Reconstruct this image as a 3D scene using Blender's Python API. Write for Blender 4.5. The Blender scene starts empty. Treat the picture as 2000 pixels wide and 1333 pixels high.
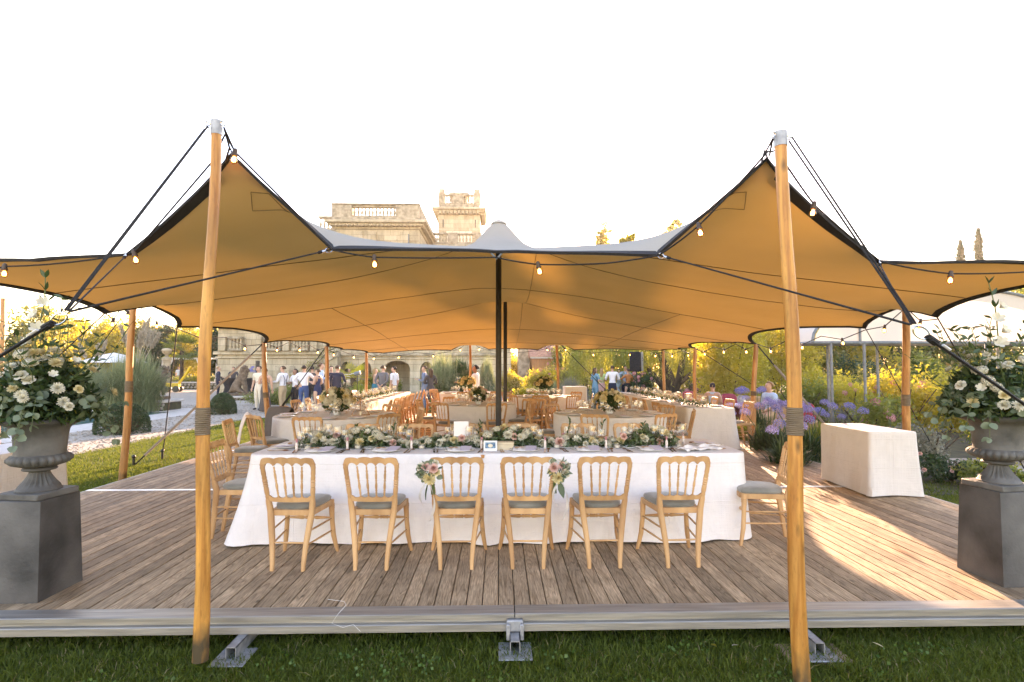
import bpy, bmesh, math, random
import numpy as np
from mathutils import Vector, Matrix, geometry, noise
from mathutils.bvhtree import BVHTree
R = math.radians
PI = math.pi
random.seed(7)
rng = np.random.default_rng(7)
scene = bpy.context.scene
C = scene.collection

# ---------------------------------------------------------------- camera, sky, sun, exposure
CAM_Z = 1.53
cam_d = bpy.data.cameras.new('camera')
cam = bpy.data.objects.new('camera', cam_d); C.objects.link(cam)
cam_d.sensor_width = 36; cam_d.lens = 19.42; cam_d.clip_start = 0.05; cam_d.clip_end = 2000
cam.location = (0, 0, CAM_Z); cam.rotation_euler = (R(90 + 2.68), 0, R(-1.38))
scene.camera = cam
SUN_EL, SUN_AZ = R(12.5), R(13.1)          # azimuth measured from +y towards +x
world = bpy.data.worlds.new('World'); scene.world = world; world.use_nodes = True
wn = world.node_tree.nodes; wn.clear()
sky = wn.new('ShaderNodeTexSky'); sky.sky_type = 'NISHITA'; sky.sun_disc = False
sky.sun_elevation = SUN_EL; sky.sun_rotation = SUN_AZ
sky.altitude = 50; sky.air_density = 1.4; sky.dust_density = 0.3; sky.ozone_density = 1.2
bg = wn.new('ShaderNodeBackground'); bg.inputs['Strength'].default_value = 0.15
wo = wn.new('ShaderNodeOutputWorld')
world.node_tree.links.new(sky.outputs[0], bg.inputs[0]); world.node_tree.links.new(bg.outputs[0], wo.inputs[0])
sun_d = bpy.data.lights.new('sun', 'SUN'); sun_d.energy = 5.0; sun_d.angle = R(0.5); sun_d.color = (1, .74, .42)
sun = bpy.data.objects.new('sun', sun_d); C.objects.link(sun)
sun_dir = Vector((math.sin(SUN_AZ) * math.cos(SUN_EL), math.cos(SUN_AZ) * math.cos(SUN_EL), math.sin(SUN_EL)))
sun.rotation_euler = (-sun_dir).to_track_quat('-Z', 'Y').to_euler()
sun.location = (10, 30, 12)
vs = scene.view_settings
vs.view_transform = 'Standard'; vs.look = 'None'; vs.exposure = 2.5; vs.gamma = 1.0; vs.use_curve_mapping = False
vs.use_white_balance = True; vs.white_balance_temperature = 6850; vs.white_balance_tint = 35      # camera white balance
scene.cycles.max_bounces = 8; scene.cycles.transparent_max_bounces = 24
scene.cycles.caustics_reflective = False; scene.cycles.caustics_refractive = False

F = 1079.0
cam_m = Matrix.Translation(cam.location) @ cam.rotation_euler.to_matrix().to_4x4()
def P(px, py, y):
    """point of the place seen at a pixel of the 2000x1333 photograph, y metres in front"""
    d = cam_m.to_3x3() @ Vector(((px - 1000) / F, (666.5 - py) / F, -1))
    return Vector(cam.location) + d * (y / d.y)
DECK_Z, LAWN_Z = 0.0, -0.20

# ---------------------------------------------------------------- materials
def mk(name):
    m = bpy.data.materials.new(name); m.use_nodes = True
    return m, m.node_tree.nodes, m.node_tree.links, m.node_tree.nodes['Principled BSDF']
def rgb(c): return (c[0], c[1], c[2], 1)
def pm(name, c1, c2=None, scale=6, rough=.6, bump=0, bscale=60, metal=0, stretch=(1, 1, 1), rnd=0, detail=4, spec=None, sheen=0, lo=.35, hi=.65):
    m, n, l, b = mk(name)
    b.inputs['Roughness'].default_value = rough; b.inputs['Metallic'].default_value = metal
    if spec is not None: b.inputs['Specular IOR Level'].default_value = spec
    if sheen: b.inputs['Sheen Weight'].default_value = sheen
    b.inputs['Base Color'].default_value = rgb(c1)
    if c2 is None and not bump and not rnd: return m
    tc = n.new('ShaderNodeTexCoord'); mp = n.new('ShaderNodeMapping'); mp.inputs['Scale'].default_value = stretch
    oi = n.new('ShaderNodeObjectInfo')
    ad = n.new('ShaderNodeVectorMath'); ad.operation = 'ADD'
    ml = n.new('ShaderNodeMath'); ml.operation = 'MULTIPLY'; ml.inputs[1].default_value = 37.0
    l.new(oi.outputs['Random'], ml.inputs[0]); l.new(tc.outputs['Object'], ad.inputs[0]); l.new(ml.outputs[0], ad.inputs[1])
    l.new(ad.outputs[0], mp.inputs[0])
    if c2 is None: c2 = c1
    nz = n.new('ShaderNodeTexNoise'); nz.inputs['Scale'].default_value = scale; nz.inputs['Detail'].default_value = detail
    l.new(mp.outputs[0], nz.inputs['Vector'])
    cr = n.new('ShaderNodeValToRGB'); e = cr.color_ramp.elements
    e[0].position = lo; e[1].position = hi; e[0].color = rgb(c1); e[1].color = rgb(c2)
    l.new(nz.outputs[0], cr.inputs[0]); out = cr.outputs[0]
    if rnd:
        hs = n.new('ShaderNodeHueSaturation')
        mr = n.new('ShaderNodeMapRange'); mr.inputs['To Min'].default_value = 1 - rnd; mr.inputs['To Max'].default_value = 1 + rnd
        l.new(oi.outputs['Random'], mr.inputs[0]); l.new(mr.outputs[0], hs.inputs['Value']); l.new(out, hs.inputs['Color']); out = hs.outputs[0]
    l.new(out, b.inputs['Base Color'])
    if bump:
        n2 = n.new('ShaderNodeTexNoise'); n2.inputs['Scale'].default_value = bscale; n2.inputs['Detail'].default_value = 5
        l.new(mp.outputs[0], n2.inputs['Vector'])
        bp = n.new('ShaderNodeBump'); bp.inputs['Strength'].default_value = bump; bp.inputs['Distance'].default_value = .01
        l.new(n2.outputs[0], bp.inputs['Height']); l.new(bp.outputs[0], b.inputs['Normal'])
    return m
def leafmat(name, c1, c2, trans=.4, tcol=None, rough=.5, gloss=.06):
    """leaves: every leaf its own tint, light shines through"""
    m = bpy.data.materials.new(name); m.use_nodes = True
    n, l = m.node_tree.nodes, m.node_tree.links; n.clear()
    g = n.new('ShaderNodeNewGeometry'); cr = n.new('ShaderNodeValToRGB'); e = cr.color_ramp.elements
    e[0].color = rgb(c1); e[1].color = rgb(c2)
    l.new(g.outputs['Random Per Island'], cr.inputs[0])
    d = n.new('ShaderNodeBsdfDiffuse'); t = n.new('ShaderNodeBsdfTranslucent'); gl = n.new('ShaderNodeBsdfGlossy'); gl.inputs['Roughness'].default_value = rough
    l.new(cr.outputs[0], d.inputs[0])
    if tcol:
        mx = n.new('ShaderNodeMix'); mx.data_type = 'RGBA'; mx.inputs['Factor'].default_value = .7
        l.new(cr.outputs[0], mx.inputs['A']); mx.inputs['B'].default_value = rgb(tcol); l.new(mx.outputs['Result'], t.inputs[0])
    else: l.new(cr.outputs[0], t.inputs[0])
    m1 = n.new('ShaderNodeMixShader'); m1.inputs[0].default_value = trans
    l.new(d.outputs[0], m1.inputs[1]); l.new(t.outputs[0], m1.inputs[2])
    m2 = n.new('ShaderNodeMixShader'); m2.inputs[0].default_value = gloss
    l.new(m1.outputs[0], m2.inputs[1]); l.new(gl.outputs[0], m2.inputs[2])
    o = n.new('ShaderNodeOutputMaterial'); l.new(m2.outputs[0], o.inputs[0])
    return m
def emat(name, col, strength):
    m = bpy.data.materials.new(name); m.use_nodes = True
    n, l = m.node_tree.nodes, m.node_tree.links; n.clear()
    e = n.new('ShaderNodeEmission'); e.inputs[0].default_value = rgb(col); e.inputs[1].default_value = strength
    o = n.new('ShaderNodeOutputMaterial'); l.new(e.outputs[0], o.inputs[0]); return m
def glassmat(name, tint=(1, 1, 1), base=.065, edge=1.0, rough=.02):
    m = bpy.data.materials.new(name); m.use_nodes = True
    n, l = m.node_tree.nodes, m.node_tree.links; n.clear()
    lw = n.new('ShaderNodeLayerWeight'); lw.inputs[0].default_value = .5
    pw = n.new('ShaderNodeMath'); pw.operation = 'POWER'; pw.inputs[1].default_value = 2.8; l.new(lw.outputs['Facing'], pw.inputs[0])
    mr = n.new('ShaderNodeMapRange'); mr.inputs['To Min'].default_value = base; mr.inputs['To Max'].default_value = edge; l.new(pw.outputs[0], mr.inputs[0])
    t = n.new('ShaderNodeBsdfTransparent'); t.inputs[0].default_value = rgb(tint)
    g = n.new('ShaderNodeBsdfGlossy'); g.inputs['Roughness'].default_value = rough
    mx = n.new('ShaderNodeMixShader'); l.new(mr.outputs[0], mx.inputs[0]); l.new(t.outputs[0], mx.inputs[1]); l.new(g.outputs[0], mx.inputs[2])
    o = n.new('ShaderNodeOutputMaterial'); l.new(mx.outputs[0], o.inputs[0]); return m
def plankmat(name, dark, mid, light):
    m, n, l, b = mk(name)
    tc = n.new('ShaderNodeTexCoord'); oi = n.new('ShaderNodeObjectInfo')
    ml = n.new('ShaderNodeMath'); ml.operation = 'MULTIPLY'; ml.inputs[1].default_value = 91.0; l.new(oi.outputs['Random'], ml.inputs[0])
    ad = n.new('ShaderNodeVectorMath'); ad.operation = 'ADD'; l.new(tc.outputs['Object'], ad.inputs[0]); l.new(ml.outputs[0], ad.inputs[1])
    mp = n.new('ShaderNodeMapping'); mp.inputs['Scale'].default_value = (1, .085, 1); l.new(ad.outputs[0], mp.inputs[0])
    nz = n.new('ShaderNodeTexNoise'); nz.inputs['Scale'].default_value = 9; nz.inputs['Detail'].default_value = 2; nz.inputs['Distortion'].default_value = .6; l.new(mp.outputs[0], nz.inputs['Vector'])
    # growth rings: contour lines of a slow field
    mu = n.new('ShaderNodeMath'); mu.operation = 'MULTIPLY'; mu.inputs[1].default_value = 16; l.new(nz.outputs[0], mu.inputs[0])
    fr = n.new('ShaderNodeMath'); fr.operation = 'FRACT'; l.new(mu.outputs[0], fr.inputs[0])
    fine = n.new('ShaderNodeTexNoise'); fine.inputs['Scale'].default_value = 140; fine.inputs['Detail'].default_value = 4; l.new(mp.outputs[0], fine.inputs['Vector'])
    cr = n.new('ShaderNodeValToRGB'); e = cr.color_ramp.elements
    e[0].position = .0; e[0].color = rgb(mid); e[1].position = .95; e[1].color = rgb(dark); x = e.new(.55); x.color = rgb(light)
    l.new(fr.outputs[0], cr.inputs[0])
    m1 = n.new('ShaderNodeMix'); m1.data_type = 'RGBA'; m1.blend_type = 'OVERLAY'; m1.inputs['Factor'].default_value = .75
    l.new(cr.outputs[0], m1.inputs['A']); l.new(fine.outputs[0], m1.inputs['B'])
    # broad stains across boards and small knots
    st = n.new('ShaderNodeTexNoise'); st.inputs['Scale'].default_value = 3.5; st.inputs['Detail'].default_value = 6; l.new(ad.outputs[0], st.inputs['Vector'])
    sr = n.new('ShaderNodeMapRange'); sr.inputs['From Min'].default_value = .3; sr.inputs['From Max'].default_value = .7; sr.inputs['To Min'].default_value = .72; sr.inputs['To Max'].default_value = 1.12; l.new(st.outputs[0], sr.inputs[0])
    kn = n.new('ShaderNodeTexVoronoi'); kn.inputs['Scale'].default_value = 5.5; 
    mk2 = n.new('ShaderNodeMapping'); mk2.inputs['Scale'].default_value = (1, .45, .2); l.new(ad.outputs[0], mk2.inputs[0]); l.new(mk2.outputs[0], kn.inputs['Vector'])
    kr = n.new('ShaderNodeMapRange'); kr.inputs['From Min'].default_value = .03; kr.inputs['From Max'].default_value = .09; kr.inputs['To Min'].default_value = .35; kr.inputs['To Max'].default_value = 1; l.new(kn.outputs['Distance'], kr.inputs[0])
    mm = n.new('ShaderNodeMath'); mm.operation = 'MULTIPLY'; l.new(sr.outputs[0], mm.inputs[0]); l.new(kr.outputs[0], mm.inputs[1])
    rv = n.new('ShaderNodeMapRange'); rv.inputs['To Min'].default_value = .70; rv.inputs['To Max'].default_value = 1.2; 
    wn_ = n.new('ShaderNodeTexWhiteNoise'); wn_.noise_dimensions = '1D'; l.new(oi.outputs['Random'], wn_.inputs['W']); l.new(wn_.outputs['Value'], rv.inputs[0])
    m3 = n.new('ShaderNodeMath'); m3.operation = 'MULTIPLY'; l.new(mm.outputs[0], m3.inputs[0]); l.new(rv.outputs[0], m3.inputs[1])
    hs = n.new('ShaderNodeHueSaturation'); l.new(m1.outputs['Result'], hs.inputs['Color']); l.new(m3.outputs[0], hs.inputs['Value'])
    l.new(hs.outputs[0], b.inputs['Base Color']); b.inputs['Roughness'].default_value = .68; b.inputs['Specular IOR Level'].default_value = .22
    bp = n.new('ShaderNodeBump'); bp.inputs['Strength'].default_value = .35; bp.inputs['Distance'].default_value = .004
    l.new(m1.outputs['Result'], bp.inputs['Height']); l.new(bp.outputs[0], b.inputs['Normal'])
    return m
def ashlar(name, c1, c2):
    """dressed stone courses: recessed joints, each block its own tone, rain streaks"""
    m, n, l, b = mk(name); tc = n.new('ShaderNodeTexCoord')
    mp = n.new('ShaderNodeMapping'); mp.inputs['Rotation'].default_value = (R(90), 0, 0); l.new(tc.outputs['Object'], mp.inputs[0])
    br = n.new('ShaderNodeTexBrick'); br.inputs['Scale'].default_value = 1; br.inputs['Brick Width'].default_value = .95; br.inputs['Row Height'].default_value = .42; br.inputs['Mortar Size'].default_value = .012; br.inputs['Mortar Smooth'].default_value = .3
    br.inputs['Color1'].default_value = rgb(c1); br.inputs['Color2'].default_value = rgb(c2); br.inputs['Mortar'].default_value = rgb([c * .55 for c in c1]); l.new(mp.outputs[0], br.inputs['Vector'])
    nz = n.new('ShaderNodeTexNoise'); nz.inputs['Scale'].default_value = 1.6; nz.inputs['Detail'].default_value = 9; nz.inputs['Roughness'].default_value = .7
    ms = n.new('ShaderNodeMapping'); ms.inputs['Scale'].default_value = (1.3, 1.3, .35); l.new(tc.outputs['Object'], ms.inputs[0]); l.new(ms.outputs[0], nz.inputs['Vector'])
    mr = n.new('ShaderNodeMapRange'); mr.inputs['From Min'].default_value = .35; mr.inputs['From Max'].default_value = .6; mr.inputs['To Min'].default_value = .72; mr.inputs['To Max'].default_value = 1.08; l.new(nz.outputs[0], mr.inputs[0])
    hs = n.new('ShaderNodeHueSaturation'); l.new(br.outputs[0], hs.inputs['Color']); l.new(mr.outputs[0], hs.inputs['Value']); l.new(hs.outputs[0], b.inputs['Base Color']); b.inputs['Roughness'].default_value = .88; b.inputs['Specular IOR Level'].default_value = .2
    bp = n.new('ShaderNodeBump'); bp.inputs['Strength'].default_value = .5; bp.inputs['Distance'].default_value = .02; iv = n.new('ShaderNodeMath'); iv.operation = 'SUBTRACT'; iv.inputs[0].default_value = 1; l.new(br.outputs['Fac'], iv.inputs[1]); l.new(iv.outputs[0], bp.inputs['Height']); l.new(bp.outputs[0], b.inputs['Normal'])
    return m
def polemat(name, c1, c2):
    """debarked round timber: long grain, knots, scuffs, handling dirt"""
    m, n, l, b = mk(name); tc = n.new('ShaderNodeTexCoord'); oi = n.new('ShaderNodeObjectInfo'); ad = n.new('ShaderNodeVectorMath'); ad.operation = 'ADD'
    ml = n.new('ShaderNodeMath'); ml.operation = 'MULTIPLY'; ml.inputs[1].default_value = 23; l.new(oi.outputs['Random'], ml.inputs[0]); l.new(tc.outputs['Object'], ad.inputs[0]); l.new(ml.outputs[0], ad.inputs[1])
    def nz(sc, st, det, dist=0):
        mp = n.new('ShaderNodeMapping'); mp.inputs['Scale'].default_value = st; l.new(ad.outputs[0], mp.inputs[0]); t = n.new('ShaderNodeTexNoise'); t.inputs['Scale'].default_value = sc; t.inputs['Detail'].default_value = det; t.inputs['Distortion'].default_value = dist; l.new(mp.outputs[0], t.inputs['Vector']); return t.outputs[0]
    cr = n.new('ShaderNodeValToRGB'); e = cr.color_ramp.elements; e[0].position = .36; e[1].position = .64; e[0].color = rgb(c1); e[1].color = rgb(c2); l.new(nz(26, (1, 1, .05), 6, .4), cr.inputs[0])
    def mr(src, a0, a1, b0, b1):
        q = n.new('ShaderNodeMapRange'); q.inputs['From Min'].default_value = a0; q.inputs['From Max'].default_value = a1; q.inputs['To Min'].default_value = b0; q.inputs['To Max'].default_value = b1; l.new(src, q.inputs[0]); return q.outputs[0]
    vo = n.new('ShaderNodeTexVoronoi'); vo.inputs['Scale'].default_value = 9; mv = n.new('ShaderNodeMapping'); mv.inputs['Scale'].default_value = (1, 1, .38); l.new(ad.outputs[0], mv.inputs[0]); l.new(mv.outputs[0], vo.inputs['Vector'])
    v = None
    for f in (mr(vo.outputs['Distance'], .04, .18, .32, 1), mr(nz(7, (1, 1, .3), 8), .3, .62, .68, 1.12), mr(nz(70, (1, 1, .25), 3), .3, .45, .8, 1)):
        if v is None: v = f
        else: k = n.new('ShaderNodeMath'); k.operation = 'MULTIPLY'; l.new(v, k.inputs[0]); l.new(f, k.inputs[1]); v = k.outputs[0]
    sx_ = n.new('ShaderNodeSeparateXYZ'); l.new(tc.outputs['Object'], sx_.inputs[0]); dn = n.new('ShaderNodeMath'); dn.operation = 'MULTIPLY_ADD'; dn.inputs[1].default_value = .5; l.new(nz(14, (1, 1, .4), 6), dn.inputs[0]); l.new(sx_.outputs['Z'], dn.inputs[2])
    mud = n.new('ShaderNodeMix'); mud.data_type = 'RGBA'; mud.inputs['A'].default_value = (.075, .055, .03, 1); l.new(mr(dn.outputs[0], .26, .46, 0, 1), mud.inputs['Factor'])     # dried mud round the foot
    hs = n.new('ShaderNodeHueSaturation'); l.new(cr.outputs[0], hs.inputs['Color']); l.new(v, hs.inputs['Value']); l.new(hs.outputs[0], mud.inputs['B']); l.new(mud.outputs['Result'], b.inputs['Base Color']); b.inputs['Roughness'].default_value = .45
    bp = n.new('ShaderNodeBump'); bp.inputs['Strength'].default_value = .3; bp.inputs['Distance'].default_value = .004; l.new(v, bp.inputs['Height']); l.new(bp.outputs[0], b.inputs['Normal']); return m
def linenmat(name, col):
    m, n, l, b = mk(name)
    tc = n.new('ShaderNodeTexCoord')
    w1 = n.new('ShaderNodeTexNoise'); w1.inputs['Scale'].default_value = 90
    mp = n.new('ShaderNodeMapping'); mp.inputs['Scale'].default_value = (1, 1, .05); l.new(tc.outputs['Object'], mp.inputs[0]); l.new(mp.outputs[0], w1.inputs['Vector'])
    w2 = n.new('ShaderNodeTexNoise'); w2.inputs['Scale'].default_value = 90
    mp2 = n.new('ShaderNodeMapping'); mp2.inputs['Scale'].default_value = (.05, .05, 1); l.new(tc.outputs['Object'], mp2.inputs[0]); l.new(mp2.outputs[0], w2.inputs['Vector'])
    w3 = n.new('ShaderNodeTexNoise'); w3.inputs['Scale'].default_value = 5; w3.inputs['Detail'].default_value = 6; w3.inputs['Distortion'].default_value = 1.5; l.new(tc.outputs['Object'], w3.inputs['Vector'])
    a = n.new('ShaderNodeMath'); a.operation = 'ADD'; l.new(w1.outputs[0], a.inputs[0]); l.new(w2.outputs[0], a.inputs[1])
    a2 = n.new('ShaderNodeMath'); a2.operation = 'MULTIPLY_ADD'; a2.inputs[1].default_value = 1.6; l.new(w3.outputs[0], a2.inputs[0]); l.new(a.outputs[0], a2.inputs[2])
    w4 = n.new('ShaderNodeTexNoise'); w4.inputs['Scale'].default_value = 4.5; w4.inputs['Detail'].default_value = 3; w4.inputs['Distortion'].default_value = .5
    mp4 = n.new('ShaderNodeMapping'); mp4.inputs['Scale'].default_value = (1, 1, .18); l.new(tc.outputs['Object'], mp4.inputs[0]); l.new(mp4.outputs[0], w4.inputs['Vector'])
    bk = n.new('ShaderNodeTexBrick'); bk.offset = 0; bk.inputs['Scale'].default_value = 1; bk.inputs['Brick Width'].default_value = .62; bk.inputs['Row Height'].default_value = .34; bk.inputs['Mortar Size'].default_value = .006; bk.inputs['Mortar Smooth'].default_value = 1
    mpb = n.new('ShaderNodeMapping'); mpb.inputs['Rotation'].default_value = (R(90), 0, 0); l.new(tc.outputs['Object'], mpb.inputs[0]); l.new(mpb.outputs[0], bk.inputs['Vector'])
    a3 = n.new('ShaderNodeMath'); a3.operation = 'MULTIPLY_ADD'; a3.inputs[1].default_value = 7; l.new(w4.outputs[0], a3.inputs[0]); l.new(a2.outputs[0], a3.inputs[2])
    a4 = n.new('ShaderNodeMath'); a4.operation = 'MULTIPLY_ADD'; a4.inputs[1].default_value = .9; l.new(bk.outputs['Fac'], a4.inputs[0]); l.new(a3.outputs[0], a4.inputs[2])
    bp = n.new('ShaderNodeBump'); bp.inputs['Strength'].default_value = .5; bp.inputs['Distance'].default_value = .008; l.new(a4.outputs[0], bp.inputs['Height'])
    l.new(bp.outputs[0], b.inputs['Normal'])
    cr = n.new('ShaderNodeValToRGB'); e = cr.color_ramp.elements; e[0].position = .3; e[1].position = .7
    e[0].color = rgb([c * .93 for c in col]); e[1].color = rgb(col); l.new(w3.outputs[0], cr.inputs[0]); l.new(cr.outputs[0], b.inputs['Base Color'])
    b.inputs['Roughness'].default_value = .9; b.inputs['Specular IOR Level'].default_value = .2
    return m
M = {}
M['plank'] = plankmat('weathered_deck_wood', (.29, .195, .112), (.41, .285, .17), (.48, .345, .215))
M['alu'] = pm('mill_aluminium', (.30, .29, .265), (.44, .42, .385), 14, .5, .2, 60, metal=.7, stretch=(.15, 3, 3))
M['strip'] = pm('seam_strip', (.72, .70, .68), (.8, .78, .75), 8, .35, metal=.3)
M['galv'] = pm('galvanised_steel', (.30, .31, .32), (.46, .47, .48), 22, .55, .2, 40, metal=.55)
M['steel'] = pm('bright_steel', (.72, .7, .68), None, rough=.22, metal=1)
M['tube'] = pm('grey_painted_tube', (.13, .15, .16), (.2, .22, .23), 12, .5)
M['pole'] = polemat('varnished_eucalyptus', (.40, .15, .022), (.68, .33, .07))
M['polefar'] = polemat('varnished_pole', (.38, .16, .04), (.56, .28, .09))
M['twine'] = pm('hemp_twine', (.16, .115, .07), (.3, .23, .15), 60, .95, .6, 120, stretch=(.2, .2, 5))
M['rope'] = pm('black_rope', (.009, .008, .008), (.024, .021, .019), 60, .85, .4, 200)
M['strap'] = pm('black_webbing', (.009, .008, .008), (.022, .02, .018), 90, .85, .3, 220)
M['black'] = pm('black_steel', (.012, .011, .011), (.02, .018, .017), 20, .45)
M['blackcloth'] = pm('black_fabric', (.012, .011, .012), (.025, .023, .024), 20, .9)
M['linen'] = linenmat('white_linen', (.86, .84, .84))
M['linen2'] = linenmat('pale_linen', (.76, .74, .72))
M['chair'] = pm('limed_beech', (.45, .245, .105), (.64, .39, .185), 9, .5, .18, 35, stretch=(1, 1, .2), rnd=.12, detail=6)
M['velvet'] = pm('sage_grey_velvet', (.15, .15, .13), (.235, .23, .20), 5, .8, .3, 60, rnd=.1, sheen=.5)
M['china'] = pm('glazed_china', (.82, .80, .76), None, rough=.18)
M['menu'] = pm('lilac_card', (.66, .62, .76), (.71, .68, .8), 30, .7)
M['white_card'] = pm('white_card', (.82, .81, .79), None, rough=.75)
M['kraft'] = pm('kraft_tag', (.42, .24, .13), (.5, .3, .17), 20, .7)
M['cutlery'] = pm('bronze_cutlery', (.40, .24, .15), None, rough=.22, metal=1)
M['glass'] = glassmat('clear_glass')
M['glassfar'] = glassmat('clear_glass_far', base=.16, edge=1.0, rough=.05)
M['wax'] = pm('candle_wax', (.82, .74, .58), None, rough=.5)
M['petal_w'] = leafmat('ivory_petals', (.62, .58, .42), (.80, .78, .66), .25, gloss=.02)
M['petal_c'] = leafmat('cream_petals', (.70, .58, .28), (.80, .72, .45), .25, gloss=.02)
M['petal_p'] = leafmat('blush_petals', (.66, .38, .30), (.76, .52, .45), .25, gloss=.02)
M['petal_l'] = leafmat('lilac_petals', (.20, .20, .48), (.37, .36, .68), .3, gloss=.02)
M['petal_pk'] = leafmat('pink_petals', (.62, .24, .28), (.78, .45, .46), .3, gloss=.02)
M['leaf_e'] = leafmat('eucalyptus_leaves', (.11, .16, .095), (.23, .29, .18), .25, gloss=.05)
M['leaf_d'] = leafmat('deep_green_leaves', (.02, .05, .012), (.06, .11, .025), .25, gloss=.06)
M['leaf_g'] = leafmat('garland_leaves', (.045, .09, .025), (.14, .20, .065), .3, gloss=.05)
M['leaf_m'] = leafmat('garden_leaves', (.05, .095, .014), (.15, .20, .032), .5, (.50, .50, .04))
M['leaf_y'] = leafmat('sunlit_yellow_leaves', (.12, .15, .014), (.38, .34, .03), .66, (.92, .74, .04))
M['leaf_w'] = leafmat('willow_leaves', (.09, .125, .022), (.27, .30, .07), .55, (.70, .66, .07))
M['leaf_o'] = leafmat('olive_leaves', (.07, .095, .025), (.2, .2, .07), .5, (.60, .52, .06))
M['leaf_c'] = leafmat('cypress_leaves', (.025, .06, .02), (.07, .12, .04), .25)
M['leaf_p'] = leafmat('pampas_leaves', (.14, .19, .09), (.32, .37, .2), .35, (.4, .42, .15))
M['leaf_s'] = leafmat('silver_leaves', (.16, .17, .12), (.32, .31, .22), .3)
M['plume'] = leafmat('pampas_plumes', (.45, .38, .27), (.68, .6, .46), .45)
M['bark'] = pm('bark', (.05, .035, .022), (.11, .08, .05), 9, .9, .8, 30, stretch=(1, 1, .3))
M['stem'] = pm('green_stems', (.07, .11, .03), (.12, .16, .05), 30, .6)
M['stone'] = ashlar('chateau_limestone', (.42, .355, .235), (.53, .455, .32))
M['stoned'] = pm('weathered_limestone', (.22, .19, .13), (.47, .405, .29), 3.2, .9, .3, 12, detail=9)
M['lead'] = pm('grey_fibrestone', (.06, .06, .057), (.15, .147, .138), 5, .7, .4, 45, detail=8)
M['lead2'] = pm('dark_fibrestone', (.030, .030, .030), (.125, .121, .114), 2.2, .66, .45, 40, detail=8)
M['bronze'] = pm('brown_cast_stone', (.10, .065, .038), (.2, .14, .085), 8, .7, .5, 20)
M['timber'] = pm('orange_timber', (.36, .15, .05), (.5, .23, .08), 5, .7, .2, 20, stretch=(1, 1, .2))
M['tile'] = pm('clay_tiles', (.36, .18, .13), (.52, .3, .22), 4, .85, rnd=.1)
M['gravel'] = pm('pale_gravel', (.28, .235, .18), (.47, .41, .33), 26, .95, .9, 30, detail=9)
M['pebble'] = pm('pebbles', (.26, .22, .17), (.48, .42, .34), 3, .9)
M['paving'] = pm('pale_paving', (.46, .42, .37), (.56, .52, .46), 5, .85, .2, 30)
M['soil'] = pm('bed_soil', (.035, .03, .016), (.09, .085, .03), 3, .95, .6, 20)
M['skin'] = pm('skin', (.52, .30, .20), (.58, .35, .24), 8, .55)
M['skin_d'] = pm('tanned_skin', (.30, .16, .095), (.36, .2, .12), 8, .55)
def plain(n, c, rough=.85, **k): M[n] = pm(n, c, [x * 1.12 for x in c], 12, rough, .15, 30, **k)
for n_, c_ in dict(white_shirt=(.74, .74, .76), cream_shirt=(.70, .62, .48), blue_shirt=(.40, .52, .68), navy=(.018, .022, .045), charcoal=(.055, .052, .056), grey_suit=(.13, .125, .13),
                   blue_suit=(.15, .19, .27), jeans=(.04, .085, .21), chinos=(.46, .35, .21), blacktrousers=(.013, .013, .015), brown_dress=(.095, .08, .07), navy_dress=(.02, .03, .09),
                   teal=(.015, .18, .25), denim=(.13, .27, .36), pale_blue=(.36, .5, .62), rust=(.40, .16, .05), hair_b=(.022, .015, .011), hair_br=(.075, .042, .022), hair_bl=(.34, .22, .1),
                   green_check=(.42, .55, .22), pink_print=(.62, .38, .34), shoe=(.02, .016, .014), red_cushion=(.30, .03, .045), yellow_paint=(.62, .42, .015), wine=(.09, .018, .02),
                   white_canvas=(.74, .72, .68), blush_cloth=(.62, .53, .47), car_white=(.7, .69, .66), rattan=(.46, .3, .15), box_wood=(.62, .52, .36)).items(): plain(n_, c_)

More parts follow.
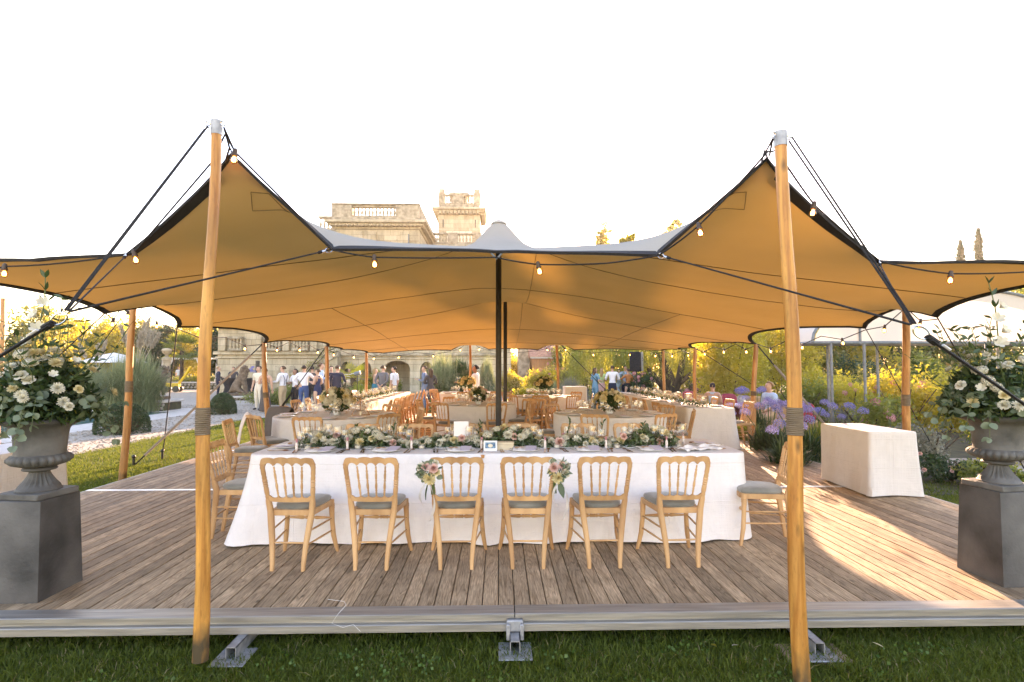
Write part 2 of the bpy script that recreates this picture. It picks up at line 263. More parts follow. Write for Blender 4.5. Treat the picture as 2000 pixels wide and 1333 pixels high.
# ---------------------------------------------------------------- mesh helpers
def ortho(t):
    a = Vector((0, 0, 1)) if abs(t.z) < .9 else Vector((1, 0, 0))
    u = t.cross(a).normalized(); return u, t.cross(u).normalized()
class MB:
    def __init__(s): s.v = []; s.f = []; s.m = []
    def add(s, vs_, fs, mi=0):
        o = len(s.v); s.v.extend([tuple(x) for x in vs_])
        for f in fs: s.f.append(tuple(i + o for i in f)); s.m.append(mi)
        return s
    def box(s, x0, x1, y0, y1, z0, z1, mi=0, mat=None):
        p = [(x0, y0, z0), (x1, y0, z0), (x1, y1, z0), (x0, y1, z0), (x0, y0, z1), (x1, y0, z1), (x1, y1, z1), (x0, y1, z1)]
        if mat: p = [mat @ Vector(q) for q in p]
        return s.add(p, [(0, 3, 2, 1), (4, 5, 6, 7), (0, 1, 5, 4), (1, 2, 6, 5), (2, 3, 7, 6), (3, 0, 4, 7)], mi)
    def bbox(s, x0, x1, y0, y1, z0, z1, b=.004, mi=0):
        """box with chamfered long edges and ends"""
        rings = []
        for z, i in ((z0, b), (z0 + b, 0), (z1 - b, 0), (z1, b)):
            rings.append([(x0 + i, y0 + b, z), (x0 + b, y0 + i, z), (x1 - b, y0 + i, z), (x1 - i, y0 + b, z), (x1 - i, y1 - b, z), (x1 - b, y1 - i, z), (x0 + b, y1 - i, z), (x0 + i, y1 - b, z)])
        return s.loft(rings, mi)
    def loft(s, rings, mi=0, cap=True, closed=True):
        n = len(rings[0]); o = len(s.v)
        for r in rings: s.v.extend([tuple(q) for q in r])
        for k in range(len(rings) - 1):
            for i in range(n if closed else n - 1):
                j = (i + 1) % n
                s.f.append((o + k * n + i, o + k * n + j, o + (k + 1) * n + j, o + (k + 1) * n + i)); s.m.append(mi)
        if cap:
            s.f.append(tuple(o + i for i in reversed(range(n)))); s.m.append(mi)
            s.f.append(tuple(o + (len(rings) - 1) * n + i for i in range(n))); s.m.append(mi)
        return s
    def tube(s, pts, r, n=8, mi=0, cap=True, flat=1.0, up=None):
        pts = [Vector(p) for p in pts]; rings = []; u = None
        for i, p in enumerate(pts):
            t = (pts[min(i + 1, len(pts) - 1)] - pts[max(i - 1, 0)]).normalized()
            if up is not None:
                w = Vector(up); u = t.cross(w).normalized(); w = u.cross(t).normalized()
            elif u is None: u, w = ortho(t)
            else:
                u = (u - t * u.dot(t)).normalized(); w = t.cross(u)
            rr = r[i] if isinstance(r, (list, tuple)) else r
            rings.append([p + (u * math.cos(a) + w * math.sin(a) * flat) * rr for a in (2 * PI * k / n for k in range(n))])
        return s.loft(rings, mi, cap)
    def lathe(s, prof, n=16, c=(0, 0, 0), mi=0, cap=True, axis=None):
        rings = []
        for r, z in prof:
            rings.append([(c[0] + r * math.cos(2 * PI * k / n), c[1] + r * math.sin(2 * PI * k / n), c[2] + z) for k in range(n)])
        return s.loft(rings, mi, cap)
    def turned(s, a, b, prof, n=8, mi=0):
        """turned bar from a to b; prof = [(t, radius)]"""
        a = Vector(a); b = Vector(b); t = (b - a).normalized(); u, w = ortho(t)
        return s.loft([[a.lerp(b, k) + (u * math.cos(2 * PI * i / n) + w * math.sin(2 * PI * i / n)) * r for i in range(n)] for k, r in prof], mi)
    def ball(s, c, rx, ry=None, rz=None, nu=10, nv=7, mi=0):
        ry = rx if ry is None else ry; rz = rx if rz is None else rz
        rings = []
        for k in range(nv + 1):
            a = PI * (k / nv) ; q = max(math.sin(a), .02)
            rings.append([(c[0] + rx * q * math.cos(2 * PI * i / nu), c[1] + ry * q * math.sin(2 * PI * i / nu), c[2] - rz * math.cos(a)) for i in range(nu)])
        return s.loft(rings, mi)
    def mesh(s, name, mats, smooth=True, angle=40):
        me = bpy.data.meshes.new(name); me.from_pydata(s.v, [], s.f)
        mats = mats if isinstance(mats, (list, tuple)) else [mats]
        for m in mats: me.materials.append(M[m] if isinstance(m, str) else m)
        if len(mats) > 1: me.polygons.foreach_set('material_index', s.m)
        if smooth:
            me.polygons.foreach_set('use_smooth', [True] * len(me.polygons))
            try: me.set_sharp_from_angle(angle=R(angle))
            except Exception: pass
        me.update(); return me
    def build(s, name, mats, parent=None, smooth=True, angle=40): return ob(name, s.mesh(name, mats, smooth, angle), parent)
def ob(name, me, parent=None, loc=None, rz=None):
    o = bpy.data.objects.new(name, me); C.objects.link(o)
    if parent is not None: o.parent = parent
    if loc is not None: o.location = loc
    if rz is not None: o.rotation_euler = (0, 0, rz)
    return o
def tag(o, label, cat, group=None, kind=None):
    o['label'] = label; o['category'] = cat
    if group: o['group'] = group
    if kind: o['kind'] = kind
    return o
def thing(name, label, cat, loc=(0, 0, 0), rz=0, group=None):
    o = bpy.data.objects.new(name, None); C.objects.link(o); o.empty_display_size = .1
    o.location = loc; o.rotation_euler = (0, 0, rz)
    return tag(o, label, cat, group)
def structure(o, label=None):
    o['kind'] = 'structure'
    if label: o['label'] = label
    return o
kids = {}
def dup(root, loc, rz=0, label=None, group=None, scale=None):
    r = root.copy(); C.objects.link(r); r.location = loc; r.rotation_euler = (0, 0, rz)
    if scale: r.scale = (scale,) * 3
    if label: r['label'] = label
    if group: r['group'] = group
    for ch in root.children:
        c = ch.copy(); C.objects.link(c); c.parent = r
        for g in ch.children:
            d = g.copy(); C.objects.link(d); d.parent = c
    return r
def np_mesh(name, V, Fc, mats, smooth=False, mi=None):
    V = np.asarray(V, np.float32); Fc = np.asarray(Fc, np.int32); k = Fc.shape[1]
    me = bpy.data.meshes.new(name)
    me.vertices.add(len(V)); me.vertices.foreach_set('co', V.ravel())
    me.loops.add(Fc.size); me.loops.foreach_set('vertex_index', Fc.ravel())
    me.polygons.add(len(Fc)); me.polygons.foreach_set('loop_start', np.arange(0, Fc.size, k, dtype=np.int32))
    if smooth: me.polygons.foreach_set('use_smooth', np.ones(len(Fc), bool))
    for m in (mats if isinstance(mats, (list, tuple)) else [mats]): me.materials.append(M[m] if isinstance(m, str) else m)
    if mi is not None: me.polygons.foreach_set('material_index', np.asarray(mi, np.int32))
    me.update(calc_edges=True); return me
def unit(n):
    v = rng.normal(size=(n, 3)); return v / np.linalg.norm(v, axis=1, keepdims=True)
def leaves(name, pts, size, mat, aspect=.5, dirs=None, jit=.35, bend=.25):
    """one bent diamond-shaped leaf per point"""
    n = len(pts); pts = np.asarray(pts)
    d = unit(n) if dirs is None else np.asarray(dirs) + rng.normal(size=(n, 3)) * jit
    d /= np.linalg.norm(d, axis=1, keepdims=True) + 1e-9
    w = np.cross(d, unit(n)); w /= np.linalg.norm(w, axis=1, keepdims=True) + 1e-9
    nn = np.cross(d, w)
    s = (size * (.6 + .8 * rng.random(n)))[:, None]
    a = pts - d * s * .5; b = pts + w * s * aspect * .5 + nn * s * bend * .3; c = pts + d * s * .5 - nn * s * bend * .2; e = pts - w * s * aspect * .5 + nn * s * bend * .3
    V = np.stack([a, b, c, e], 1).reshape(-1, 3)
    return np_mesh(name, V, np.arange(4 * n).reshape(n, 4), mat)
def clumpy(blobs, n, per=40, clump=.16, shell=.55):
    """points gathered in clumps inside ellipsoids (x,y,z,rx,ry,rz)"""
    vol = np.array([b[3] * b[4] * b[5] for b in blobs]) ** .7; vol /= vol.sum()
    out = []
    for b, w in zip(blobs, vol):
        k = max(1, int(n * w / per)); dd = unit(k) * (shell + (1 - shell) * rng.random((k, 1))) 
        rr = np.array(b[3:6]); cen = np.array(b[:3]) + dd * rr
        q = np.repeat(cen, per, 0) + rng.normal(size=(k * per, 3)) * rr * clump
        out.append(q)
    return np.concatenate(out)
# ================================================================ ground
def sheet(name, pts, z, mat, nx=1):
    mb = MB(); mb.add([(x, y, z) for x, y in pts], [tuple(range(len(pts)))]); return mb.build(name, mat, smooth=False)
def lawnmat():
    m, n, l, b = mk('lawn_green')
    tc = n.new('ShaderNodeTexCoord'); a = n.new('ShaderNodeTexNoise'); a.inputs['Scale'].default_value = 1.3; a.inputs['Detail'].default_value = 9; a.inputs['Roughness'].default_value = .75
    c = n.new('ShaderNodeTexNoise'); c.inputs['Scale'].default_value = 60; c.inputs['Detail'].default_value = 4
    l.new(tc.outputs['Object'], a.inputs[0]); l.new(tc.outputs['Object'], c.inputs[0])
    mx = n.new('ShaderNodeMath'); mx.operation = 'MULTIPLY_ADD'; mx.inputs[1].default_value = .5; l.new(c.outputs[0], mx.inputs[0]); l.new(a.outputs[0], mx.inputs[2])
    cr = n.new('ShaderNodeValToRGB'); e = cr.color_ramp.elements; e[0].position = .5; e[1].position = 1.0
    e[0].color = (.03, .05, .008, 1); e[1].color = (.16, .19, .035, 1); l.new(mx.outputs[0], cr.inputs[0]); l.new(cr.outputs[0], b.inputs[0]); b.inputs['Roughness'].default_value = .9
    b.inputs['Specular IOR Level'].default_value = .1
    bp = n.new('ShaderNodeBump'); bp.inputs['Strength'].default_value = .9; bp.inputs['Distance'].default_value = .03; l.new(c.outputs[0], bp.inputs['Height']); l.new(bp.outputs[0], b.inputs['Normal'])
    return m
M['lawn'] = lawnmat()
structure(sheet('lawn', [(-300, -40), (300, -40), (300, 400), (-300, 400)], LAWN_Z, 'lawn'), 'green lawn around the wooden dance deck')
structure(sheet('gravel_court', [(-60, -2), (-8.3, -2), (-8.3, 18.4), (-6.6, 22), (-1, 26.5), (-1, 33), (-60, 60)], LAWN_Z + .005, 'gravel'), 'pale gravel court beside the lawn and the chateau')
structure(sheet('garden_path', [(-1, 26.5), (3.6, 26), (7, 90), (2.2, 90), (-1, 33)], LAWN_Z + .009, 'gravel'))
structure(sheet('pool_paving', [(-34, 8), (-11.2, 8), (-11.2, 23.5), (-34, 23.5)], LAWN_Z + .010, 'paving'), 'pale stone paving round the pool')
m_, n_, l_, b_ = mk('pool_water'); b_.inputs['Base Color'].default_value = (.03, .16, .20, 1); b_.inputs['Roughness'].default_value = .04
nz_ = n_.new('ShaderNodeTexNoise'); nz_.inputs['Scale'].default_value = 7; bp_ = n_.new('ShaderNodeBump'); bp_.inputs['Strength'].default_value = .15; l_.new(nz_.outputs[0], bp_.inputs['Height']); l_.new(bp_.outputs[0], b_.inputs['Normal']); M['pool'] = m_
structure(sheet('pool_water', [(-32, 9.5), (-12.5, 9.5), (-12.5, 21.4), (-32, 21.4)], LAWN_Z + .014, 'pool'), 'still blue pool water behind the left urn')
structure(sheet('flower_bed', [(5.75, 7.4), (30, 6.2), (60, 60), (8, 60), (3.5, 24), (5.75, 19)], LAWN_Z + .006, 'soil'), 'planted flower bed to the right of the deck')
structure(sheet('side_path', [(6.6, 8.9), (24, 7.6), (24, 9.6), (6.6, 10.4)], LAWN_Z + .010, 'gravel'), 'narrow gravel path through the flower bed')
# grass blades
def grass(name, polys, n, h, w, label, dens=None):
    out = []
    for (x0, x1, y0, y1), k in polys:
        out.append(np.stack([rng.uniform(x0, x1, k), rng.uniform(y0, y1, k)], 1))
    p = np.concatenate(out); k = len(p)
    cl = np.array([noise.noise((float(x) * 2.2, float(y) * 2.2, 0)) + .6 * noise.noise((float(x) * 9, float(y) * 9, 3)) for x, y in p])
    hh = h * (.45 + .75 * rng.random(k)) * (1 + .55 * cl); a = rng.uniform(0, 2 * PI, k); ln = rng.normal(0, .55, (k, 2)) * hh[:, None]
    base = np.concatenate([p, np.full((k, 1), LAWN_Z)], 1); t = np.stack([np.cos(a), np.sin(a), np.zeros(k)], 1) * w * .5 * (.6 + .8 * rng.random(k))[:, None]
    mid = base + np.concatenate([ln * .4, (hh * .62)[:, None]], 1); tip = base + np.concatenate([ln, (hh * (.75 + .25 * rng.random(k)))[:, None]], 1)
    V = np.stack([base - t, base + t, mid + t * .7, mid - t * .7, tip], 1).reshape(-1, 3)
    i = np.arange(k)[:, None] * 5
    T = np.concatenate([i + [0, 1, 2], i + [0, 2, 3], i + [3, 2, 4]], 1).reshape(-1, 3)
    o = ob(name, np_mesh(name, V, T, 'blade')); tag(o, label, 'grass', kind='stuff'); return o
M['blade'] = leafmat('grass_blades', (.035, .062, .006), (.15, .19, .022), .35, (.24, .28, .03), gloss=.02)
grass('grass', [((-3.6, 3.9, 2.5, 3.75), 70000)], 0, .05, .006, 'short mown grass in front of the metal deck edge')
M['straw'] = leafmat('dry_grass', (.20, .15, .06), (.42, .34, .16), .35, gloss=.02); M['clover'] = leafmat('clover', (.05, .11, .015), (.12, .20, .035), .35, gloss=.03)
blade_ = M['blade']; M['blade'] = M['straw']; grass('dry_grass', [((-3.6, 3.9, 2.5, 3.7), 3200), ((-8.4, -5.1, 6, 12), 1500)], 0, .048, .005, 'scattered dry straw coloured blades in the front lawn'); M['blade'] = blade_
cp = np.concatenate([np.array([random.uniform(-3.5, 3.8), random.uniform(2.6, 3.45), LAWN_Z + .035]) + rng.normal(size=(26, 3)) * (.07, .05, .006) for _ in range(55)]); tag(ob('clover', leaves('clover', cp, .02, 'clover', .9)), 'patches of clover in the front lawn', 'clover', kind='stuff')
grass('grass', [((-9, -5.1, 5.4, 10), 42000), ((-8.4, -5.1, 10, 18.5), 34000)], 0, .045, .009, 'sunlit mown grass strip between the deck and the gravel')
grass('grass', [((5.2, 9.5, 3.6, 8.2), 26000), ((5.15, 5.9, 8, 18), 9000)], 0, .045, .009, 'mown grass strip on the right side of the deck')
# gravel stones
k = 9000; px_ = np.stack([rng.uniform(-15, -8.35, k), 9.5 + 16 * rng.random(k) ** 1.5, np.full(k, LAWN_Z + .012)], 1)
px_ = px_[~((px_[:, 0] < -11.2) & (px_[:, 1] < 23.5))]
k = len(px_); s_ = (.012 + .03 * rng.random(k) ** 2)[:, None]
oct_ = np.array([(1, 0, 0), (0, 1, 0), (-1, 0, 0), (0, -1, 0), (0, 0, .6), (0, 0, -.4)])
V = (px_[:, None, :] + (oct_[None] * (.7 + .6 * rng.random((k, 6, 1)))) * s_[:, None, :]).reshape(-1, 3)
T = (np.arange(k)[:, None, None] * 6 + np.array([(0, 1, 4), (1, 2, 4), (2, 3, 4), (3, 0, 4), (1, 0, 5), (2, 1, 5), (3, 2, 5), (0, 3, 5)])[None]).reshape(-1, 3)
tag(ob('gravel', np_mesh('gravel', V, T, 'pebble')), 'loose pale pebbles of the gravel court', 'gravel', kind='stuff')

# ================================================================ deck
deck = ob('wooden_deck', None); structure(deck, 'raised weathered plank deck under the tent')
DX, ROWS = 5.1, [(3.625, 7.02), (7.09, 10.27), (10.34, 13.6), (13.67, 18.3)]
npl = 98; pw = 2 * DX / npl
def plank_mesh(L, v):
    mb = MB(); mb.bbox(-pw / 2 + .003, pw / 2 - .003, 0, L, -.03, 0, .003); return mb.mesh('plank', 'plank', angle=20)
rest = MB()
for r, (y0, y1) in enumerate(ROWS):
    if r < 3:
        vr = [plank_mesh(y1 - y0 - d, d) for d in (0, .004, .009)]
        for i in range(npl):
            o = ob('plank', random.choice(vr), deck, (-DX + pw * (i + .5), y0 + random.uniform(0, .003), random.uniform(-.0022, .0012)))
    else:
        for i in range(npl): x = -DX + pw * i; rest.bbox(x + .003, x + pw - .003, y0, y1, -.03, random.uniform(-.002, .001), .003)
o = rest.build('plank_field', 'plank', deck); o['kind'] = 'stuff'
for y0 in (7.02, 10.27, 13.6):
    mb = MB(); mb.bbox(-DX, DX, y0 + .004, y0 + .066, -.03, .004, .002); mb.build('seam_strip', 'strip', deck)
for x0, x1 in ((-DX - .35, .098), (.104, DX + .1)):
    # edge beam in two lengths: top flange, groove, lower ledge
    pr = [(3.62, -.002), (3.62, .004), (3.50, .004), (3.494, 0), (3.494, -.022), (3.512, -.026), (3.512, -.048), (3.488, -.052), (3.484, -.056), (3.484, -.098), (3.52, -.1), (3.56, -.1), (3.6, -.04)]
    mb = MB(); mb.loft([[(x, y, z) for y, z in pr] for x in (x0, x1)]); mb.build('edge_beam', 'alu', deck, angle=15)
mb = MB()
for s in (-1, 1): mb.box(s * DX - .02, s * DX + .02, 3.63, 18.3, -.12, -.004)
mb.box(-DX, DX, 18.301, 18.34, -.12, -.004); mb.build('side_beam', 'alu', deck, smooth=False)
mb = MB(); mb.box(-DX, DX, 3.75, 18.2, -.11, -.06); mb.build('underframe', 'black', deck, smooth=False)
mb = MB(); mb.bbox(.052, .152, 3.468, 3.52, -.096, -.028, .006); mb.bbox(.048, .072, 3.44, 3.5, -.135, -.04, .005); mb.bbox(.132, .156, 3.44, 3.5, -.135, -.04, .005); mb.build('beam_clamp', 'galv', deck)
def foot(name_x, x, y, label, wood=False):
    t = thing('deck_leg', label, 'deck support', (x, y, LAWN_Z), 0, 'metal feet under the deck edge')
    mb = MB(); w = .03
    for a, b_, c_, d in ((-w, -w + .004, -.02, .085), (w - .004, w, -.02, .085)): mb.box(a, b_, 0, .5, .03, .1)
    mb.box(-w, w, 0, .5, .096, .1); mb.build('channel', 'galv', t, smooth=False)
    mb = MB(); mb.bbox(-.1, .1, -.07, .14, .022, .03, .003); mb.build('base_plate', 'galv', t)
    if wood:
        mb = MB(); mb.bbox(-.20, .17, -.05, .16, 0, .021, .004); mb.build('packing_board', 'plank', t)
    return t
foot('l', -1.555, 3.33, 'galvanised channel foot poking out under the deck edge near the left pole')
foot('m', .10, 3.36, 'galvanised foot with clamp under the joint of the deck edge beam')
foot('r', 1.90, 3.30, 'galvanised foot on a packing board behind the right pole', True)

# ================================================================ tent
tent = thing('stretch_tent', 'beige stretch tent with black hem over the dinner deck', 'tent', (0, 0, 0))
def cols(*a): return [tuple(P(*q)) for q in a]
PEAK_L, PEAK_R = P(452, 302, 3.55), P(1497, 310, 3.35)
LOW_L1, LOW_R1 = P(650, 487, 3.9), P(1284, 498, 3.85)
LOW_L2, LOW_R2 = P(249, 497, 3.9), P(1716, 512, 3.85)
MID = P(970, 492, 4.05)
bound = [Vector((-5.35, 4.3, 2.36)), P(60, 508, 4.0), LOW_L2, PEAK_L, LOW_L1, MID, LOW_R1, PEAK_R, LOW_R2, P(1960, 510, 4.0), Vector((5.4, 4.3, 2.36)),
         P(1830, 619, 6.3), P(1769, 597, 7.3), P(1690, 641, 8.2), P(1477, 672, 11.2), P(1437, 670, 12.2), P(1358, 680, 14.6), P(1332, 683, 15.9), P(1296, 685, 17.4),
         P(1266, 684, 18.4), P(1122, 684, 18.5), P(1087, 665, 18.6), P(1050, 684, 18.5), P(955, 683, 18.5), P(918, 664, 18.6), P(880, 685, 18.5), P(745, 690, 18.4),
         P(715, 689, 17.4), P(665, 683, 15.9), P(637, 677, 14.8), P(566, 666, 12.9), P(515, 670, 11.9), P(346, 639, 9.5), P(262, 587, 8.3), P(205, 612, 6.5)]
NB = len(bound)
pts2, fixed, edge_loop = [], {}, []
for i in range(NB):
    a, b_ = bound[i], bound[(i + 1) % NB]; k = max(2, int((a - b_).xy.length / .14))
    for j in range(k):
        q = a.lerp(b_, j / k)
        if j == 0: fixed[len(pts2)] = a
        edge_loop.append(len(pts2)); pts2.append(Vector((q.x, q.y)))
nb_ = len(pts2)
tips = [P(974, 432, 8.0), Vector((.15, 12.6, 3.42))]
for t_ in tips:
    for k in range(36):
        a = 2 * PI * k / 12 + (k // 12) * .26; q_, dz = ((.075, .03), (.165, .115), (.30, .26))[k // 12]; fixed[len(pts2)] = Vector((t_.x + q_ * math.cos(a), t_.y + q_ * math.sin(a), t_.z - dz)); pts2.append(fixed[len(pts2)].xy.copy())
    fixed[len(pts2)] = t_; pts2.append(t_.xy.copy())
poly = [p.copy() for p in pts2[:nb_]]
def inside(x, y):
    c = False
    for i in range(nb_):
        a, b_ = poly[i], poly[i - 1]
        if (a.y > y) != (b_.y > y) and x < (b_.x - a.x) * (y - a.y) / (b_.y - a.y) + a.x: c = not c
    return c
PN = np.array([(p.x, p.y) for p in pts2])
gy = 4.0
row = 0
while gy < 18.6:
    st_ = .2 if gy < 9 else .28
    gx = -5.9 + (st_ / 2 if row % 2 else 0)
    while gx < 5.9:
        if inside(gx, gy) and np.min(np.hypot(PN[:, 0] - gx, PN[:, 1] - gy)) > st_ * .45: pts2.append(Vector((gx, gy)))
        gx += st_
    gy += st_ * .9; row += 1
for t_ in tips:
    for rr, k in ((.42, 14),):
        for j in range(k): pts2.append(Vector((t_.x + rr * math.cos(2 * PI * j / k), t_.y + rr * math.sin(2 * PI * j / k))))
for tx in (PEAK_L, PEAK_R):
    pass
res = geometry.delaunay_2d_cdt(pts2, [(edge_loop[i], edge_loop[(i + 1) % nb_]) for i in range(nb_)], [list(range(nb_))], 1, 1e-5, True)
tv, tf, orig = res[0], [tuple(f) for f in res[2]], res[3]
tf = [f for f in tf if inside(sum(tv[i].x for i in f) / 3, sum(tv[i].y for i in f) / 3)]
used = sorted({i for f in tf for i in f}); re_ = {j: i for i, j in enumerate(used)}
tv = [tv[j] for j in used]; orig = [orig[j] for j in used]; tf = [tuple(re_[i] for i in f) for f in tf]
N = len(tv); o2n = {}
for i, os_ in enumerate(orig):
    for q in os_: o2n[q] = i
edges = {}
for f in tf:
    for a, b_ in zip(f, f[1:] + f[:1]): edges[(min(a, b_), max(a, b_))] = 1.0
for i in range(nb_):
    a, b_ = o2n[edge_loop[i]], o2n[edge_loop[(i + 1) % nb_]]; edges[(min(a, b_), max(a, b_))] = 70.0 if max(pts2[edge_loop[i]].y, pts2[edge_loop[(i + 1) % nb_]].y) < 4.32 else 13.0
for pk in (PEAK_L, PEAK_R):        # tension runs from each front peak towards the centre pole
    s0, s1 = pk.xy, tips[0].xy; dd = (s1 - s0).normalized()
    for (a, b_) in edges:
        if all(abs((tv[i] - s0).cross(dd)) < .32 and .1 < (tv[i] - s0).dot(dd) < (s1 - s0).length - .2 for i in (a, b_)) and edges[(a, b_)] == 1.0:
            edges[(a, b_)] = 1 + 4.0 * abs((tv[a] - tv[b_]).normalized().dot(dd)) ** 2
E = np.array(list(edges.keys())); Q = np.array(list(edges.values()))
D = np.zeros((N, N)); np.add.at(D, (E[:, 0], E[:, 0]), Q); np.add.at(D, (E[:, 1], E[:, 1]), Q); D[E[:, 0], E[:, 1]] -= Q; D[E[:, 1], E[:, 0]] -= Q
fx = {o2n[k]: v for k, v in fixed.items()}; fi = np.array(sorted(fx)); fr_ = np.array([i for i in range(N) if i not in fx]); XF = np.array([fx[i] for i in fi])
X = np.zeros((N, 3)); X[fi] = XF; X[fr_] = np.linalg.solve(D[np.ix_(fr_, fr_)], -D[np.ix_(fr_, fi)] @ XF)
for i in fr_:      # slack ripples of stretched cloth
    x, y, _ = X[i]; X[i, 2] += .014 * noise.noise((x * .9, y * .9, 1.3)) + .008 * noise.noise((x * 2.3 + y * .6, y * 1.4, 4.1))
def tentmat():
    m = bpy.data.materials.new('tent_fabric'); m.use_nodes = True; n, l = m.node_tree.nodes, m.node_tree.links; n.clear()
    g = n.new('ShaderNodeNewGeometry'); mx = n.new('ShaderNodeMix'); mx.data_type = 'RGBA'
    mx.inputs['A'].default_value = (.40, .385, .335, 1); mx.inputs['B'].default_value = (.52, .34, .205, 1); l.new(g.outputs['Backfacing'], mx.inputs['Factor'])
    tc = n.new('ShaderNodeTexCoord'); nz = n.new('ShaderNodeTexNoise'); nz.inputs['Scale'].default_value = 240; nz.inputs['Detail'].default_value = 2; l.new(tc.outputs['Object'], nz.inputs[0])
    n2 = n.new('ShaderNodeTexNoise'); n2.inputs['Scale'].default_value = 1.1; n2.inputs['Detail'].default_value = 7; l.new(tc.outputs['Object'], n2.inputs[0])
    ad = n.new('ShaderNodeMath'); ad.operation = 'MULTIPLY_ADD'; ad.inputs[1].default_value = .4; l.new(nz.outputs[0], ad.inputs[0]); l.new(n2.outputs[0], ad.inputs[2])
    hs = n.new('ShaderNodeHueSaturation'); mr = n.new('ShaderNodeMapRange'); mr.inputs['From Min'].default_value = .4; mr.inputs['From Max'].default_value = 1; mr.inputs['To Min'].default_value = .9; mr.inputs['To Max'].default_value = 1.1
    l.new(ad.outputs[0], mr.inputs[0]); l.new(mr.outputs[0], hs.inputs['Value']); l.new(mx.outputs['Result'], hs.inputs['Color'])
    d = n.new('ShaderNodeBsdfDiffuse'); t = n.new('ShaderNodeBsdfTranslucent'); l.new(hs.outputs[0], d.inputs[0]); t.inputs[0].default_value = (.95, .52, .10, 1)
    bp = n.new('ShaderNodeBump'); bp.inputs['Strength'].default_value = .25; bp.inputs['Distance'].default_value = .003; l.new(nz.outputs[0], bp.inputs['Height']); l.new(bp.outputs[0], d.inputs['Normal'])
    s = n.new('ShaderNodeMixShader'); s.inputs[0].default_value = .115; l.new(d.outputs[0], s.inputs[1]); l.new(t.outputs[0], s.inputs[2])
    o = n.new('ShaderNodeOutputMaterial'); l.new(s.outputs[0], o.inputs[0]); return m
M['tent'] = tentmat()
# orient upwards
tf2 = []
for f in tf:
    a, b_, c_ = (Vector(X[i]) for i in f[:3]); tf2.append(f if (b_ - a).cross(c_ - a).z > 0 else tuple(reversed(f)))
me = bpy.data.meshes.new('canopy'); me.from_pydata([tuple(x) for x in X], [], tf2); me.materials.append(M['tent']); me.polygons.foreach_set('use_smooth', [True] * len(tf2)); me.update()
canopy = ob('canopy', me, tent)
bvh = BVHTree.FromPolygons([Vector(x) for x in X], tf2)
loop3 = [Vector(X[o2n[i]]) for i in edge_loop]
# hem: a flat padded band along the edge, turned inward and slightly below the fabric
cen = Vector((0, 10, 2.6)); vin = {}
nbv = {}
for a, b_ in edges: nbv.setdefault(a, []).append(b_); nbv.setdefault(b_, []).append(a)
lset = {o2n[i] for i in edge_loop}
ins = []
for i in range(nb_):
    me_i = o2n[edge_loop[i]]; q = [Vector(X[j]) for j in nbv[me_i] if j not in lset]
    t = (loop3[(i + 1) % nb_] - loop3[i - 1]).normalized()
    d = (sum(q, Vector()) / len(q) - loop3[i]) if q else (cen - loop3[i])
    d = d - t * d.dot(t); ins.append(d.normalized())
for _ in range(3): ins = [(ins[i - 1] + ins[i] * 2 + ins[(i + 1) % nb_]).normalized() for i in range(nb_)]
rings = []
for i in range(nb_):
    t = (loop3[(i + 1) % nb_] - loop3[i - 1]).normalized(); u = ins[i]; w = t.cross(u).normalized(); w = -w if w.z < 0 else w
    c_ = loop3[i]; nearpk = min((c_ - PEAK_L).length, (c_ - PEAK_R).length); wd = .062 + .07 * max(0, 1 - nearpk / .35)
    rings.append([c_ - u * .012 - w * .012, c_ - u * .012 + w * .008, c_ + u * wd + w * .007, c_ + u * wd - w * .013])
rings.append(rings[0])
mb = MB(); mb.loft(rings, cap=False); mb.build('hem', 'strap', tent, angle=50)
def drop(x, y, off=.01):
    h = bvh.ray_cast(Vector((x, y, 8)), Vector((0, 0, -1)))
    return None if h[0] is None else h[0] - Vector((0, 0, off))
def seam(pts):
    q = []
    for a, b_ in zip(pts, pts[1:]):
        for k in range(24):
            t = k / 24; r_ = drop(a[0] + (b_[0] - a[0]) * t, a[1] + (b_[1] - a[1]) * t, .004)
            if r_: q.append(r_)
    if len(q) > 2: mb = MB(); mb.tube(q, .0045, 5); mb.build('seam', 'seam', tent)
M['seam'] = pm('stitched_seam', (.16, .10, .05), None)
for y in (5.6, 7.4, 9.6, 12, 14.5, 16.8): seam([(-5.6, y), (0, y + .05), (5.6, y)])
for x, y0, y1 in ((.55, 4.3, 18.2), (-2.9, 9.6, 18.2), (3.2, 9.6, 18.2)): seam([(x, y0), (x, (y0 + y1) / 2), (x, y1)])
for pk, s in ((PEAK_L, 1), (PEAK_R, -1)):      # stitched reinforcement patch under each peak, following the fabric
    rows = []
    for u in range(7):
        r_ = [drop(pk.x + s * ((.03 + .12 * v / 6) * (1 - u / 6) + (-.03 + .26 * v / 6) * u / 6), pk.y + .22 + .17 * u / 6, .005) for v in range(7)]
        rows.append(r_)
    if all(all(r_) for r_ in rows):
        if s < 0: rows = [list(reversed(r_)) for r_ in rows]
        mb = MB(); mb.tube(rows[0] + [r_[-1] for r_ in rows] + list(reversed(rows[-1])) + [r_[0] for r_ in reversed(rows)], .0028, 4); mb.build('patch_stitching', 'seam', tent)
mb = MB(); mb.lathe([(.0, .006), (.06, .004), (.11, -.03), (.12, -.05), (.1, -.05)], 20, tips[0]); mb.build('peak_cap', pm('cap_fabric', (.40, .385, .335), None, rough=.9), tent)
# webbing loop in the middle of the front edge, black V plate
mb = MB(); q = MID
mb.tube([q + Vector((-.05, 0, 0)), q + Vector((0, -.005, -.055)), q + Vector((.05, 0, 0))], .009, 6); mb.build('tie_loop', 'tube', tent)
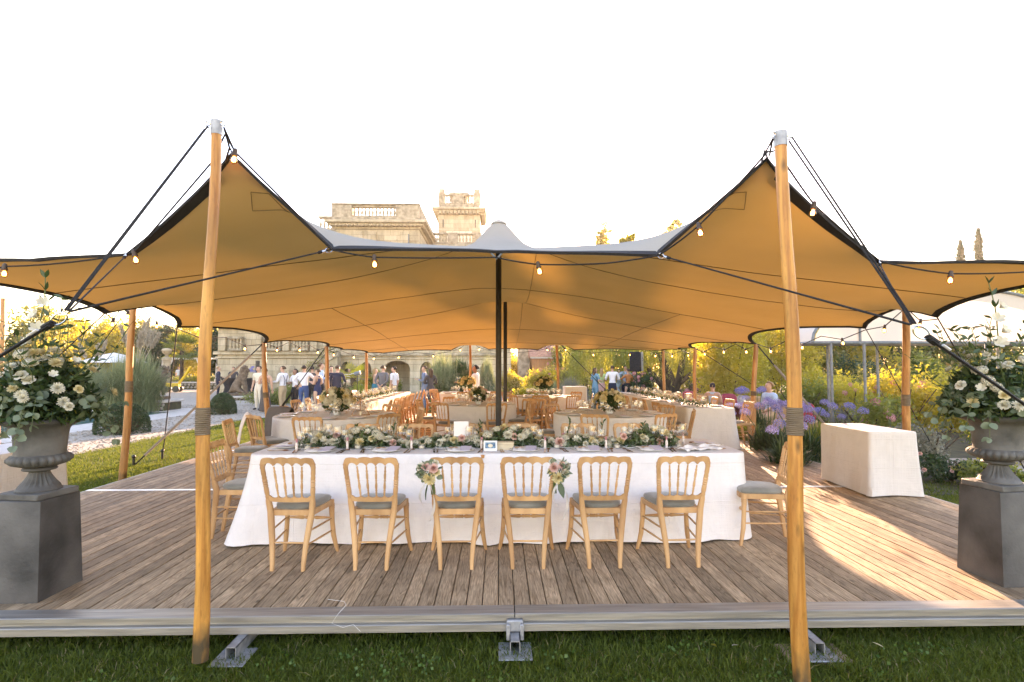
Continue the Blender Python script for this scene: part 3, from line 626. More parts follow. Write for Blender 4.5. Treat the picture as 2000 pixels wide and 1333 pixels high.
# ---------------------------------------------------------------- poles
def pole(name, base, top, r0, r1, label, cat, mat, band=None, cap=False, group=None, wob=.02, seed=0):
    rd = random.Random(seed); t = thing(name, label, cat, base, 0, group)
    b_ = Vector((0, 0, 0)); e = Vector(top) - Vector(base); k = 14; pth, rr = [], []
    for i in range(k + 1):
        f = i / k; p = b_.lerp(e, f) + Vector((math.sin(f * 5 + seed) * wob * math.sin(PI * f), math.cos(f * 4 + seed) * wob * .5 * math.sin(PI * f), 0)); pth.append(p); rr.append((r0 + (r1 - r0) * f) * (1 + rd.uniform(-.03, .03)))
    mb = MB(); mb.tube(pth, rr, 14); mb.build('shaft', mat, t, angle=60)
    if band:
        f0, f1 = band; q = [pth[0].lerp(pth[-1], f) for f in (f0, f1)]
        i0 = [i for i in range(k + 1) if f0 - .08 <= i / k <= f1 + .08]
        def at(f): i = min(int(f * k), k - 1); return pth[i].lerp(pth[i + 1], f * k - i)
        n = 14 if r0 > .03 else 6
        mb = MB(); ring, rad = [], []
        for j in range(n * 4 + 1): f = f0 + (f1 - f0) * j / (n * 4); ring.append(at(f)); rad.append((r0 + (r1 - r0) * f) * 1.05 + .0022 + .0028 * math.sin(j * PI / 2) * (1 if j % 2 else 0))
        mb.tube(ring, rad, 16); mb.build('twine_wrap', 'twine', t, angle=70)
    if cap:
        d = (pth[-1] - pth[-2]).normalized(); p = pth[-1]
        mb = MB(); mb.tube([p - d * .075, p + d * .012, p + d * .0121], [r1 * 1.1, r1 * 1.1, r1 * .9], 18); c_ = mb.build('metal_cap', 'galv', t, angle=30)
        mb = MB(); u = Vector((1, 0, 0)) * (1 if cap > 0 else -1)
        for sg in (1, -1):
            mb = MB(); mb.tube([p + u * sg * r1 * 1.05 + Vector((sg * u.x * .016 * (1 - math.cos(a)), -.012, .016 * math.sin(a) - .01)) for a in (2 * PI * i / 10 for i in range(11))], .0035, 6)
            mb.build('eye_ring', 'steel', t)
    return t
TOP_L, TOP_R = P(423, 240, 3.32), P(1524, 262, 3.08)
pole('tent_pole', P(391, 1290, 3.27), TOP_L, .0425, .0285, 'thick honey coloured wooden pole in front of the deck on the left', 'tent pole', 'pole', (.405, .455), -1, 'front tent poles', .026, 2)
pole('tent_pole', Vector((P(1567, 1335, 3.03).x, 3.03, LAWN_Z)), TOP_R, .045, .033, 'thick honey coloured wooden pole in front of the deck on the right', 'tent pole', 'pole', (.44, .49), 1, 'front tent poles', .028, 5)
def lawnpt(px, y): return Vector((P(px, 800, y).x, y, LAWN_Z))
side_poles = [(lawnpt(243, 8.35), bound[33], 'wooden side pole on the lawn beside the left deck edge', .052, (.50, .56)),
              (lawnpt(527, 11.7), bound[31], 'slanting wooden side pole rising behind the draped chair', .055, (.48, .53)),
              (lawnpt(646, 14.6), bound[29], 'slanting wooden pole beside the man in the dark blazer', .055, None),
              (lawnpt(717, 17.3), bound[27], 'slim wooden pole at the far left corner of the tent', .05, None),
              (lawnpt(918, 18.9), bound[24], 'slim wooden back pole just behind the waiter', .05, None),
              (lawnpt(1091, 18.9), bound[21], 'slim wooden back pole in front of the tiled barn', .05, None),
              (lawnpt(1296, 17.3), bound[18], 'pale slim wooden pole beside the willow trunk', .05, None),
              (lawnpt(1355, 14.5), bound[16], 'orange wooden pole right of the willow trunk', .05, None),
              (lawnpt(1467, 11.1), bound[14], 'slanting wooden side pole among the purple agapanthus', .055, (.52, .56)),
              (lawnpt(1769, 7.6), bound[12], 'wooden side pole behind the bare white table on the right', .052, (.47, .53)),
              (lawnpt(-2, 11), P(6, 583, 11), 'distant wooden pole at the far left behind the urn', .042, None)]
for i, (b_, t_, lab, r_, bd) in enumerate(side_poles):
    pole('tent_pole', b_, t_, r_, r_ * .85, lab, 'tent pole', 'polefar', bd, 0, 'side tent poles', .02, i)
for t_, lab, y in ((tips[0], 'tall black steel centre pole nearest the front table', 8.0), (tips[1], 'second black centre pole deeper inside the tent', 12.6)):
    p = thing('centre_pole', lab, 'tent pole', (t_.x, t_.y, 0), 0, 'black centre poles')
    mb = MB(); mb.lathe([(.042, 0), (.042, t_.z - .05)], 18); mb.build('shaft', 'black', p)
    mb = MB(); mb.lathe([(.12, 0), (.12, .008), (.06, .012), (.05, .06)], 18); mb.build('base_plate', 'black', p)
    mb = MB(); mb.lathe([(.04, t_.z - .12), (.085, t_.z - .075), (.06, t_.z - .03), (.01, t_.z - .012)], 18); mb.build('pole_head', 'black', p)
# ---------------------------------------------------------------- guy ropes
def line(a, b_, sag=0, n=8):
    a, b_ = Vector(a), Vector(b_); return [a.lerp(b_, i / n) - Vector((0, 0, sag * 4 * (i / n) * (1 - i / n))) for i in range(n + 1)]
def ringmesh(mb, c, r, ax, th=.007, el=1.6):
    u = Vector(ax).normalized(); w = u.cross(Vector((0, 1, .3))).normalized()
    mb.tube([c + u * r * el * math.cos(a) + w * r * math.sin(a) for a in (2 * PI * i / 20 for i in range(21))], th, 8, cap=False)
RING_L, RING_R = P(133, 612, 2.5), P(1782, 638, 2.32)
for ring, top, l2, l1, stake, s, lab in ((RING_L, TOP_L, LOW_L2, LOW_L1, Vector((-4.75, 2.35, LAWN_Z)), -1, 'left'), (RING_R, TOP_R, LOW_R2, LOW_R1, Vector((4.3, 2.1, LAWN_Z)), 1, 'right')):
    g = thing('guy_rope', f'black guy ropes meeting at a steel ring by the {"glad" if 0 else ""}{lab} flower urn'.replace('  ', ' '), 'guy rope', ring, 0, 'front guy ropes')
    o0 = Vector(ring)
    def L(p): return Vector(p) - o0
    tp = Vector(top) + Vector((s * .055, -.01, -.035))
    for d in (-.010, .010):
        mb = MB(); mb.tube(line(L(tp) + Vector((d, 0, d)), Vector((d * .5 + s * .01, 0, .012))), .0052, 7); mb.build('rope', 'rope', g)
    mb = MB(); mb.tube(line(L(l2), Vector((0, .006, .01))), .0042, 7); mb.build('rope', 'rope', g)
    mb = MB(); mb.tube(line(L(l1), Vector((-s * .01, 0, .008))), .0055, 7); mb.build('rope', 'rope', g)
    mb = MB(); mb.tube([L(tp), L(tp) + Vector((0, 0, .03)), L(tp) + Vector((-s * .025, .01, .035)), L(tp) + Vector((-s * .03, .01, 0)), L(tp)], .004, 6); mb.build('carabiner', 'steel', g)
    ax = (stake - o0).normalized(); rc = ax * .045
    mb = MB(); ringmesh(mb, rc, .022, ax, .0042, 1.7); mb.build('steel_ring', 'steel', g)
    mb = MB(); mb.tube(line(rc + ax * .025, stake - o0), .0125, 6, flat=.45); mb.tube(line(rc + ax * .03 + Vector((0, -.02, -.016)), stake - o0 + Vector((0, -.03, 0))), .0105, 6, flat=.45); mb.build('strap', 'strap', g)
    mb = MB(); mb.tube([rc + ax * .03, rc + ax * .075], .021, 8, flat=.7); mb.build('knot', 'strap', g)
    mb = MB(); mb.tube([rc + ax * .09 - Vector((0, .018, 0)), rc + ax * .125 - Vector((0, .018, 0))], .011, 6, flat=.5); mb.build('strap_label', 'white_card', g)
    for q in (l1, l2):
        dr = (o0 - q).normalized(); mb = MB(); ringmesh(mb, L(q) + dr * .04, .016, dr, .0045, 2.2); mb.build('carabiner', 'steel', g)
        mb = MB(); mb.tube([L(q) + dr * .085, L(q) + dr * .115], .012, 8); mb.build('rope_clamp', 'steel', g)
        mb = MB(); mb.tube([L(q) + dr * .115, L(q) + dr * .14], .011, 8); mb.build('knot', 'rope', g)
# loops holding each peak to its pole cap
for pk, tp, lab in ((PEAK_L, TOP_L, 'left'), (PEAK_R, TOP_R, 'right')):
    s = 1 if lab == 'left' else -1
    g = thing('peak_loop', f'short rope loop tying the tent peak to the {lab} front pole cap', 'rope loop', tp, 0, 'peak loops'); e = pk - tp
    mb = MB(); a = Vector((s * .045, 0, -.03))
    mb.tube(line(a, e + Vector((-.01, 0, .03))), .006, 6); mb.tube(line(a, e + Vector((.02, 0, .02))), .006, 6); mb.build('rope', 'rope', g)
    mb = MB(); mb.tube([e + Vector((-.035, 0, -.04)), e + Vector((-.012, 0, .05)), e + Vector((.02, 0, -.03))], .011, 6, flat=.5); mb.build('webbing', 'strap', g)
# further guy lines of the side poles, to pegs in the lawn
def guy(a, b_, lab, r=.008, strap=None, peg=True):
    g = thing('guy_line', lab, 'guy rope', a, 0, 'side guy lines'); e = Vector(b_) - Vector(a)
    mb = MB(); mb.tube(line((0, 0, 0), e, .01), r, 6); mb.build('rope', 'rope', g)
    if strap: mb = MB(); mb.tube(line(e * strap, e * .93, 0), r * 3.2, 6, flat=.5); mb.build('strap', M['strapb'] if 0 else 'twine' if strap < .5 else 'strap', g)
    if peg:
        mb = MB(); d = e.normalized(); mb.tube([e + Vector((0, 0, .16)), e + Vector((0, 0, -.03))], .022, 8); mb.ball(e + Vector((0, 0, .16)), .035, nu=8, nv=5); mb.build('peg', 'black', g)
guy(bound[31], Vector((P(262, 868, 9.9).x, 9.9, LAWN_Z)), 'brown strapped guy line running from the pole behind the draped chair down to the lawn', .012, .12)
guy(bound[32], Vector((P(318, 858, 10.6).x, 10.6, LAWN_Z)), 'thin black guy line pegged into the lawn beside the gravel', .01)
guy(bound[34], Vector((-6.6, 6.0, LAWN_Z)), 'thin guy line dropping from the tent edge behind the left urn flowers', .007)
guy(bound[33], Vector((-8.2, 9.5, LAWN_Z)), 'faint guy line sloping left past the pampas grass', .006)
guy(bound[29], Vector((P(512, 790, 16).x, 16.4, LAWN_Z)), 'black guy line crossing in front of the standing guests', .014, .55)
guy(bound[14], Vector((P(1660, 835, 9.3).x + .2, 9.3, LAWN_Z)), 'dark strapped guy line crossing the purple agapanthus on the right', .012, .2)
guy(bound[16], Vector((8.3, 13.5, LAWN_Z)), 'black guy line in front of the yellow shrubs by the seated woman', .01)
guy(bound[11], Vector((6.9, 6.9, LAWN_Z)), 'pair of thin guy lines dropping behind the right urn flowers', .008)
guy(bound[13], Vector((7.6, 9.3, LAWN_Z)), 'thin guy line from the scalloped tent edge over the rose bushes', .007)
guy(bound[21], Vector((5.0, 21.5, LAWN_Z)), 'guy line of the back pole in front of the barn', .012)
# ---------------------------------------------------------------- string lights
M['bulb'] = emat('lit_filament', (1, .55, .17), 9.0)
M['bulbglass'] = glassmat('amber_bulb_glass', (1, .72, .36), .08, .5)
M['socket'] = pm('brown_socket', (.05, .028, .018), (.08, .05, .03), 20, .5)
def bulb_meshes():
    a = MB(); a.lathe([(.004, .024), (.013, .018), (.0155, .004), (.0155, -.012), (.019, -.016), (.019, -.026), (.014, -.03)], 12)
    b_ = MB(); b_.lathe([(.012, -.028), (.017, -.036), (.0225, -.05), (.0225, -.058), (.017, -.072), (.006, -.08), (.001, -.081)], 14, cap=False)
    c_ = MB()
    for k in range(4): t = k * PI / 2; c_.tube([(.003 * math.cos(t), .003 * math.sin(t), -.034), (.010 * math.cos(t), .010 * math.sin(t), -.05), (.008 * math.cos(t), .008 * math.sin(t), -.066)], .0032, 6)
    return a.mesh('socket', 'socket'), b_.mesh('bulb', 'bulbglass'), c_.mesh('filament', 'bulb')
SK, BU, FI = bulb_meshes()
def string(pts, bulbs, lab, r=.006, sag=.03, scale=1.0):
    g = thing('string_light', lab, 'string lights', pts[0], 0, 'strings of bulbs along the tent edge'); o0 = Vector(pts[0]); q = []
    for a, b_ in zip(pts, pts[1:]): q += line(Vector(a) - o0, Vector(b_) - o0, sag, 6)[:-1]
    q.append(Vector(pts[-1]) - o0); mb = MB(); mb.tube(q, r, 6); mb.build('cable', 'rope', g)
    for p in bulbs:
        l_ = Vector(p) - o0; rz = random.uniform(0, 3)
        s = ob('light_bulb', SK, g, l_, rz); s.scale = (scale,) * 3; s.rotation_euler = (random.uniform(-.2, .2), random.uniform(-.25, .25), rz)
        ob('glass_globe', BU, s); ob('filament', FI, s)
    return g
fb = [P(9, 521, 4.0), P(262, 494, 3.86), P(459, 297, 3.5), P(731, 503, 3.93), P(1051, 517, 3.98), P(1365, 441, 3.6), P(1590, 400, 3.45), P(1857, 535, 3.9)]
string([P(-60, 520, 4.1), fb[0], fb[1]], fb[:2], 'string of lit bulbs along the front tent edge left of the left pole', sag=.02)
string([fb[1], P(413, 318, 3.6), P(440, 262, 3.5), fb[2], P(580, 418, 3.7), LOW_L1 + Vector((0, -.03, -.01))], [fb[2]], 'string with one lit bulb at the left tent peak', sag=0)
string([LOW_L1 + Vector((0, -.03, -.01)), fb[3], P(968, 503, 4.0), fb[4], P(1180, 515, 3.9), LOW_R1 + Vector((0, -.03, -.01))], fb[3:5], 'string with two lit bulbs across the middle of the front edge', sag=.005)
string([LOW_R1 + Vector((0, -.03, -.01)), fb[5], P(1500, 296, 3.3), P(1516, 292, 3.3), fb[6], LOW_R2 + Vector((0, -.02, 0))], fb[5:7], 'string with two lit bulbs over the right tent peak', sag=.008)
string([LOW_R2 + Vector((0, -.02, 0)), fb[7], P(2050, 528, 4.1)], [fb[7]], 'string with one lit bulb right of the right pole', sag=.01)
def hang(i0, i1, n, lab, dz=.10):
    q = [bound[i] for i in range(i0, i1 + 1)]; pts, bl = [], []
    for a, b_ in zip(q, q[1:]):
        L_ = (a - b_).length; k = max(1, round(L_ / 1.15))
        for j in range(k): pts.append(a.lerp(b_, j / k) + Vector((0, 0, -.03))); bl.append(a.lerp(b_, (j + .5) / k) + Vector((0, 0, -dz - .03)))
    pts2 = []
    for a, b_ in zip(pts + [q[-1]], bl + [None]):
        pts2.append(a); 
        if b_ is not None: pts2.append(b_)
    string(pts2, bl, lab, .007, .0, 1.2)
hang(11, 14, 0, 'bulbs strung under the right tent edge above the flower bed')
hang(14, 19, 0, 'bulbs strung under the right tent edge in front of the willow')
hang(19, 26, 0, 'bulbs strung under the back tent edge', .08)
hang(26, 31, 0, 'bulbs strung under the far left tent edge in front of the chateau')
hang(31, 34, 0, 'bulbs strung under the left tent edge above the lawn')
# ================================================================ chairs
def chair_meshes():
    g = {}
    H, ZS = .85, .435
    def yb(z): return -.185 - .23 * max(0, z - .43) - .04 * max(0, (.43 - z)) * 1.4      # back plane
    def post(s):
        mb = MB(); rings = []
        for z, x, w, d in ((0, .118, .0135, .014), (.06, .119, .0155, .016), (.2, .13, .019, .02), (.34, .148, .021, .023), (.43, .160, .021, .024), (.50, .168, .019, .021), (.53, .172, .015, .015)):
            y = yb(z) - .0 + (-.028 * (1 - z / .43) if z < .43 else 0); x *= s
            rings.append([(x + w * cx, y + d * cy, z) for cx, cy in ((-1, -.6), (-.6, -1), (.6, -1), (1, -.6), (1, .6), (.6, 1), (-.6, 1), (-1, .6))])
        mb.loft(rings)
        a = Vector((s * .172, yb(.53), .53)); b_ = Vector((s * .196, yb(.80), .80))
        mb.turned(a, b_, [(0, .014), (.05, .0185), (.1, .015), (.16, .018), (.3, .0185), (.34, .0145), (.37, .02), (.41, .0145), (.44, .02), (.48, .0145), (.51, .0205), (.56, .015), (.6, .019), (.66, .0145), (.7, .018), (.85, .0165), (.9, .0195), (.94, .0155), (1, .018)], 10)
        return mb.mesh('back_post', 'chair', angle=35)
    g['post'] = (post(-1), post(1))
    def arch(x, w, pk):   # height of five arches over |x|<w
        t = (x / w + 1) / 2 * 5; f = t - math.floor(min(t, 4.9999)); return pk * (max(0, 1 - (2 * f - 1) ** 2)) ** .5
    mb = MB(); rings = []; W = .205
    for i in range(61):
        x = -W + 2 * W * i / 60; xx = abs(x) / W; edge = max(0, (xx - .93) / .07)
        top = .838 + .010 * abs(math.sin((x / W) * PI * 2)) ** .8 + .006 * (1 - xx) - .026 * edge ** 2
        bot = .772 + arch(max(-.178, min(.178, x)), .1781, .036) if abs(x) < .178 else .772 + .01 * edge
        th = .0115; rings.append([(x, yb(bot) - th, bot), (x, yb(top) - th * .8, top - .004), (x, yb(top), top), (x, yb(top) + th * .8, top - .004), (x, yb(bot) + th, bot)])
    mb.loft(rings); g['top'] = mb.mesh('top_rail', 'chair', angle=45)
    mb = MB(); rings = []; W = .165
    for i in range(41):
        x = -W + 2 * W * i / 40
        bot = .502 + .006 * (x / W) ** 2; top = .535 + .020 - arch(max(-.15, min(.15, x)), .1501, .02); th = .0105
        rings.append([(x, yb(bot) - th, bot), (x, yb(top) - th, top), (x, yb(top) + th, top), (x, yb(bot) + th, bot)])
    mb.loft(rings); g['low'] = mb.mesh('lower_rail', 'chair', angle=45)
    sp = []
    pr = [(0, .006), (.06, .0065), (.12, .0085), (.16, .006), (.2, .0095), (.23, .006), (.27, .0095), (.35, .0105), (.46, .0075), (.49, .0055), (.52, .0105), (.55, .0055), (.6, .0085), (.72, .0098), (.8, .0065), (.84, .0098), (.88, .006), (1, .0068)]
    for k in range(4):
        f = (k - 1.5) / 1.5; mb = MB(); mb.turned((f * .09, yb(.55), .545), (f * .107, yb(.775), .778), pr, 7); sp.append(mb.mesh('spindle', 'chair', angle=60))
    g['sp'] = sp
    def fl(s):
        mb = MB(); a = [Vector((s * .182, .172, .435)), Vector((s * .184, .174, .36)), Vector((s * .188, .178, .26)), Vector((s * .198, .187, .14)), Vector((s * .213, .205, .05)), Vector((s * .224, .216, 0))]
        mb.tube(a, [.021, .022, .019, .020, .0165, .0125], 10)
        for z, r in ((.395, .0255), (.38, .0255), (.365, .025), (.335, .0225)): mb.lathe([(r - .004, z - .006), (r, z), (r - .004, z + .006)], 10, (s * .1845, .1745, 0))
        return mb.mesh('front_leg', 'chair', angle=40)
    g['fl'] = (fl(-1), fl(1))
    mb = MB(); rings = []
    def outline(k, off=0):
        pts = [(-.162, -.178), (.162, -.178), (.196, .175), (.15, .205), (0, .212), (-.15, .205), (-.196, .175)]
        q = []
        for (x, y) in pts: q.append((x * (1 + off), y * (1 + off)))
        return q
    for z, o_ in ((.392, -.02), (.395, 0), (.432, 0), (.436, -.02)): rings.append([(x, y, z) for x, y in outline(0, o_)])
    mb.loft(rings); g['frame'] = mb.mesh('seat_frame', 'chair', angle=30)
    mb = MB(); rings = []
    base = [Vector((x, y)) for x, y in outline(0, -.03)]; dense = []
    for a, b_ in zip(base, base[1:] + base[:1]): dense += [a.lerp(b_, t / 4) for t in range(4)]
    for _ in range(2): dense = [(dense[i - 1] + dense[i] * 2 + dense[(i + 1) % len(dense)]) / 4 for i in range(len(dense))]
    for z, s in ((.432, .96), (.445, 1.005), (.46, 1.01), (.474, .96), (.484, .8), (.49, .5), (.492, .12)): rings.append([(p.x * s, p.y * s + .012 * (1 - s), z) for p in dense])
    mb.loft(rings); g['seat'] = mb.mesh('seat_cushion', 'velvet', angle=80)
    st = []
    mb = MB(); mb.turned((-.187, .178, .285), (.187, .178, .285), [(0, .007), (.1, .009), (.25, .012), (.35, .015), (.4, .008), (.43, .0155), (.46, .01), (.48, .015), (.5, .011), (.52, .015), (.54, .01), (.57, .0155), (.6, .008), (.65, .015), (.75, .012), (.9, .009), (1, .007)], 8); st.append(mb.mesh('stretcher', 'chair', angle=60))
    for s in (-1, 1):
        for z in (.285, .185):
            mb = MB(); f = z / .43; mb.turned((s * (.118 + .042 * f), yb(z) - .028 * (1 - f), z), (s * .193, .182, z), [(0, .0065), (.5, .0085), (1, .0065)], 6); st.append(mb.mesh('stretcher', 'chair', angle=80))
    mb = MB(); mb.turned((-.13, yb(.2) - .015, .2), (.13, yb(.2) - .015, .2), [(0, .0065), (.5, .008), (1, .0065)], 6); st.append(mb.mesh('stretcher', 'chair', angle=80))
    g['st'] = st; return g
CH = chair_meshes()
chair0 = thing('dining_chair', 'dining chair', 'chair')
for me_ in CH['post']: ob('back_post', me_, chair0)
ob('top_rail', CH['top'], chair0); ob('lower_rail', CH['low'], chair0)
for me_ in CH['sp']: ob('spindle', me_, chair0)
for me_ in CH['fl']: ob('front_leg', me_, chair0)
ob('seat_frame', CH['frame'], chair0); ob('seat_cushion', CH['seat'], chair0)
for me_ in CH['st']: ob('stretcher', me_, chair0)
first_chair = [True]
def chair(x, y, face, label, group):
    """face: degrees the sitter looks towards, 0 = +y (away from the camera), 90 = -x"""
    rz = R(face)
    if first_chair[0]:
        first_chair[0] = False; chair0.location = (x, y, 0); chair0.rotation_euler = (0, 0, rz); chair0['label'] = label; chair0['group'] = group; return chair0
    return dup(chair0, (x, y, 0), rz, label, group)
NEAR = 'carved chairs along the near side of the front table'
nearx = [-1.572, -.955, -.325, .228, .803, 1.402]
for x, f, lab in zip(nearx, (-3, -1.5, 1, -1, 1.5, 2.5), ('carved beech chair at the left end of the front row', 'carved chair second in the front row, beside the one at its left end',
        'carved chair with a bouquet tied to its left back post', 'carved chair with a bouquet tied to its right back post', 'carved chair just right of the chair with the right-hand bouquet', 'carved chair at the right end of the front row')):
    chair(x, 4.50, f, lab, NEAR)
chair(-2.33, 5.20, -86, 'carved chair side-on at the left end of the front table', 'end chairs of the front table')
chair(2.33, 4.93, 78, 'carved chair side-on at the right end, half behind the pole', 'end chairs of the front table')
chair(-3.25, 7.35, -80, 'carved chair seen from the side in front of the draped chair', 'chairs left of the front table')
chair(-3.42, 8.35, -62, 'chair draped with a pale jacket near the left side pole', 'chairs left of the front table')
for x, a, w in zip((-1.62, -1.0, -.35, .28, .95, 1.6), (180, 176, 183, 180, 178, 182), ('leftmost', 'second from the left', 'left of the black pole', 'right of the black pole', 'second from the right', 'rightmost')):
    chair(x, 6.42, a, f'{w} carved chair on the far side of the front table', 'chairs on the far side of the front table')

# ================================================================ tables and cloths
def smooth_outline(kind, x0, x1, y0, y1, n=160):
    cx, cy, hx, hy = (x0 + x1) / 2, (y0 + y1) / 2, (x1 - x0) / 2, (y1 - y0) / 2; pts = []
    if kind == 'round':
        for i in range(n): a = 2 * PI * i / n; pts.append((cx + hx * math.cos(a), cy + hy * math.sin(a), math.cos(a), math.sin(a)))
    else:
        r = kind; segs = []
        P_ = 4 * (hx - r) + 4 * (hy - r) + 2 * PI * r
        for i in range(n):
            d = P_ * i / n
            for (sx, sy, L_, ux, uy, nx, ny, ax, ay, a0) in ((-hx + r, -hy, 2 * (hx - r), 1, 0, 0, -1, hx - r, -hy + r, -PI / 2), (hx, -hy + r, 2 * (hy - r), 0, 1, 1, 0, hx - r, hy - r, 0), (hx - r, hy, 2 * (hx - r), -1, 0, 0, 1, -hx + r, hy - r, PI / 2), (-hx, hy - r, 2 * (hy - r), 0, -1, -1, 0, -hx + r, -hy + r, PI)):
                if d <= L_: pts.append((cx + sx + ux * d, cy + sy + uy * d, nx, ny)); break
                d -= L_
                if d <= r * PI / 2: a = a0 + d / r; pts.append((cx + ax + r * math.cos(a), cy + ay + r * math.sin(a), math.cos(a), math.sin(a))); break
                d -= r * PI / 2
    return pts
def cloth(name, kind, x0, x1, y0, y1, z, label, cat='tablecloth', group=None, floor=.006, flare=.10, fold=.028, freq=5.0, mat='linen', seed=0, n=220, corner=0, loc=None, rz=0, hemwave=.015):
    pts = smooth_outline(kind, -(x1 - x0) / 2, (x1 - x0) / 2, -(y1 - y0) / 2, (y1 - y0) / 2, n)
    rd = random.Random(seed); ph = [rd.uniform(0, 6) for _ in range(4)]; per = sum(math.dist(pts[i][:2], pts[i - 1][:2]) for i in range(n)); rings = []; s = 0
    arc = []
    for i in range(n): arc.append(s); s += math.dist(pts[i][:2], pts[(i + 1) % n][:2])
    def ring(t):
        q = []
        for i, (px, py, nx, ny) in enumerate(pts):
            a = arc[i] / per * 2 * PI; k1, k2, k3 = round(per * freq / 6.28 * 2.2), round(per * freq / 6.28 * 3.7), round(per * .8)
            cn = abs(nx * ny) * 2
            am = (.35 + .65 * (.5 + .5 * math.sin(k3 * a + ph[3]))) * (1 + corner * cn)
            w = fold * t ** 1.2 * am * (math.sin(k1 * a + ph[0] + .8 * math.sin(k3 * a)) + .5 * math.sin(k2 * a + ph[1] + t * .8))
            off = .006 + flare * (t ** 1.4) * (1 + corner * cn) * (.8 + .3 * math.sin(k3 * a + ph[2])) + w
            zz = z + .002 - (z - floor) * t + (hemwave * t ** 3 * (.5 + .5 * math.sin(k1 * a + ph[2])))
            q.append((px + nx * off, py + ny * off, zz))
        return q
    lip = [(px + nx * .0, py + ny * .0, z + .004) for px, py, nx, ny in pts]
    top = []
    for f in (.02, .35, .7, .93, .99): top.append([(px * f, py * f, z + .0045 + .0009 * math.sin(px * 9 + py * 14 + f * 5)) for px, py, _, _ in pts])
    lst = top + [lip] + [ring(t) for t in (.02, .06, .14, .24, .36, .48, .6, .72, .84, .93, .985, 1)]
    mb = MB(); mb.loft(lst, cap=False); mb.f.append(tuple(range(n))); mb.m.append(0)
    o = ob(name, mb.mesh(name, mat, angle=70)); o.location = loc if loc else ((x0 + x1) / 2, (y0 + y1) / 2, 0); o.rotation_euler = (0, 0, rz)
    return tag(o, label, cat, group)
def table(kind, x0, x1, y0, y1, label, z=.75, group=None):
    cx, cy = (x0 + x1) / 2, (y0 + y1) / 2; t = thing('dining_table', label, 'table', (cx, cy, 0), 0, group); hx, hy = (x1 - x0) / 2 - .01, (y1 - y0) / 2 - .01
    mb = MB(); mb.loft([[(px * .99, py * .99, zz) for px, py, _, _ in smooth_outline(kind, -hx, hx, -hy, hy, 48)] for zz in (z - .03, z - .002)]); mb.build('tabletop', 'timber', t)
    for sx in (-.72, .72):
        for sy in (-.6, .6): mb = MB(); mb.tube([(sx * hx, sy * hy, 0), (sx * hx, sy * hy, z - .03)], .02, 8); mb.build('leg', 'tube', t)
    return t
TZ = .755
LT = 'white cloths on the dining tables'
table(.08, -2.2, 2.22, 4.94, 5.9, 'long front dining table under two overlapping white cloths')
cloth('tablecloth', .10, -2.2, -.12, 4.94, 5.9, TZ, 'white linen tablecloth over the left half of the front table', 'tablecloth', LT, flare=.09, fold=.034, seed=3, corner=.9, n=260, hemwave=.012)
cloth('tablecloth', .10, -.145, 2.22, 4.925, 5.905, TZ + .003, 'white linen tablecloth over the right half of the front table, its hem lapping the other', 'tablecloth', LT, flare=.095, fold=.034, seed=8, corner=.9, n=280, hemwave=.012)
RT = [('round', -3.55, -1.66, 8.05, 9.95, 'round table behind the left half of the garland'), ('round', -1.28, .36, 10.8, 12.44, 'round table by the black pole'),
      ('round', .92, 2.76, 8.3, 10.14, 'round table behind the right half of the garland'), ('round', .35, 2.0, 13.6, 15.2, 'round table with the tall flower stand'), ('round', -1.75, -.05, 15.7, 17.3, 'sunlit round table by the waiter')]
for i, (k_, x0, x1, y0, y1, lab) in enumerate(RT):
    table(k_, x0, x1, y0, y1, lab); cloth('tablecloth', k_, x0, x1, y0, y1, TZ, f'white cloth hanging to the deck round the {lab}'.replace('round the round', 'round the'), 'tablecloth', LT, flare=.05, fold=.035, freq=6, seed=20 + i, mat='linen2')
table(.06, 3.5, 4.42, 10.25, 16.8, 'long dining table running away along the right deck edge')
cloth('tablecloth', .07, 3.5, 4.42, 10.25, 16.8, TZ, 'long white cloth on the table along the right deck edge', 'tablecloth', LT, flare=.07, fold=.03, seed=31, n=420, mat='linen2', corner=.5)
table(.06, -3.75, -2.72, 11.2, 17.2, 'long dining table in the sun along the left deck edge')
cloth('tablecloth', .07, -3.75, -2.72, 11.2, 17.2, TZ, 'long white cloth lit by the sun along the left deck edge', 'tablecloth', LT, flare=.07, fold=.03, seed=32, n=420, mat='linen2', corner=.5)
table(.03, 2.1, 2.78, 17.4, 18.1, 'small side table at the back of the deck'); cloth('tablecloth', .04, 2.1, 2.78, 17.4, 18.1, .9, 'small plain white cloth at the back of the deck', 'tablecloth', LT, flare=.05, fold=.02, seed=40, mat='linen2')
table(.02, 4.39, 4.96, 6.48, 7.48, 'bare side table standing by the right urn'); cloth('tablecloth', .025, 4.39, 4.96, 6.48, 7.48, .755, 'pinkish white cloth over the bare side table by the right urn', 'tablecloth', 'cloths of the bare side tables', flare=.024, fold=.032, freq=3, seed=41, mat='linen2', corner=1.0, hemwave=.01)
table(.02, -4.95, -4.38, 4.95, 5.75, 'bare side table standing behind the left urn'); cloth('tablecloth', .025, -4.95, -4.38, 4.95, 5.75, .755, 'pinkish cloth over the bare side table behind the left urn', 'tablecloth', 'cloths of the bare side tables', flare=.03, fold=.010, freq=3, seed=42, mat='linen2', corner=.8)
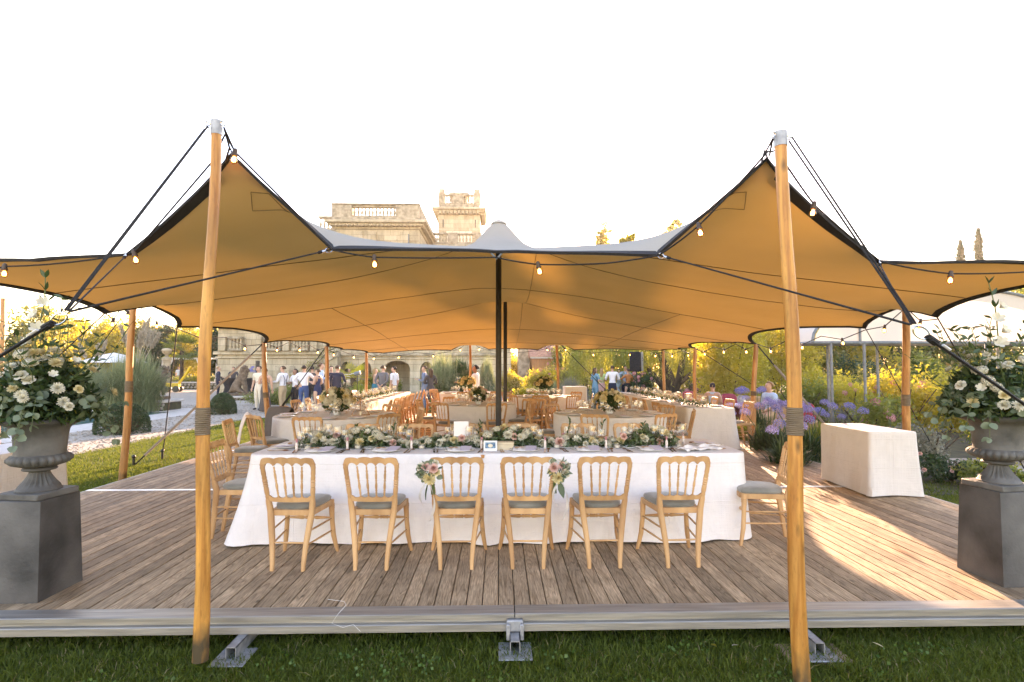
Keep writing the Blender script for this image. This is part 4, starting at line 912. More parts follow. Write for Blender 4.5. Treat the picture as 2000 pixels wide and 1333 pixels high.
# ---------------------------------------------------------------- chairs round the other tables
def ring_chairs(ci, angs, labs, grp):
    k_, x0, x1, y0, y1, lab = RT[ci]; cx, cy, r = (x0 + x1) / 2, (y0 + y1) / 2, (x1 - x0) / 2
    for a, l_ in zip(angs, labs):
        a_ = R(a); chair(cx + (r + .16) * math.cos(a_), cy + (r + .16) * math.sin(a_), a + 90, l_, grp)
ring_chairs(0, (232, 270, 318, 20, 62, 105, 150), [f'carved chair at the left round table, {w}' for w in ('on its near left side', 'with its back to the flower garland', 'on its near right side', 'facing left beside the sunny table', 'far right of its flowers', 'behind its glasses', 'beside the dark shawl')], 'chairs at the left round table')
ring_chairs(1, (238, 290, 335, 20, 75, 120, 170), [f'carved chair at the table beside the black pole, {w}' for w in ('back turned to us on the left', 'back turned to us, nearest the pole', 'at the right of the cloth', 'right of the second pole', 'behind the flowers', 'behind on the left', 'at the left of the cloth')], 'chairs at the round table left of the pole')
ring_chairs(2, (250, 296, 345, 30, 80, 130, 178), [f'carved chair at the right round table, {w}' for w in ('its back to us on the left', 'its back to us on the right', 'beside the long right table', 'far right', 'behind the bouquet', 'behind on the left', 'on its left side')], 'chairs at the right round table')
ring_chairs(3, (226, 262, 300, 350, 40, 90, 140, 186), [f'carved chair at the flower stand table, {w}' for w in ('near left corner', 'its back to us with blooms on it', 'its back to us on the right', 'on the right side', 'far right', 'behind the stand', 'behind on the left', 'on the left side')], 'chairs at the flower stand table')
ring_chairs(4, (225, 268, 310, 0, 90, 150, 190), [f'sunlit carved chair by the waiter, {w}' for w in ('near left', 'its back to us', 'near right', 'right side', 'far side', 'beside the waiter', 'left side')], 'chairs at the sunlit round table')
for i in range(5): chair(.55 + .11 * (i % 3) + (.3 if i > 2 else 0), 11.55 + .30 * i * .5, 150 - 22 * i, ['spare carved chair at the front of the huddle by the black case', 'spare carved chair turned sideways in the huddle', 'spare carved chair in the middle of the huddle', 'spare carved chair at the right of the huddle', 'spare carved chair at the back of the huddle'][i], 'spare chairs between the tables')
W9 = ('nearest', 'second nearest', 'third nearest', 'fourth nearest', 'fifth nearest', 'sixth nearest', 'seventh nearest', 'farthest')
for i in range(8): chair(3.3, 10.65 + .8 * i, -90 + random.uniform(-6, 6), f'carved chair on the inner side of the long right table, {W9[i]}', 'chairs inside the long right table')
for i in range(7): chair(4.62, 10.75 + .85 * i, 90 + random.uniform(-5, 5), f'carved chair on the garden side of the long right table, {W9[i] if i < 6 else "farthest"}', 'chairs outside the long right table')
for i in range(8): chair(-2.5, 11.5 + .72 * i, 90 + random.uniform(-7, 7), f'sunlit carved chair on the inner side of the long left table, {W9[i]}', 'chairs inside the long left table')
for i in range(7): chair(-3.95, 11.6 + .78 * i, -90 + random.uniform(-7, 7), f'carved chair on the lawn side of the long left table, {W9[i] if i < 6 else "farthest"}', 'chairs outside the long left table')
# cloths thrown over chairs
def drape(x, y, face, mat, label, cat, w=.5, dz=0, low=.2):
    mb = MB(); rings = []; rd = random.Random(int(x * 99))
    for i in range(15):
        u = -w / 2 + w * i / 14; q = []
        for k in range(17):
            v = (k - 8) / 8; ay = -.28 + .03 * v - .055 * min(1, abs(v) * 3) * (1 if v < 0 else -1) * 1; zz = .862 - max(0, abs(v) - .08) * (low + .62 * (.75 + .25 * math.sin(i * .5)))
            q.append((u + .018 * math.sin(k * .9 + i * .4) * abs(v), ay + .016 * math.sin(i * 1.25) * abs(v) + (.05 * abs(v) * (-1 if v < 0 else 1)), max(.03, zz - .012 * abs(u / w * 2) ** 3)))
        rings.append(q)
    mb.loft(rings, cap=False, closed=False); o = ob(cat.replace(' ', '_'), mb.mesh('drape', mat, angle=80)); o.location = (x, y, dz); o.rotation_euler = (0, 0, R(face))
    md = o.modifiers.new('thick', 'SOLIDIFY'); md.thickness = .008
    return tag(o, label, cat)
drape(-3.42, 8.35, -62, 'blush_cloth', 'pale pink shawl draped over the chair by the left side pole', 'shawl', .44)
drape(-3.52, 9.62, -25, 'brown_dress', 'dark shawl draped over a chair at the left round table', 'dark shawl', .5, low=.15)
# black case beside the round table
t = thing('equipment_case', 'black equipment case on the deck between the round tables', 'case', (.33, 9.9, 0), R(8))
mb = MB(); mb.bbox(-.22, .22, -.16, .16, 0, .30, .012); mb.build('body', 'blackcloth', t); mb = MB(); mb.bbox(-.225, .225, -.165, .165, .302, .36, .012); mb.build('lid', 'blackcloth', t)
mb = MB(); mb.tube([(-.08, -.17, .2), (-.07, -.2, .22), (.07, -.2, .22), (.08, -.17, .2)], .01, 6); mb.build('handle', 'black', t)

# ================================================================ tableware
def lathe_mesh(name, prof, mat, n=16, cap=False): mb = MB(); mb.lathe(prof, n, cap=cap); return mb.mesh(name, mat, angle=50)
G1 = lathe_mesh('wine_glass', [(.036, 0), (.036, .002), (.012, .006), (.0042, .014), (.0038, .085), (.008, .094), (.026, .108), (.040, .135), (.041, .155), (.034, .205), (.0325, .205), (.039, .154), (.0375, .136), (.024, .111), (.001, .1)], 'glass', 18)
G2 = lathe_mesh('water_glass', [(.034, 0), (.034, .002), (.011, .006), (.0042, .013), (.004, .07), (.009, .078), (.028, .092), (.037, .116), (.036, .14), (.0305, .175), (.029, .175), (.0345, .139), (.035, .116), (.026, .095), (.001, .083)], 'glass', 18)
G3 = lathe_mesh('champagne_flute', [(.032, 0), (.032, .002), (.010, .006), (.004, .013), (.0037, .08), (.008, .088), (.021, .11), (.0245, .15), (.022, .215), (.0208, .215), (.023, .15), (.0195, .111), (.001, .094)], 'glass', 16)
G4 = lathe_mesh('tumbler', [(.03, 0), (.033, .004), (.036, .085), (.0345, .085), (.031, .008), (.001, .006)], 'glass', 16)
GF = [lathe_mesh('wine_glass', [(.036, 0), (.034, .003), (.004, .012), (.0042, .09), (.034, .122), (.041, .15), (.033, .205)], 'glassfar', 10), lathe_mesh('water_glass', [(.034, 0), (.032, .003), (.004, .012), (.004, .075), (.03, .1), (.037, .125), (.031, .175)], 'glassfar', 10), lathe_mesh('champagne_flute', [(.032, 0), (.03, .003), (.004, .012), (.004, .085), (.021, .11), (.0245, .15), (.022, .215)], 'glassfar', 9)]
PL = lathe_mesh('dinner_plate', [(.001, .006), (.085, .006), (.095, .010), (.138, .020), (.141, .022), (.141, .0185), (.1, .006), (.085, .0005), (.001, .0005)], 'china', 40)
SP_ = lathe_mesh('side_plate', [(.001, .005), (.05, .005), (.058, .008), (.083, .015), (.085, .0165), (.085, .0135), (.06, .004), (.05, .0005), (.001, .0005)], 'china', 28)
PF = lathe_mesh('dinner_plate', [(.001, .006), (.09, .006), (.141, .022), (.14, .017), (.085, .0005)], 'china', 16)
def fork_mesh(tines=True):
    mb = MB(); rings = []
    for y, w, z in ((0, .004, .004), (.03, .0095, .003), (.06, .007, .003), (.11, .0035, .008), (.135, .0035, .009), (.15, .011, .006), (.165, .012, .003)): rings.append([(-w, y, z), (w, y, z), (w, y, z + .0022), (-w, y, z + .0022)])
    mb.loft(rings)
    if tines:
        for k in range(4): x = -.0095 + .0063 * k; mb.loft([[(x - .0017, y, z), (x + .0017, y, z), (x + .0017, y, z + .002), (x - .0017, y, z + .002)] for y, z in ((.165, .003), (.185, .003), (.205, .007))])
    return mb.mesh('fork', 'cutlery', angle=40)
FK = fork_mesh()
mb = MB(); mb.loft([[(-w * .6, y, .002), (w * .6, y, .002), (w, y, .005), (-w, y, .005)] for y, w in ((0, .005), (.02, .009), (.09, .0065), (.1, .005), (.11, .008), (.18, .0095), (.21, .006), (.222, .001))]); KN = mb.mesh('knife', 'cutlery', angle=40)
mb = MB(); mb.loft([[(-w, y, z), (w, y, z), (w * .9, y, z + .0025), (-w * .9, y, z + .0025)] for y, w, z in ((0, .005, .003), (.03, .009, .002), (.11, .0035, .008), (.15, .004, .009))]); mb.ball((0, .175, .008), .021, .03, .006, 10, 5); SPN = mb.mesh('spoon', 'cutlery', angle=60)
mb = MB(); mb.loft([[(-.05, -.1, z), (.05, -.1, z), (.05, .1, z + .003), (-.05, .1, z + .003)] for z in (.0, .002)]); MN = mb.mesh('menu_card', 'menu', smooth=False)
mb = MB(); rings = []
for i in range(9):
    x = -.055 + .11 * i / 8; rings.append([(x, -.10 + .004 * math.sin(i), .0), (x, -.03, .006 + .006 * math.sin(i * 1.7)), (x, .04, .006 + .006 * math.cos(i * 1.3)), (x, .10, .0), (x, .10, .006), (x, .04, .013 + .006 * math.cos(i * 1.3)), (x, -.03, .013 + .005 * math.sin(i * 1.7)), (x, -.10, .006)])
mb.loft(rings); NP = mb.mesh('napkin', 'linen', angle=60)
mb = MB(); mb.loft([[(-.045, -.012, z), (-.02, -.022, z), (.04, -.018, z), (.05, 0, z), (.03, .02, z), (-.03, .018, z)] for z in (0, .004)]); TG = mb.mesh('name_tag', 'kraft', smooth=False)
mb = MB(); mb.lathe([(.0125, 0), (.013, .003), (.013, .062), (.008, .068), (.008, .075)], 10); VI = mb.mesh('favour_vial', M.setdefault('favour', pm('sugared_almonds', (.72, .55, .47), (.85, .8, .74), 90, .3)), angle=40)
mb = MB(); mb.lathe([(.0085, .0751), (.0095, .094)], 8); mb.ball((0, 0, .1), .014, .01, .008, 8, 5); VC = mb.mesh('cork', 'petal_pk', angle=40)
TLm = lathe_mesh('candle_glass', [(.034, 0), (.037, .004), (.0385, .055), (.0365, .055), (.034, .008), (.001, .006)], 'glass', 18)
mb = MB(); mb.lathe([(.024, .008), (.024, .03), (.003, .031), (.001, .04)], 14); CDm = mb.mesh('tealight', 'wax', angle=40)
def inst(name, me_, loc, rz, label, cat, group, tilt=None):
    o = ob(name, me_, None, loc, rz)
    if tilt: o.rotation_euler = (tilt[0], tilt[1], rz)
    return tag(o, label, cat, group)
ORD = ('first', 'second', 'third', 'fourth', 'fifth', 'sixth')
ZT = TZ + .006
setx = [-1.62, -1.02, -.36, .24, .82, 1.40]
def setting(cx, cy, rz, who, full=True, glasses=True, napk=True):
    """one place setting; local +y points to the middle of the table"""
    m = Matrix.Translation((cx, cy, ZT)) @ Matrix.Rotation(rz, 4, 'Z')
    def at(x, y, z=0): return m @ Vector((x, y, z))
    j = lambda a: random.uniform(-a, a)
    inst('dinner_plate', PL, at(0, 0), rz, f'white dinner plate of the {who}', 'plate', 'dinner plates on the front table')
    inst('napkin', NP, at(-.055, .0, .017), rz + j(.1) + .1, f'folded white napkin on the plate of the {who}', 'napkin', 'napkins on the front table')
    inst('menu_card', MN, at(.055, .005, .023), rz + j(.08) - .05, f'lilac menu card on the plate of the {who}', 'menu card', 'menu cards on the front table', (R(3), 0))
    inst('name_tag', TG, at(-.06, .01, .031), rz + .3 + j(.2), f'brown name tag on the napkin of the {who}', 'name tag', 'name tags on the front table')
    for k, x in enumerate((-.19, -.215)): inst('fork', FK, at(x, -.10 + j(.006)), rz + j(.06) + .12, f'bronze fork {"next to" if k == 0 else "outermost beside"} the plate of the {who}', 'fork', 'forks on the front table')
    inst('knife', KN, at(.175, -.11), rz + j(.06) - .1, f'bronze knife beside the plate of the {who}', 'knife', 'knives on the front table')
    inst('spoon', SPN, at(.205, -.10), rz + j(.06) - .1, f'bronze spoon beside the knife of the {who}', 'spoon', 'spoons on the front table')
    inst('side_plate', SP_, at(-.16, .16), rz, f'small side plate of the {who}', 'plate', 'side plates on the front table')
    for (x, y, me_, nm) in ((.09, .215, G1, 'wine glass'), (.165, .195, G2, 'water glass'), (.125, .275, G3, 'champagne flute')):
        if full or nm != 'water glass': inst(nm.replace(' ', '_'), me_, at(x + j(.012), y + j(.012)), j(3), f'clear {nm} of the {who}', 'glass', f'{nm}s on the front table' if nm[-1] != 's' else f'{nm}es on the front table')
    v = thing('favour_vial', f'small almond vial with flower stopper of the {who}', 'favour', at(.20, .165), 0, 'almond vials on the front table'); ob('vial', VI, v); ob('stopper', VC, v)
for i, x in enumerate(setx): setting(x, 5.10, 0, f'{ORD[i]} near-side setting of the front table', i not in (2,))
for i, x in enumerate(setx): setting(x + .03, 5.74, PI, f'{ORD[i]} far-side setting of the front table')
setting(-2.02, 5.36, -PI / 2 , 'left end setting of the front table'); setting(2.03, 5.38, PI / 2, 'right end setting of the front table')
mb = MB(); rings = []
for i in range(13):
    u = i / 12; rings.append([(-.2 + .4 * u, -.09 + .18 * k / 6 + .02 * math.sin(u * 5), .012 + .022 * math.sin(u * 7 + k) ** 2 + .02 * (k == 3)) for k in range(7)])
mb.loft(rings, cap=False, closed=False); o = mb.build('napkin', 'linen'); o.location = (1.83, 5.08, ZT); o.rotation_euler = (0, 0, .4); o.modifiers.new('thick', 'SOLIDIFY').thickness = .005
tag(o, 'crumpled white napkin at the right corner of the front table', 'napkin')
for i, x in enumerate((-.72, -1.32, .08, .55, 1.12, 1.72, -1.78)):
    c_ = thing('tealight_holder', f'glass tealight holder at the foot of the garland, {("second from the left", "third from the left", "beside the framed card", "left of the pink rose", "second from the right", "rightmost", "leftmost")[i]}'.replace('second from the left', '§').replace('third from the left', 'second from the left').replace('§', 'third from the left'), 'candle holder', (x, 5.235 + .02 * (i % 2), ZT), 0, 'tealight holders on the front table')
    ob('glass', TLm, c_); ob('candle', CDm, c_)
t = thing('photo_card', 'small white framed card with a blue picture on the front table', 'framed card', (-.075, 5.10, ZT), 0)
mb = MB(); mb.bbox(-.062, .062, -.006, .006, .001, .093, .002, 0); o = mb.build('frame', 'white_card', t); o.rotation_euler = (R(-8), 0, 0)
mb = MB(); mb.add([(-.047, -.0075, .024), (.047, -.0075, .024), (.047, -.0075, .078), (-.047, -.0075, .078)], [(0, 1, 2, 3)]); o = mb.build('picture', pm('blue_picture', (.03, .10, .2), (.2, .36, .5), 40, .4), t); o.rotation_euler = (R(-8), 0, 0)
mb = MB(); mb.lathe([(.022, 0), (.017, .001), (.001, .0015)], 14); o = mb.build('crest', 'cream_shirt', t); o.rotation_euler = (R(82), 0, 0); o.location = (0, -.0125, .05); o.scale = (1, .75, 1)
t = thing('wooden_box', 'pale wooden keepsake box behind the framed card', 'box', (.0, 5.19, ZT), 0)
mb = MB(); mb.bbox(-.14, .14, -.05, .05, 0, .052, .003); mb.build('body', 'box_wood', t); mb = MB(); mb.bbox(-.142, .142, -.052, .052, .0525, .072, .003); mb.build('lid', 'box_wood', t)
t = thing('table_number', 'white table number card standing in the garland', 'card', (-.36, 5.36, ZT), .1); mb = MB(); mb.bbox(-.07, .07, -.002, .002, .10, .245, .001); mb.build('card', 'white_card', t); mb = MB(); mb.bbox(-.03, .03, -.02, .02, 0, .1, .003); mb.build('stand', 'box_wood', t)
# far tables
def seat_round(a):
    a = math.degrees(a) % 360
    return ('right', 'far right', 'back right', 'far', 'back left', 'far left', 'left', 'near left', 'front left', 'near', 'front right', 'near right')[int((a + 15) // 30) % 12] + ' seat'
def far_settings(pos, where, grp, nglass=3):
    for i, (x, y, rz, seat) in enumerate(pos):
        m = Matrix.Translation((x, y, ZT)) @ Matrix.Rotation(rz, 4, 'Z')
        inst('dinner_plate', PF, m @ Vector((0, 0, 0)), 0, f'white plate at the {seat} of the {where}', 'plate', f'plates on the {grp}')
        inst('menu_card', MN, m @ Vector((0, 0, .02)), rz, f'lilac menu card at the {seat} of the {where}', 'menu card', f'menu cards on the {grp}')
        for k, (gx, gy) in enumerate(((.02, .24), (.11, .22), (.07, .31))[:nglass]):
            inst(('wine_glass', 'water_glass', 'champagne_flute')[k], GF[k], m @ Vector((gx + random.uniform(-.02, .02), gy + random.uniform(-.02, .02), 0)), 0, f'{("wine glass", "water glass", "champagne flute")[k]} at the {seat} of the {where}', 'glass', f'{("wine glasses", "water glasses", "flutes")[k]} on the {grp}')
for ci, nset, where in ((0, 11, 'round table behind the left garland'), (1, 10, 'round table by the black pole'), (2, 11, 'round table behind the right garland'), (3, 10, 'flower stand table'), (4, 9, 'sunlit table by the waiter')):
    _, x0, x1, y0, y1, _ = RT[ci]; cx, cy, r = (x0 + x1) / 2, (y0 + y1) / 2, (x1 - x0) / 2 - .17
    far_settings([(cx + r * math.cos(a), cy + r * math.sin(a), a + PI / 2, seat_round(a)) for a in (2 * PI * i / nset + .25 for i in range(nset))], where, where)
far_settings([(3.67, 10.6 + .8 * i, -PI / 2, W9[i] + ' inner seat') for i in range(8)] + [(4.25, 10.75 + .85 * i, PI / 2, (W9[i] if i < 6 else 'farthest') + ' garden seat') for i in range(7)], 'long right table', 'long right table')
far_settings([(-2.89, 11.5 + .72 * i, PI / 2, W9[i] + ' inner seat') for i in range(8)] + [(-3.58, 11.6 + .78 * i, -PI / 2, (W9[i] if i < 6 else 'farthest') + ' lawn seat') for i in range(7)], 'long sunlit left table', 'long left table')
t = thing('geometric_ornament', 'thin brass triangle ornament with a candle on the left round table', 'table ornament', (-2.2, 8.9, ZT), .3)
for a, b_ in (((-.14, 0, 0), (0, 0, .27)), ((.14, 0, 0), (0, 0, .27)), ((0, .14, 0), (0, 0, .27)), ((-.14, 0, .004), (.14, 0, .004))): mb = MB(); mb.tube([a, b_], .005, 6); mb.build('rod', 'timber', t)
mb = MB(); mb.lathe([(.02, 0), (.02, .06), (.002, .062)], 10); mb.build('candle', 'wax', t)
# ================================================================ flowers
def petal(mb, c, d, up, L, w, curl=.3, mi=0):
    """a cupped petal of 4 quads"""
    d = Vector(d).normalized(); up = Vector(up).normalized(); s = d.cross(up).normalized(); c = Vector(c); rows = []
    for t, ww in ((0, .35), (.5, 1), (1, .6)):
        q = c + d * L * t + up * L * curl * t * t
        rows.append([q - s * w * ww * .5 + up * w * .12 * ww, q, q + s * w * ww * .5 + up * w * .12 * ww])
    mb.add(rows[0] + rows[1] + rows[2], [(0, 1, 4, 3), (1, 2, 5, 4), (3, 4, 7, 6), (4, 5, 8, 7)], mi)
def rose_mesh(mat, seed, r=.03):
    rd = random.Random(seed); mb = MB()
    for k, (n, el, L, w, z) in enumerate(((3, 80, .55, .5, .0), (4, 66, .75, .7, -.05), (5, 46, .9, .85, -.12), (6, 22, 1.05, .95, -.2))):
        for i in range(n):
            a = 2 * PI * i / n + k * .7 + rd.uniform(-.2, .2); e = R(el + rd.uniform(-8, 8))
            d = Vector((math.cos(a) * math.cos(e), math.sin(a) * math.cos(e), math.sin(e))); up = Vector((-math.cos(a) * math.sin(e), -math.sin(a) * math.sin(e), math.cos(e)))
            petal(mb, (math.cos(a) * r * .08 * k, math.sin(a) * r * .08 * k, z * r + r * .15), d, up, L * r, w * r * 1.3, .25 if k < 3 else -.15)
    return mb.mesh('rose', mat, angle=80)
def dahlia_mesh(mat, seed, r=.042):
    rd = random.Random(seed); mb = MB()
    for k, (n, el, L) in enumerate(((7, 78, .45), (11, 58, .66), (14, 36, .84), (16, 14, 1.0), (16, -8, .98))):
        for i in range(n):
            a = 2 * PI * i / n + k * .4 + rd.uniform(-.1, .1); e = R(el + rd.uniform(-8, 8))
            d = Vector((math.cos(a) * math.cos(e), math.sin(a) * math.cos(e), math.sin(e))); up = Vector((-math.cos(a) * math.sin(e), -math.sin(a) * math.sin(e), math.cos(e)))
            petal(mb, (0, 0, 0), d, up, L * r * rd.uniform(.88, 1.08), r * .28, .18)
    return mb.mesh('dahlia', mat, angle=80)
def head_mesh(mat, seed, r=.045, n=60, flat=.75, leaf=.45):
    rd = random.Random(seed); mb = MB()
    for i in range(n):
        z = 1 - 1.4 * (i + .5) / n; a = i * 2.399; q = math.sqrt(max(0, 1 - z * z)); d = Vector((q * math.cos(a), q * math.sin(a), z)); s, t = ortho(d); s = s * math.cos(i) + t * math.sin(i)
        c = Vector((d.x * r, d.y * r, d.z * r * flat)) * rd.uniform(.85, 1.08)
        for k in range(2):
            s2 = s if k == 0 else d.cross(s); petal(mb, c - s2 * r * leaf * .5, s2 + d * rd.uniform(-.2, .3), d, r * leaf, r * leaf * .5, -.1)
    return mb.mesh('cluster_flower', mat, angle=80)
def lily_mesh(mat, seed, r=.042):
    rd = random.Random(seed); mb = MB()
    for i in range(6):
        a = 2 * PI * i / 6 + rd.uniform(-.15, .15); e = R(56); d = Vector((math.cos(a) * math.cos(e), math.sin(a) * math.cos(e), math.sin(e))); up = Vector((-math.cos(a) * math.sin(e), -math.sin(a) * math.sin(e), math.cos(e)))
        petal(mb, (0, 0, -.3 * r), d, up, r * 1.15, r * .8, -.3)
    return mb.mesh('open_flower', mat, angle=80)
def round_leaf(size, seed):
    mb = MB(); n = 9; q = []
    for i in range(n):
        a = 2 * PI * i / n; rr = size * .5 * (1 + .08 * math.sin(3 * a + seed)); q.append((rr * math.cos(a) * .92, size * .5 + rr * math.sin(a), .12 * size * math.cos(a) ** 2 + .03 * size * math.sin(a * 2 + seed)))
    mb.add([(0, size * .5, -.02 * size)] + q, [(0, i + 1, (i + 1) % n + 1) for i in range(n)]); mb.tube([(0, -.25 * size, -.02 * size), (0, .1 * size, 0)], size * .02, 4)
    return mb.mesh('leaf', 'leaf_e', angle=80)
def long_leaf(size, seed, mat='leaf_d'):
    mb = MB(); q = []
    for t, w in ((0, .04), (.2, .28), (.45, .4), (.7, .3), (1, .02)): q.append([(-w * size * .5, size * t, .05 * size * w - .1 * size * t * t), (0, size * t, -.12 * size * t * t - .02 * size), (w * size * .5, size * t, .05 * size * w - .1 * size * t * t)])
    mb.loft(q, cap=False, closed=False); return mb.mesh('leaf', mat, angle=80)
ROSE_W, ROSE_P, ROSE_C = [rose_mesh('petal_w', i) for i in (1, 2)], [rose_mesh('petal_p', i) for i in (3, 4)], [rose_mesh('petal_c', 5)]
DAH = [dahlia_mesh('petal_w', 1), dahlia_mesh('petal_c', 2), dahlia_mesh('petal_w', 3)]
HYD = [head_mesh('petal_w', 1), head_mesh('petal_w', 2)]; LIL = [lily_mesh('petal_w', 1), lily_mesh('petal_w', 2)]
RL = [round_leaf(.058, i) for i in range(4)]; LL = [long_leaf(.085, i) for i in range(3)]; LLE = [long_leaf(.075, i, 'leaf_e') for i in range(2)]
def stick(name, me_, parent, loc, d, s=1.0, spin=None):
    o = ob(name, me_, parent); q = Vector(d).to_track_quat('Z', 'Y').to_matrix().to_4x4() @ Matrix.Rotation(random.uniform(0, 6.28) if spin is None else spin, 4, 'Z')
    o.matrix_basis = Matrix.Translation(loc) @ q @ Matrix.Scale(s, 4); return o
def leafat(parent, loc, d, me_=None, s=1.0):
    """leaf whose tip points along d"""
    d = Vector(d).normalized(); o = ob('leaf', me_ or random.choice(RL), parent); w = Vector((random.uniform(-1, 1), random.uniform(-1, 1), random.uniform(.1, 1.2))); x = d.cross(w).normalized(); z = x.cross(d)
    m = Matrix((x, d, z)).transposed().to_4x4(); o.matrix_basis = Matrix.Translation(loc) @ m @ Matrix.Scale(s, 4); return o
def rv(a=1): return Vector((random.uniform(-a, a), random.uniform(-a, a), random.uniform(-a, a)))
# ---------------------------------------------------------------- garland on the front table
gar = thing('flower_garland', 'green and ivory flower garland running along the middle of the front table', 'garland', (-.05, 5.42, ZT))
def gh(x): return .085 + .045 * math.sin(x * 4.1 + 1) + .035 * math.sin(x * 9.3)
pts = []
for _ in range(6400):
    x = random.uniform(-1.85, 1.78); h = gh(x) + .012; a = random.uniform(0, PI); r = random.random() ** .5; pts.append((x, .15 * r * math.cos(a), .008 + h * r * math.sin(a)))
o = ob('foliage', leaves('foliage', pts, .042, 'leaf_g', .42), gar); o['kind'] = 'stuff'
o = ob('foliage', leaves('foliage', random.sample(pts, 2300), .036, 'leaf_e', .62), gar); o['kind'] = 'stuff'
for _ in range(105):
    x = random.uniform(-1.84, 1.78); a = random.choice((random.uniform(2.2, 3.4), random.uniform(2.6, 3.3), random.uniform(-.4, 1.2))); h = gh(x); d = Vector((random.uniform(-.6, .6), math.cos(a), math.sin(a) * .8))
    leafat(gar, Vector((x, .12 * math.cos(a), max(.02, .02 + h * math.sin(a)))), d, None, random.uniform(.75, 1.2))
for i in range(116):
    x = -1.8 + 3.55 * (i + random.random()) / 116; a = random.choice((random.uniform(1.3, 2.9), random.uniform(.5, 2.6))); h = gh(x) + .012; me_ = random.choice(ROSE_W + ROSE_W + DAH + DAH + HYD + LIL + ROSE_C)
    d = Vector((random.uniform(-.4, .4), math.cos(a) - .25, .25 + math.sin(a))); stick(me_.name.split('.')[0], me_, gar, Vector((x, .13 * math.cos(a), .012 + h * math.sin(a))), d, random.uniform(.75, 1.15))
for x, y, z in ((.63, -.13, .055), (-.95, -.12, .05), (-.3, -.1, .09), (1.25, -.11, .1), (.2, -.1, .1), (-1.5, -.06, .12), (1.6, -.1, .05)): stick('rose', random.choice(ROSE_P), gar, (x, y, z), (random.uniform(-.2, .2), -1, .5), 1.25 if x == .63 else .95)
for x, z in ((-.98, .24), (-.86, .26), (.72, .27), (1.05, .25), (-.15, .24), (1.45, .23), (-1.35, .22)):
    mb = MB(); mb.tube([(x, 0, .08), (x + .015, .01, .16), (x + .03, 0, z)], .003, 5); mb.build('stem', 'stem', gar)
    for k in range(7): f = k / 7; leafat(gar, Vector((x + .03 * f, 0, .12 + (z - .12) * f)), Vector((random.uniform(-1, 1), random.uniform(-1, 1), 1)), random.choice(LL), .55)
# ---------------------------------------------------------------- chair bouquets
def bouquet(loc, lab, seed, lean):
    random.seed(seed); b_ = thing('chair_bouquet', lab, 'bouquet', loc, 0, 'bouquets tied to the front chairs')
    mb = MB()
    for k in range(7): a = k * .9; mb.tube([(.014 * math.cos(a), .014 * math.sin(a), -.13), (.006 * math.cos(a), .006 * math.sin(a), -.04), (.045 * math.cos(a) + lean * .03, .045 * math.sin(a), .05)], .0035, 5)
    o = mb.build('stems', 'stem', b_)
    for me_, p, s in ((DAH[1], (lean * .02, -.07, .0), 1.15), (DAH[0], (lean * .075, -.05, .03), .95), (ROSE_P[0], (.0 - lean * .01, -.07, .075), 1.0), (ROSE_P[1], (lean * .05, -.06, .085), .9), (ROSE_W[0], (lean * .09, -.035, .08), .9), (ROSE_C[0], (-lean * .03, -.055, .045), .8), (HYD[0], (lean * .03, -.01, .09), .8), (ROSE_W[1], (-lean * .02, -.03, .11), .7)):
        stick(me_.name.split('.')[0], me_, b_, p, Vector((p[0] * 6, -1, p[2] * 6 - .1)), s)
    for _ in range(26):
        d = Vector((random.uniform(-1, 1) + lean * .4, random.uniform(-.8, .2), random.uniform(-.3, 1))); leafat(b_, d.normalized() * .055 + Vector((lean * .02, -.02, .04)), d, random.choice(RL + LLE), random.uniform(.7, 1.0))
    leafat(b_, Vector((lean * .03, -.05, -.03)), Vector((lean * .25, -.15, -1)), LL[0], 1.5)
    for s in (-1, 1):
        mb = MB(); rings = []
        for k in range(12):
            f = k / 11; c_ = Vector((lean * .04 + s * (.02 + .035 * math.sin(f * 3.1)), -.03 - .01 * math.sin(f * 5), -.05 - (.22 + .05 * s) * f)); w = Vector((math.cos(f * 3 + s), math.sin(f * 3 + s), 0)) * .009; rings.append([c_ - w, c_ + w])
        mb.loft(rings, cap=False, closed=False); o = mb.build('ribbon', M.setdefault('ribbon', leafmat('sheer_ribbon', (.7, .68, .66), (.75, .73, .7), .4)), b_)
    random.seed(seed + 50); return b_
bouquet(P(846, 932, 4.23), 'ivory and blush bouquet tied to the left post of the third front chair', 11, -1)
bouquet(P(1083, 930, 4.23), 'ivory and pink bouquet tied to the right post of the fourth front chair', 12, 1)
random.seed(99)
# ---------------------------------------------------------------- centrepieces
def centre(loc, r, lab, mats, n=26, stand=0, seed=1, fol='leaf_d'):
    t = thing('flower_centrepiece', lab, 'flower centrepiece', loc, 0, 'flower centrepieces of the round tables')
    if stand:
        for k in range(4):
            a = k * PI / 2 + .3; mb = MB(); mb.tube([(.1 * math.cos(a), .1 * math.sin(a), 0), (.06 * math.cos(a), .06 * math.sin(a), stand)], .004, 5); mb.build('stand_rod', 'timber', t)
    else:
        mb = MB(); mb.lathe([(.05, 0), (.06, .02), (.065, .09), (.055, .11)], 14); mb.build('vase', 'white_card', t)
    c_ = Vector((0, 0, stand + .08 + r * .55)); pts = [tuple(c_ + Vector((u[0] * r * q, u[1] * r * q, u[2] * r * .8 * q))) for u, q in zip(unit(700), rng.random(700) ** .4)]
    o = ob('foliage', leaves('foliage', pts, .06, fol, .5), t); o['kind'] = 'stuff'
    for _ in range(n):
        u = Vector(unit(1)[0]); u.z = abs(u.z) * .9 - .15; me_ = random.choice(mats); stick(me_.name.split('.')[0], me_, t, c_ + Vector((u.x * r, u.y * r, u.z * r * .85)), u, random.uniform(1.1, 1.7))
    return t
centre((-2.62, 9.05, ZT), .27, 'round cream and apricot flower bouquet on the left round table', DAH + ROSE_C + HYD, 40)
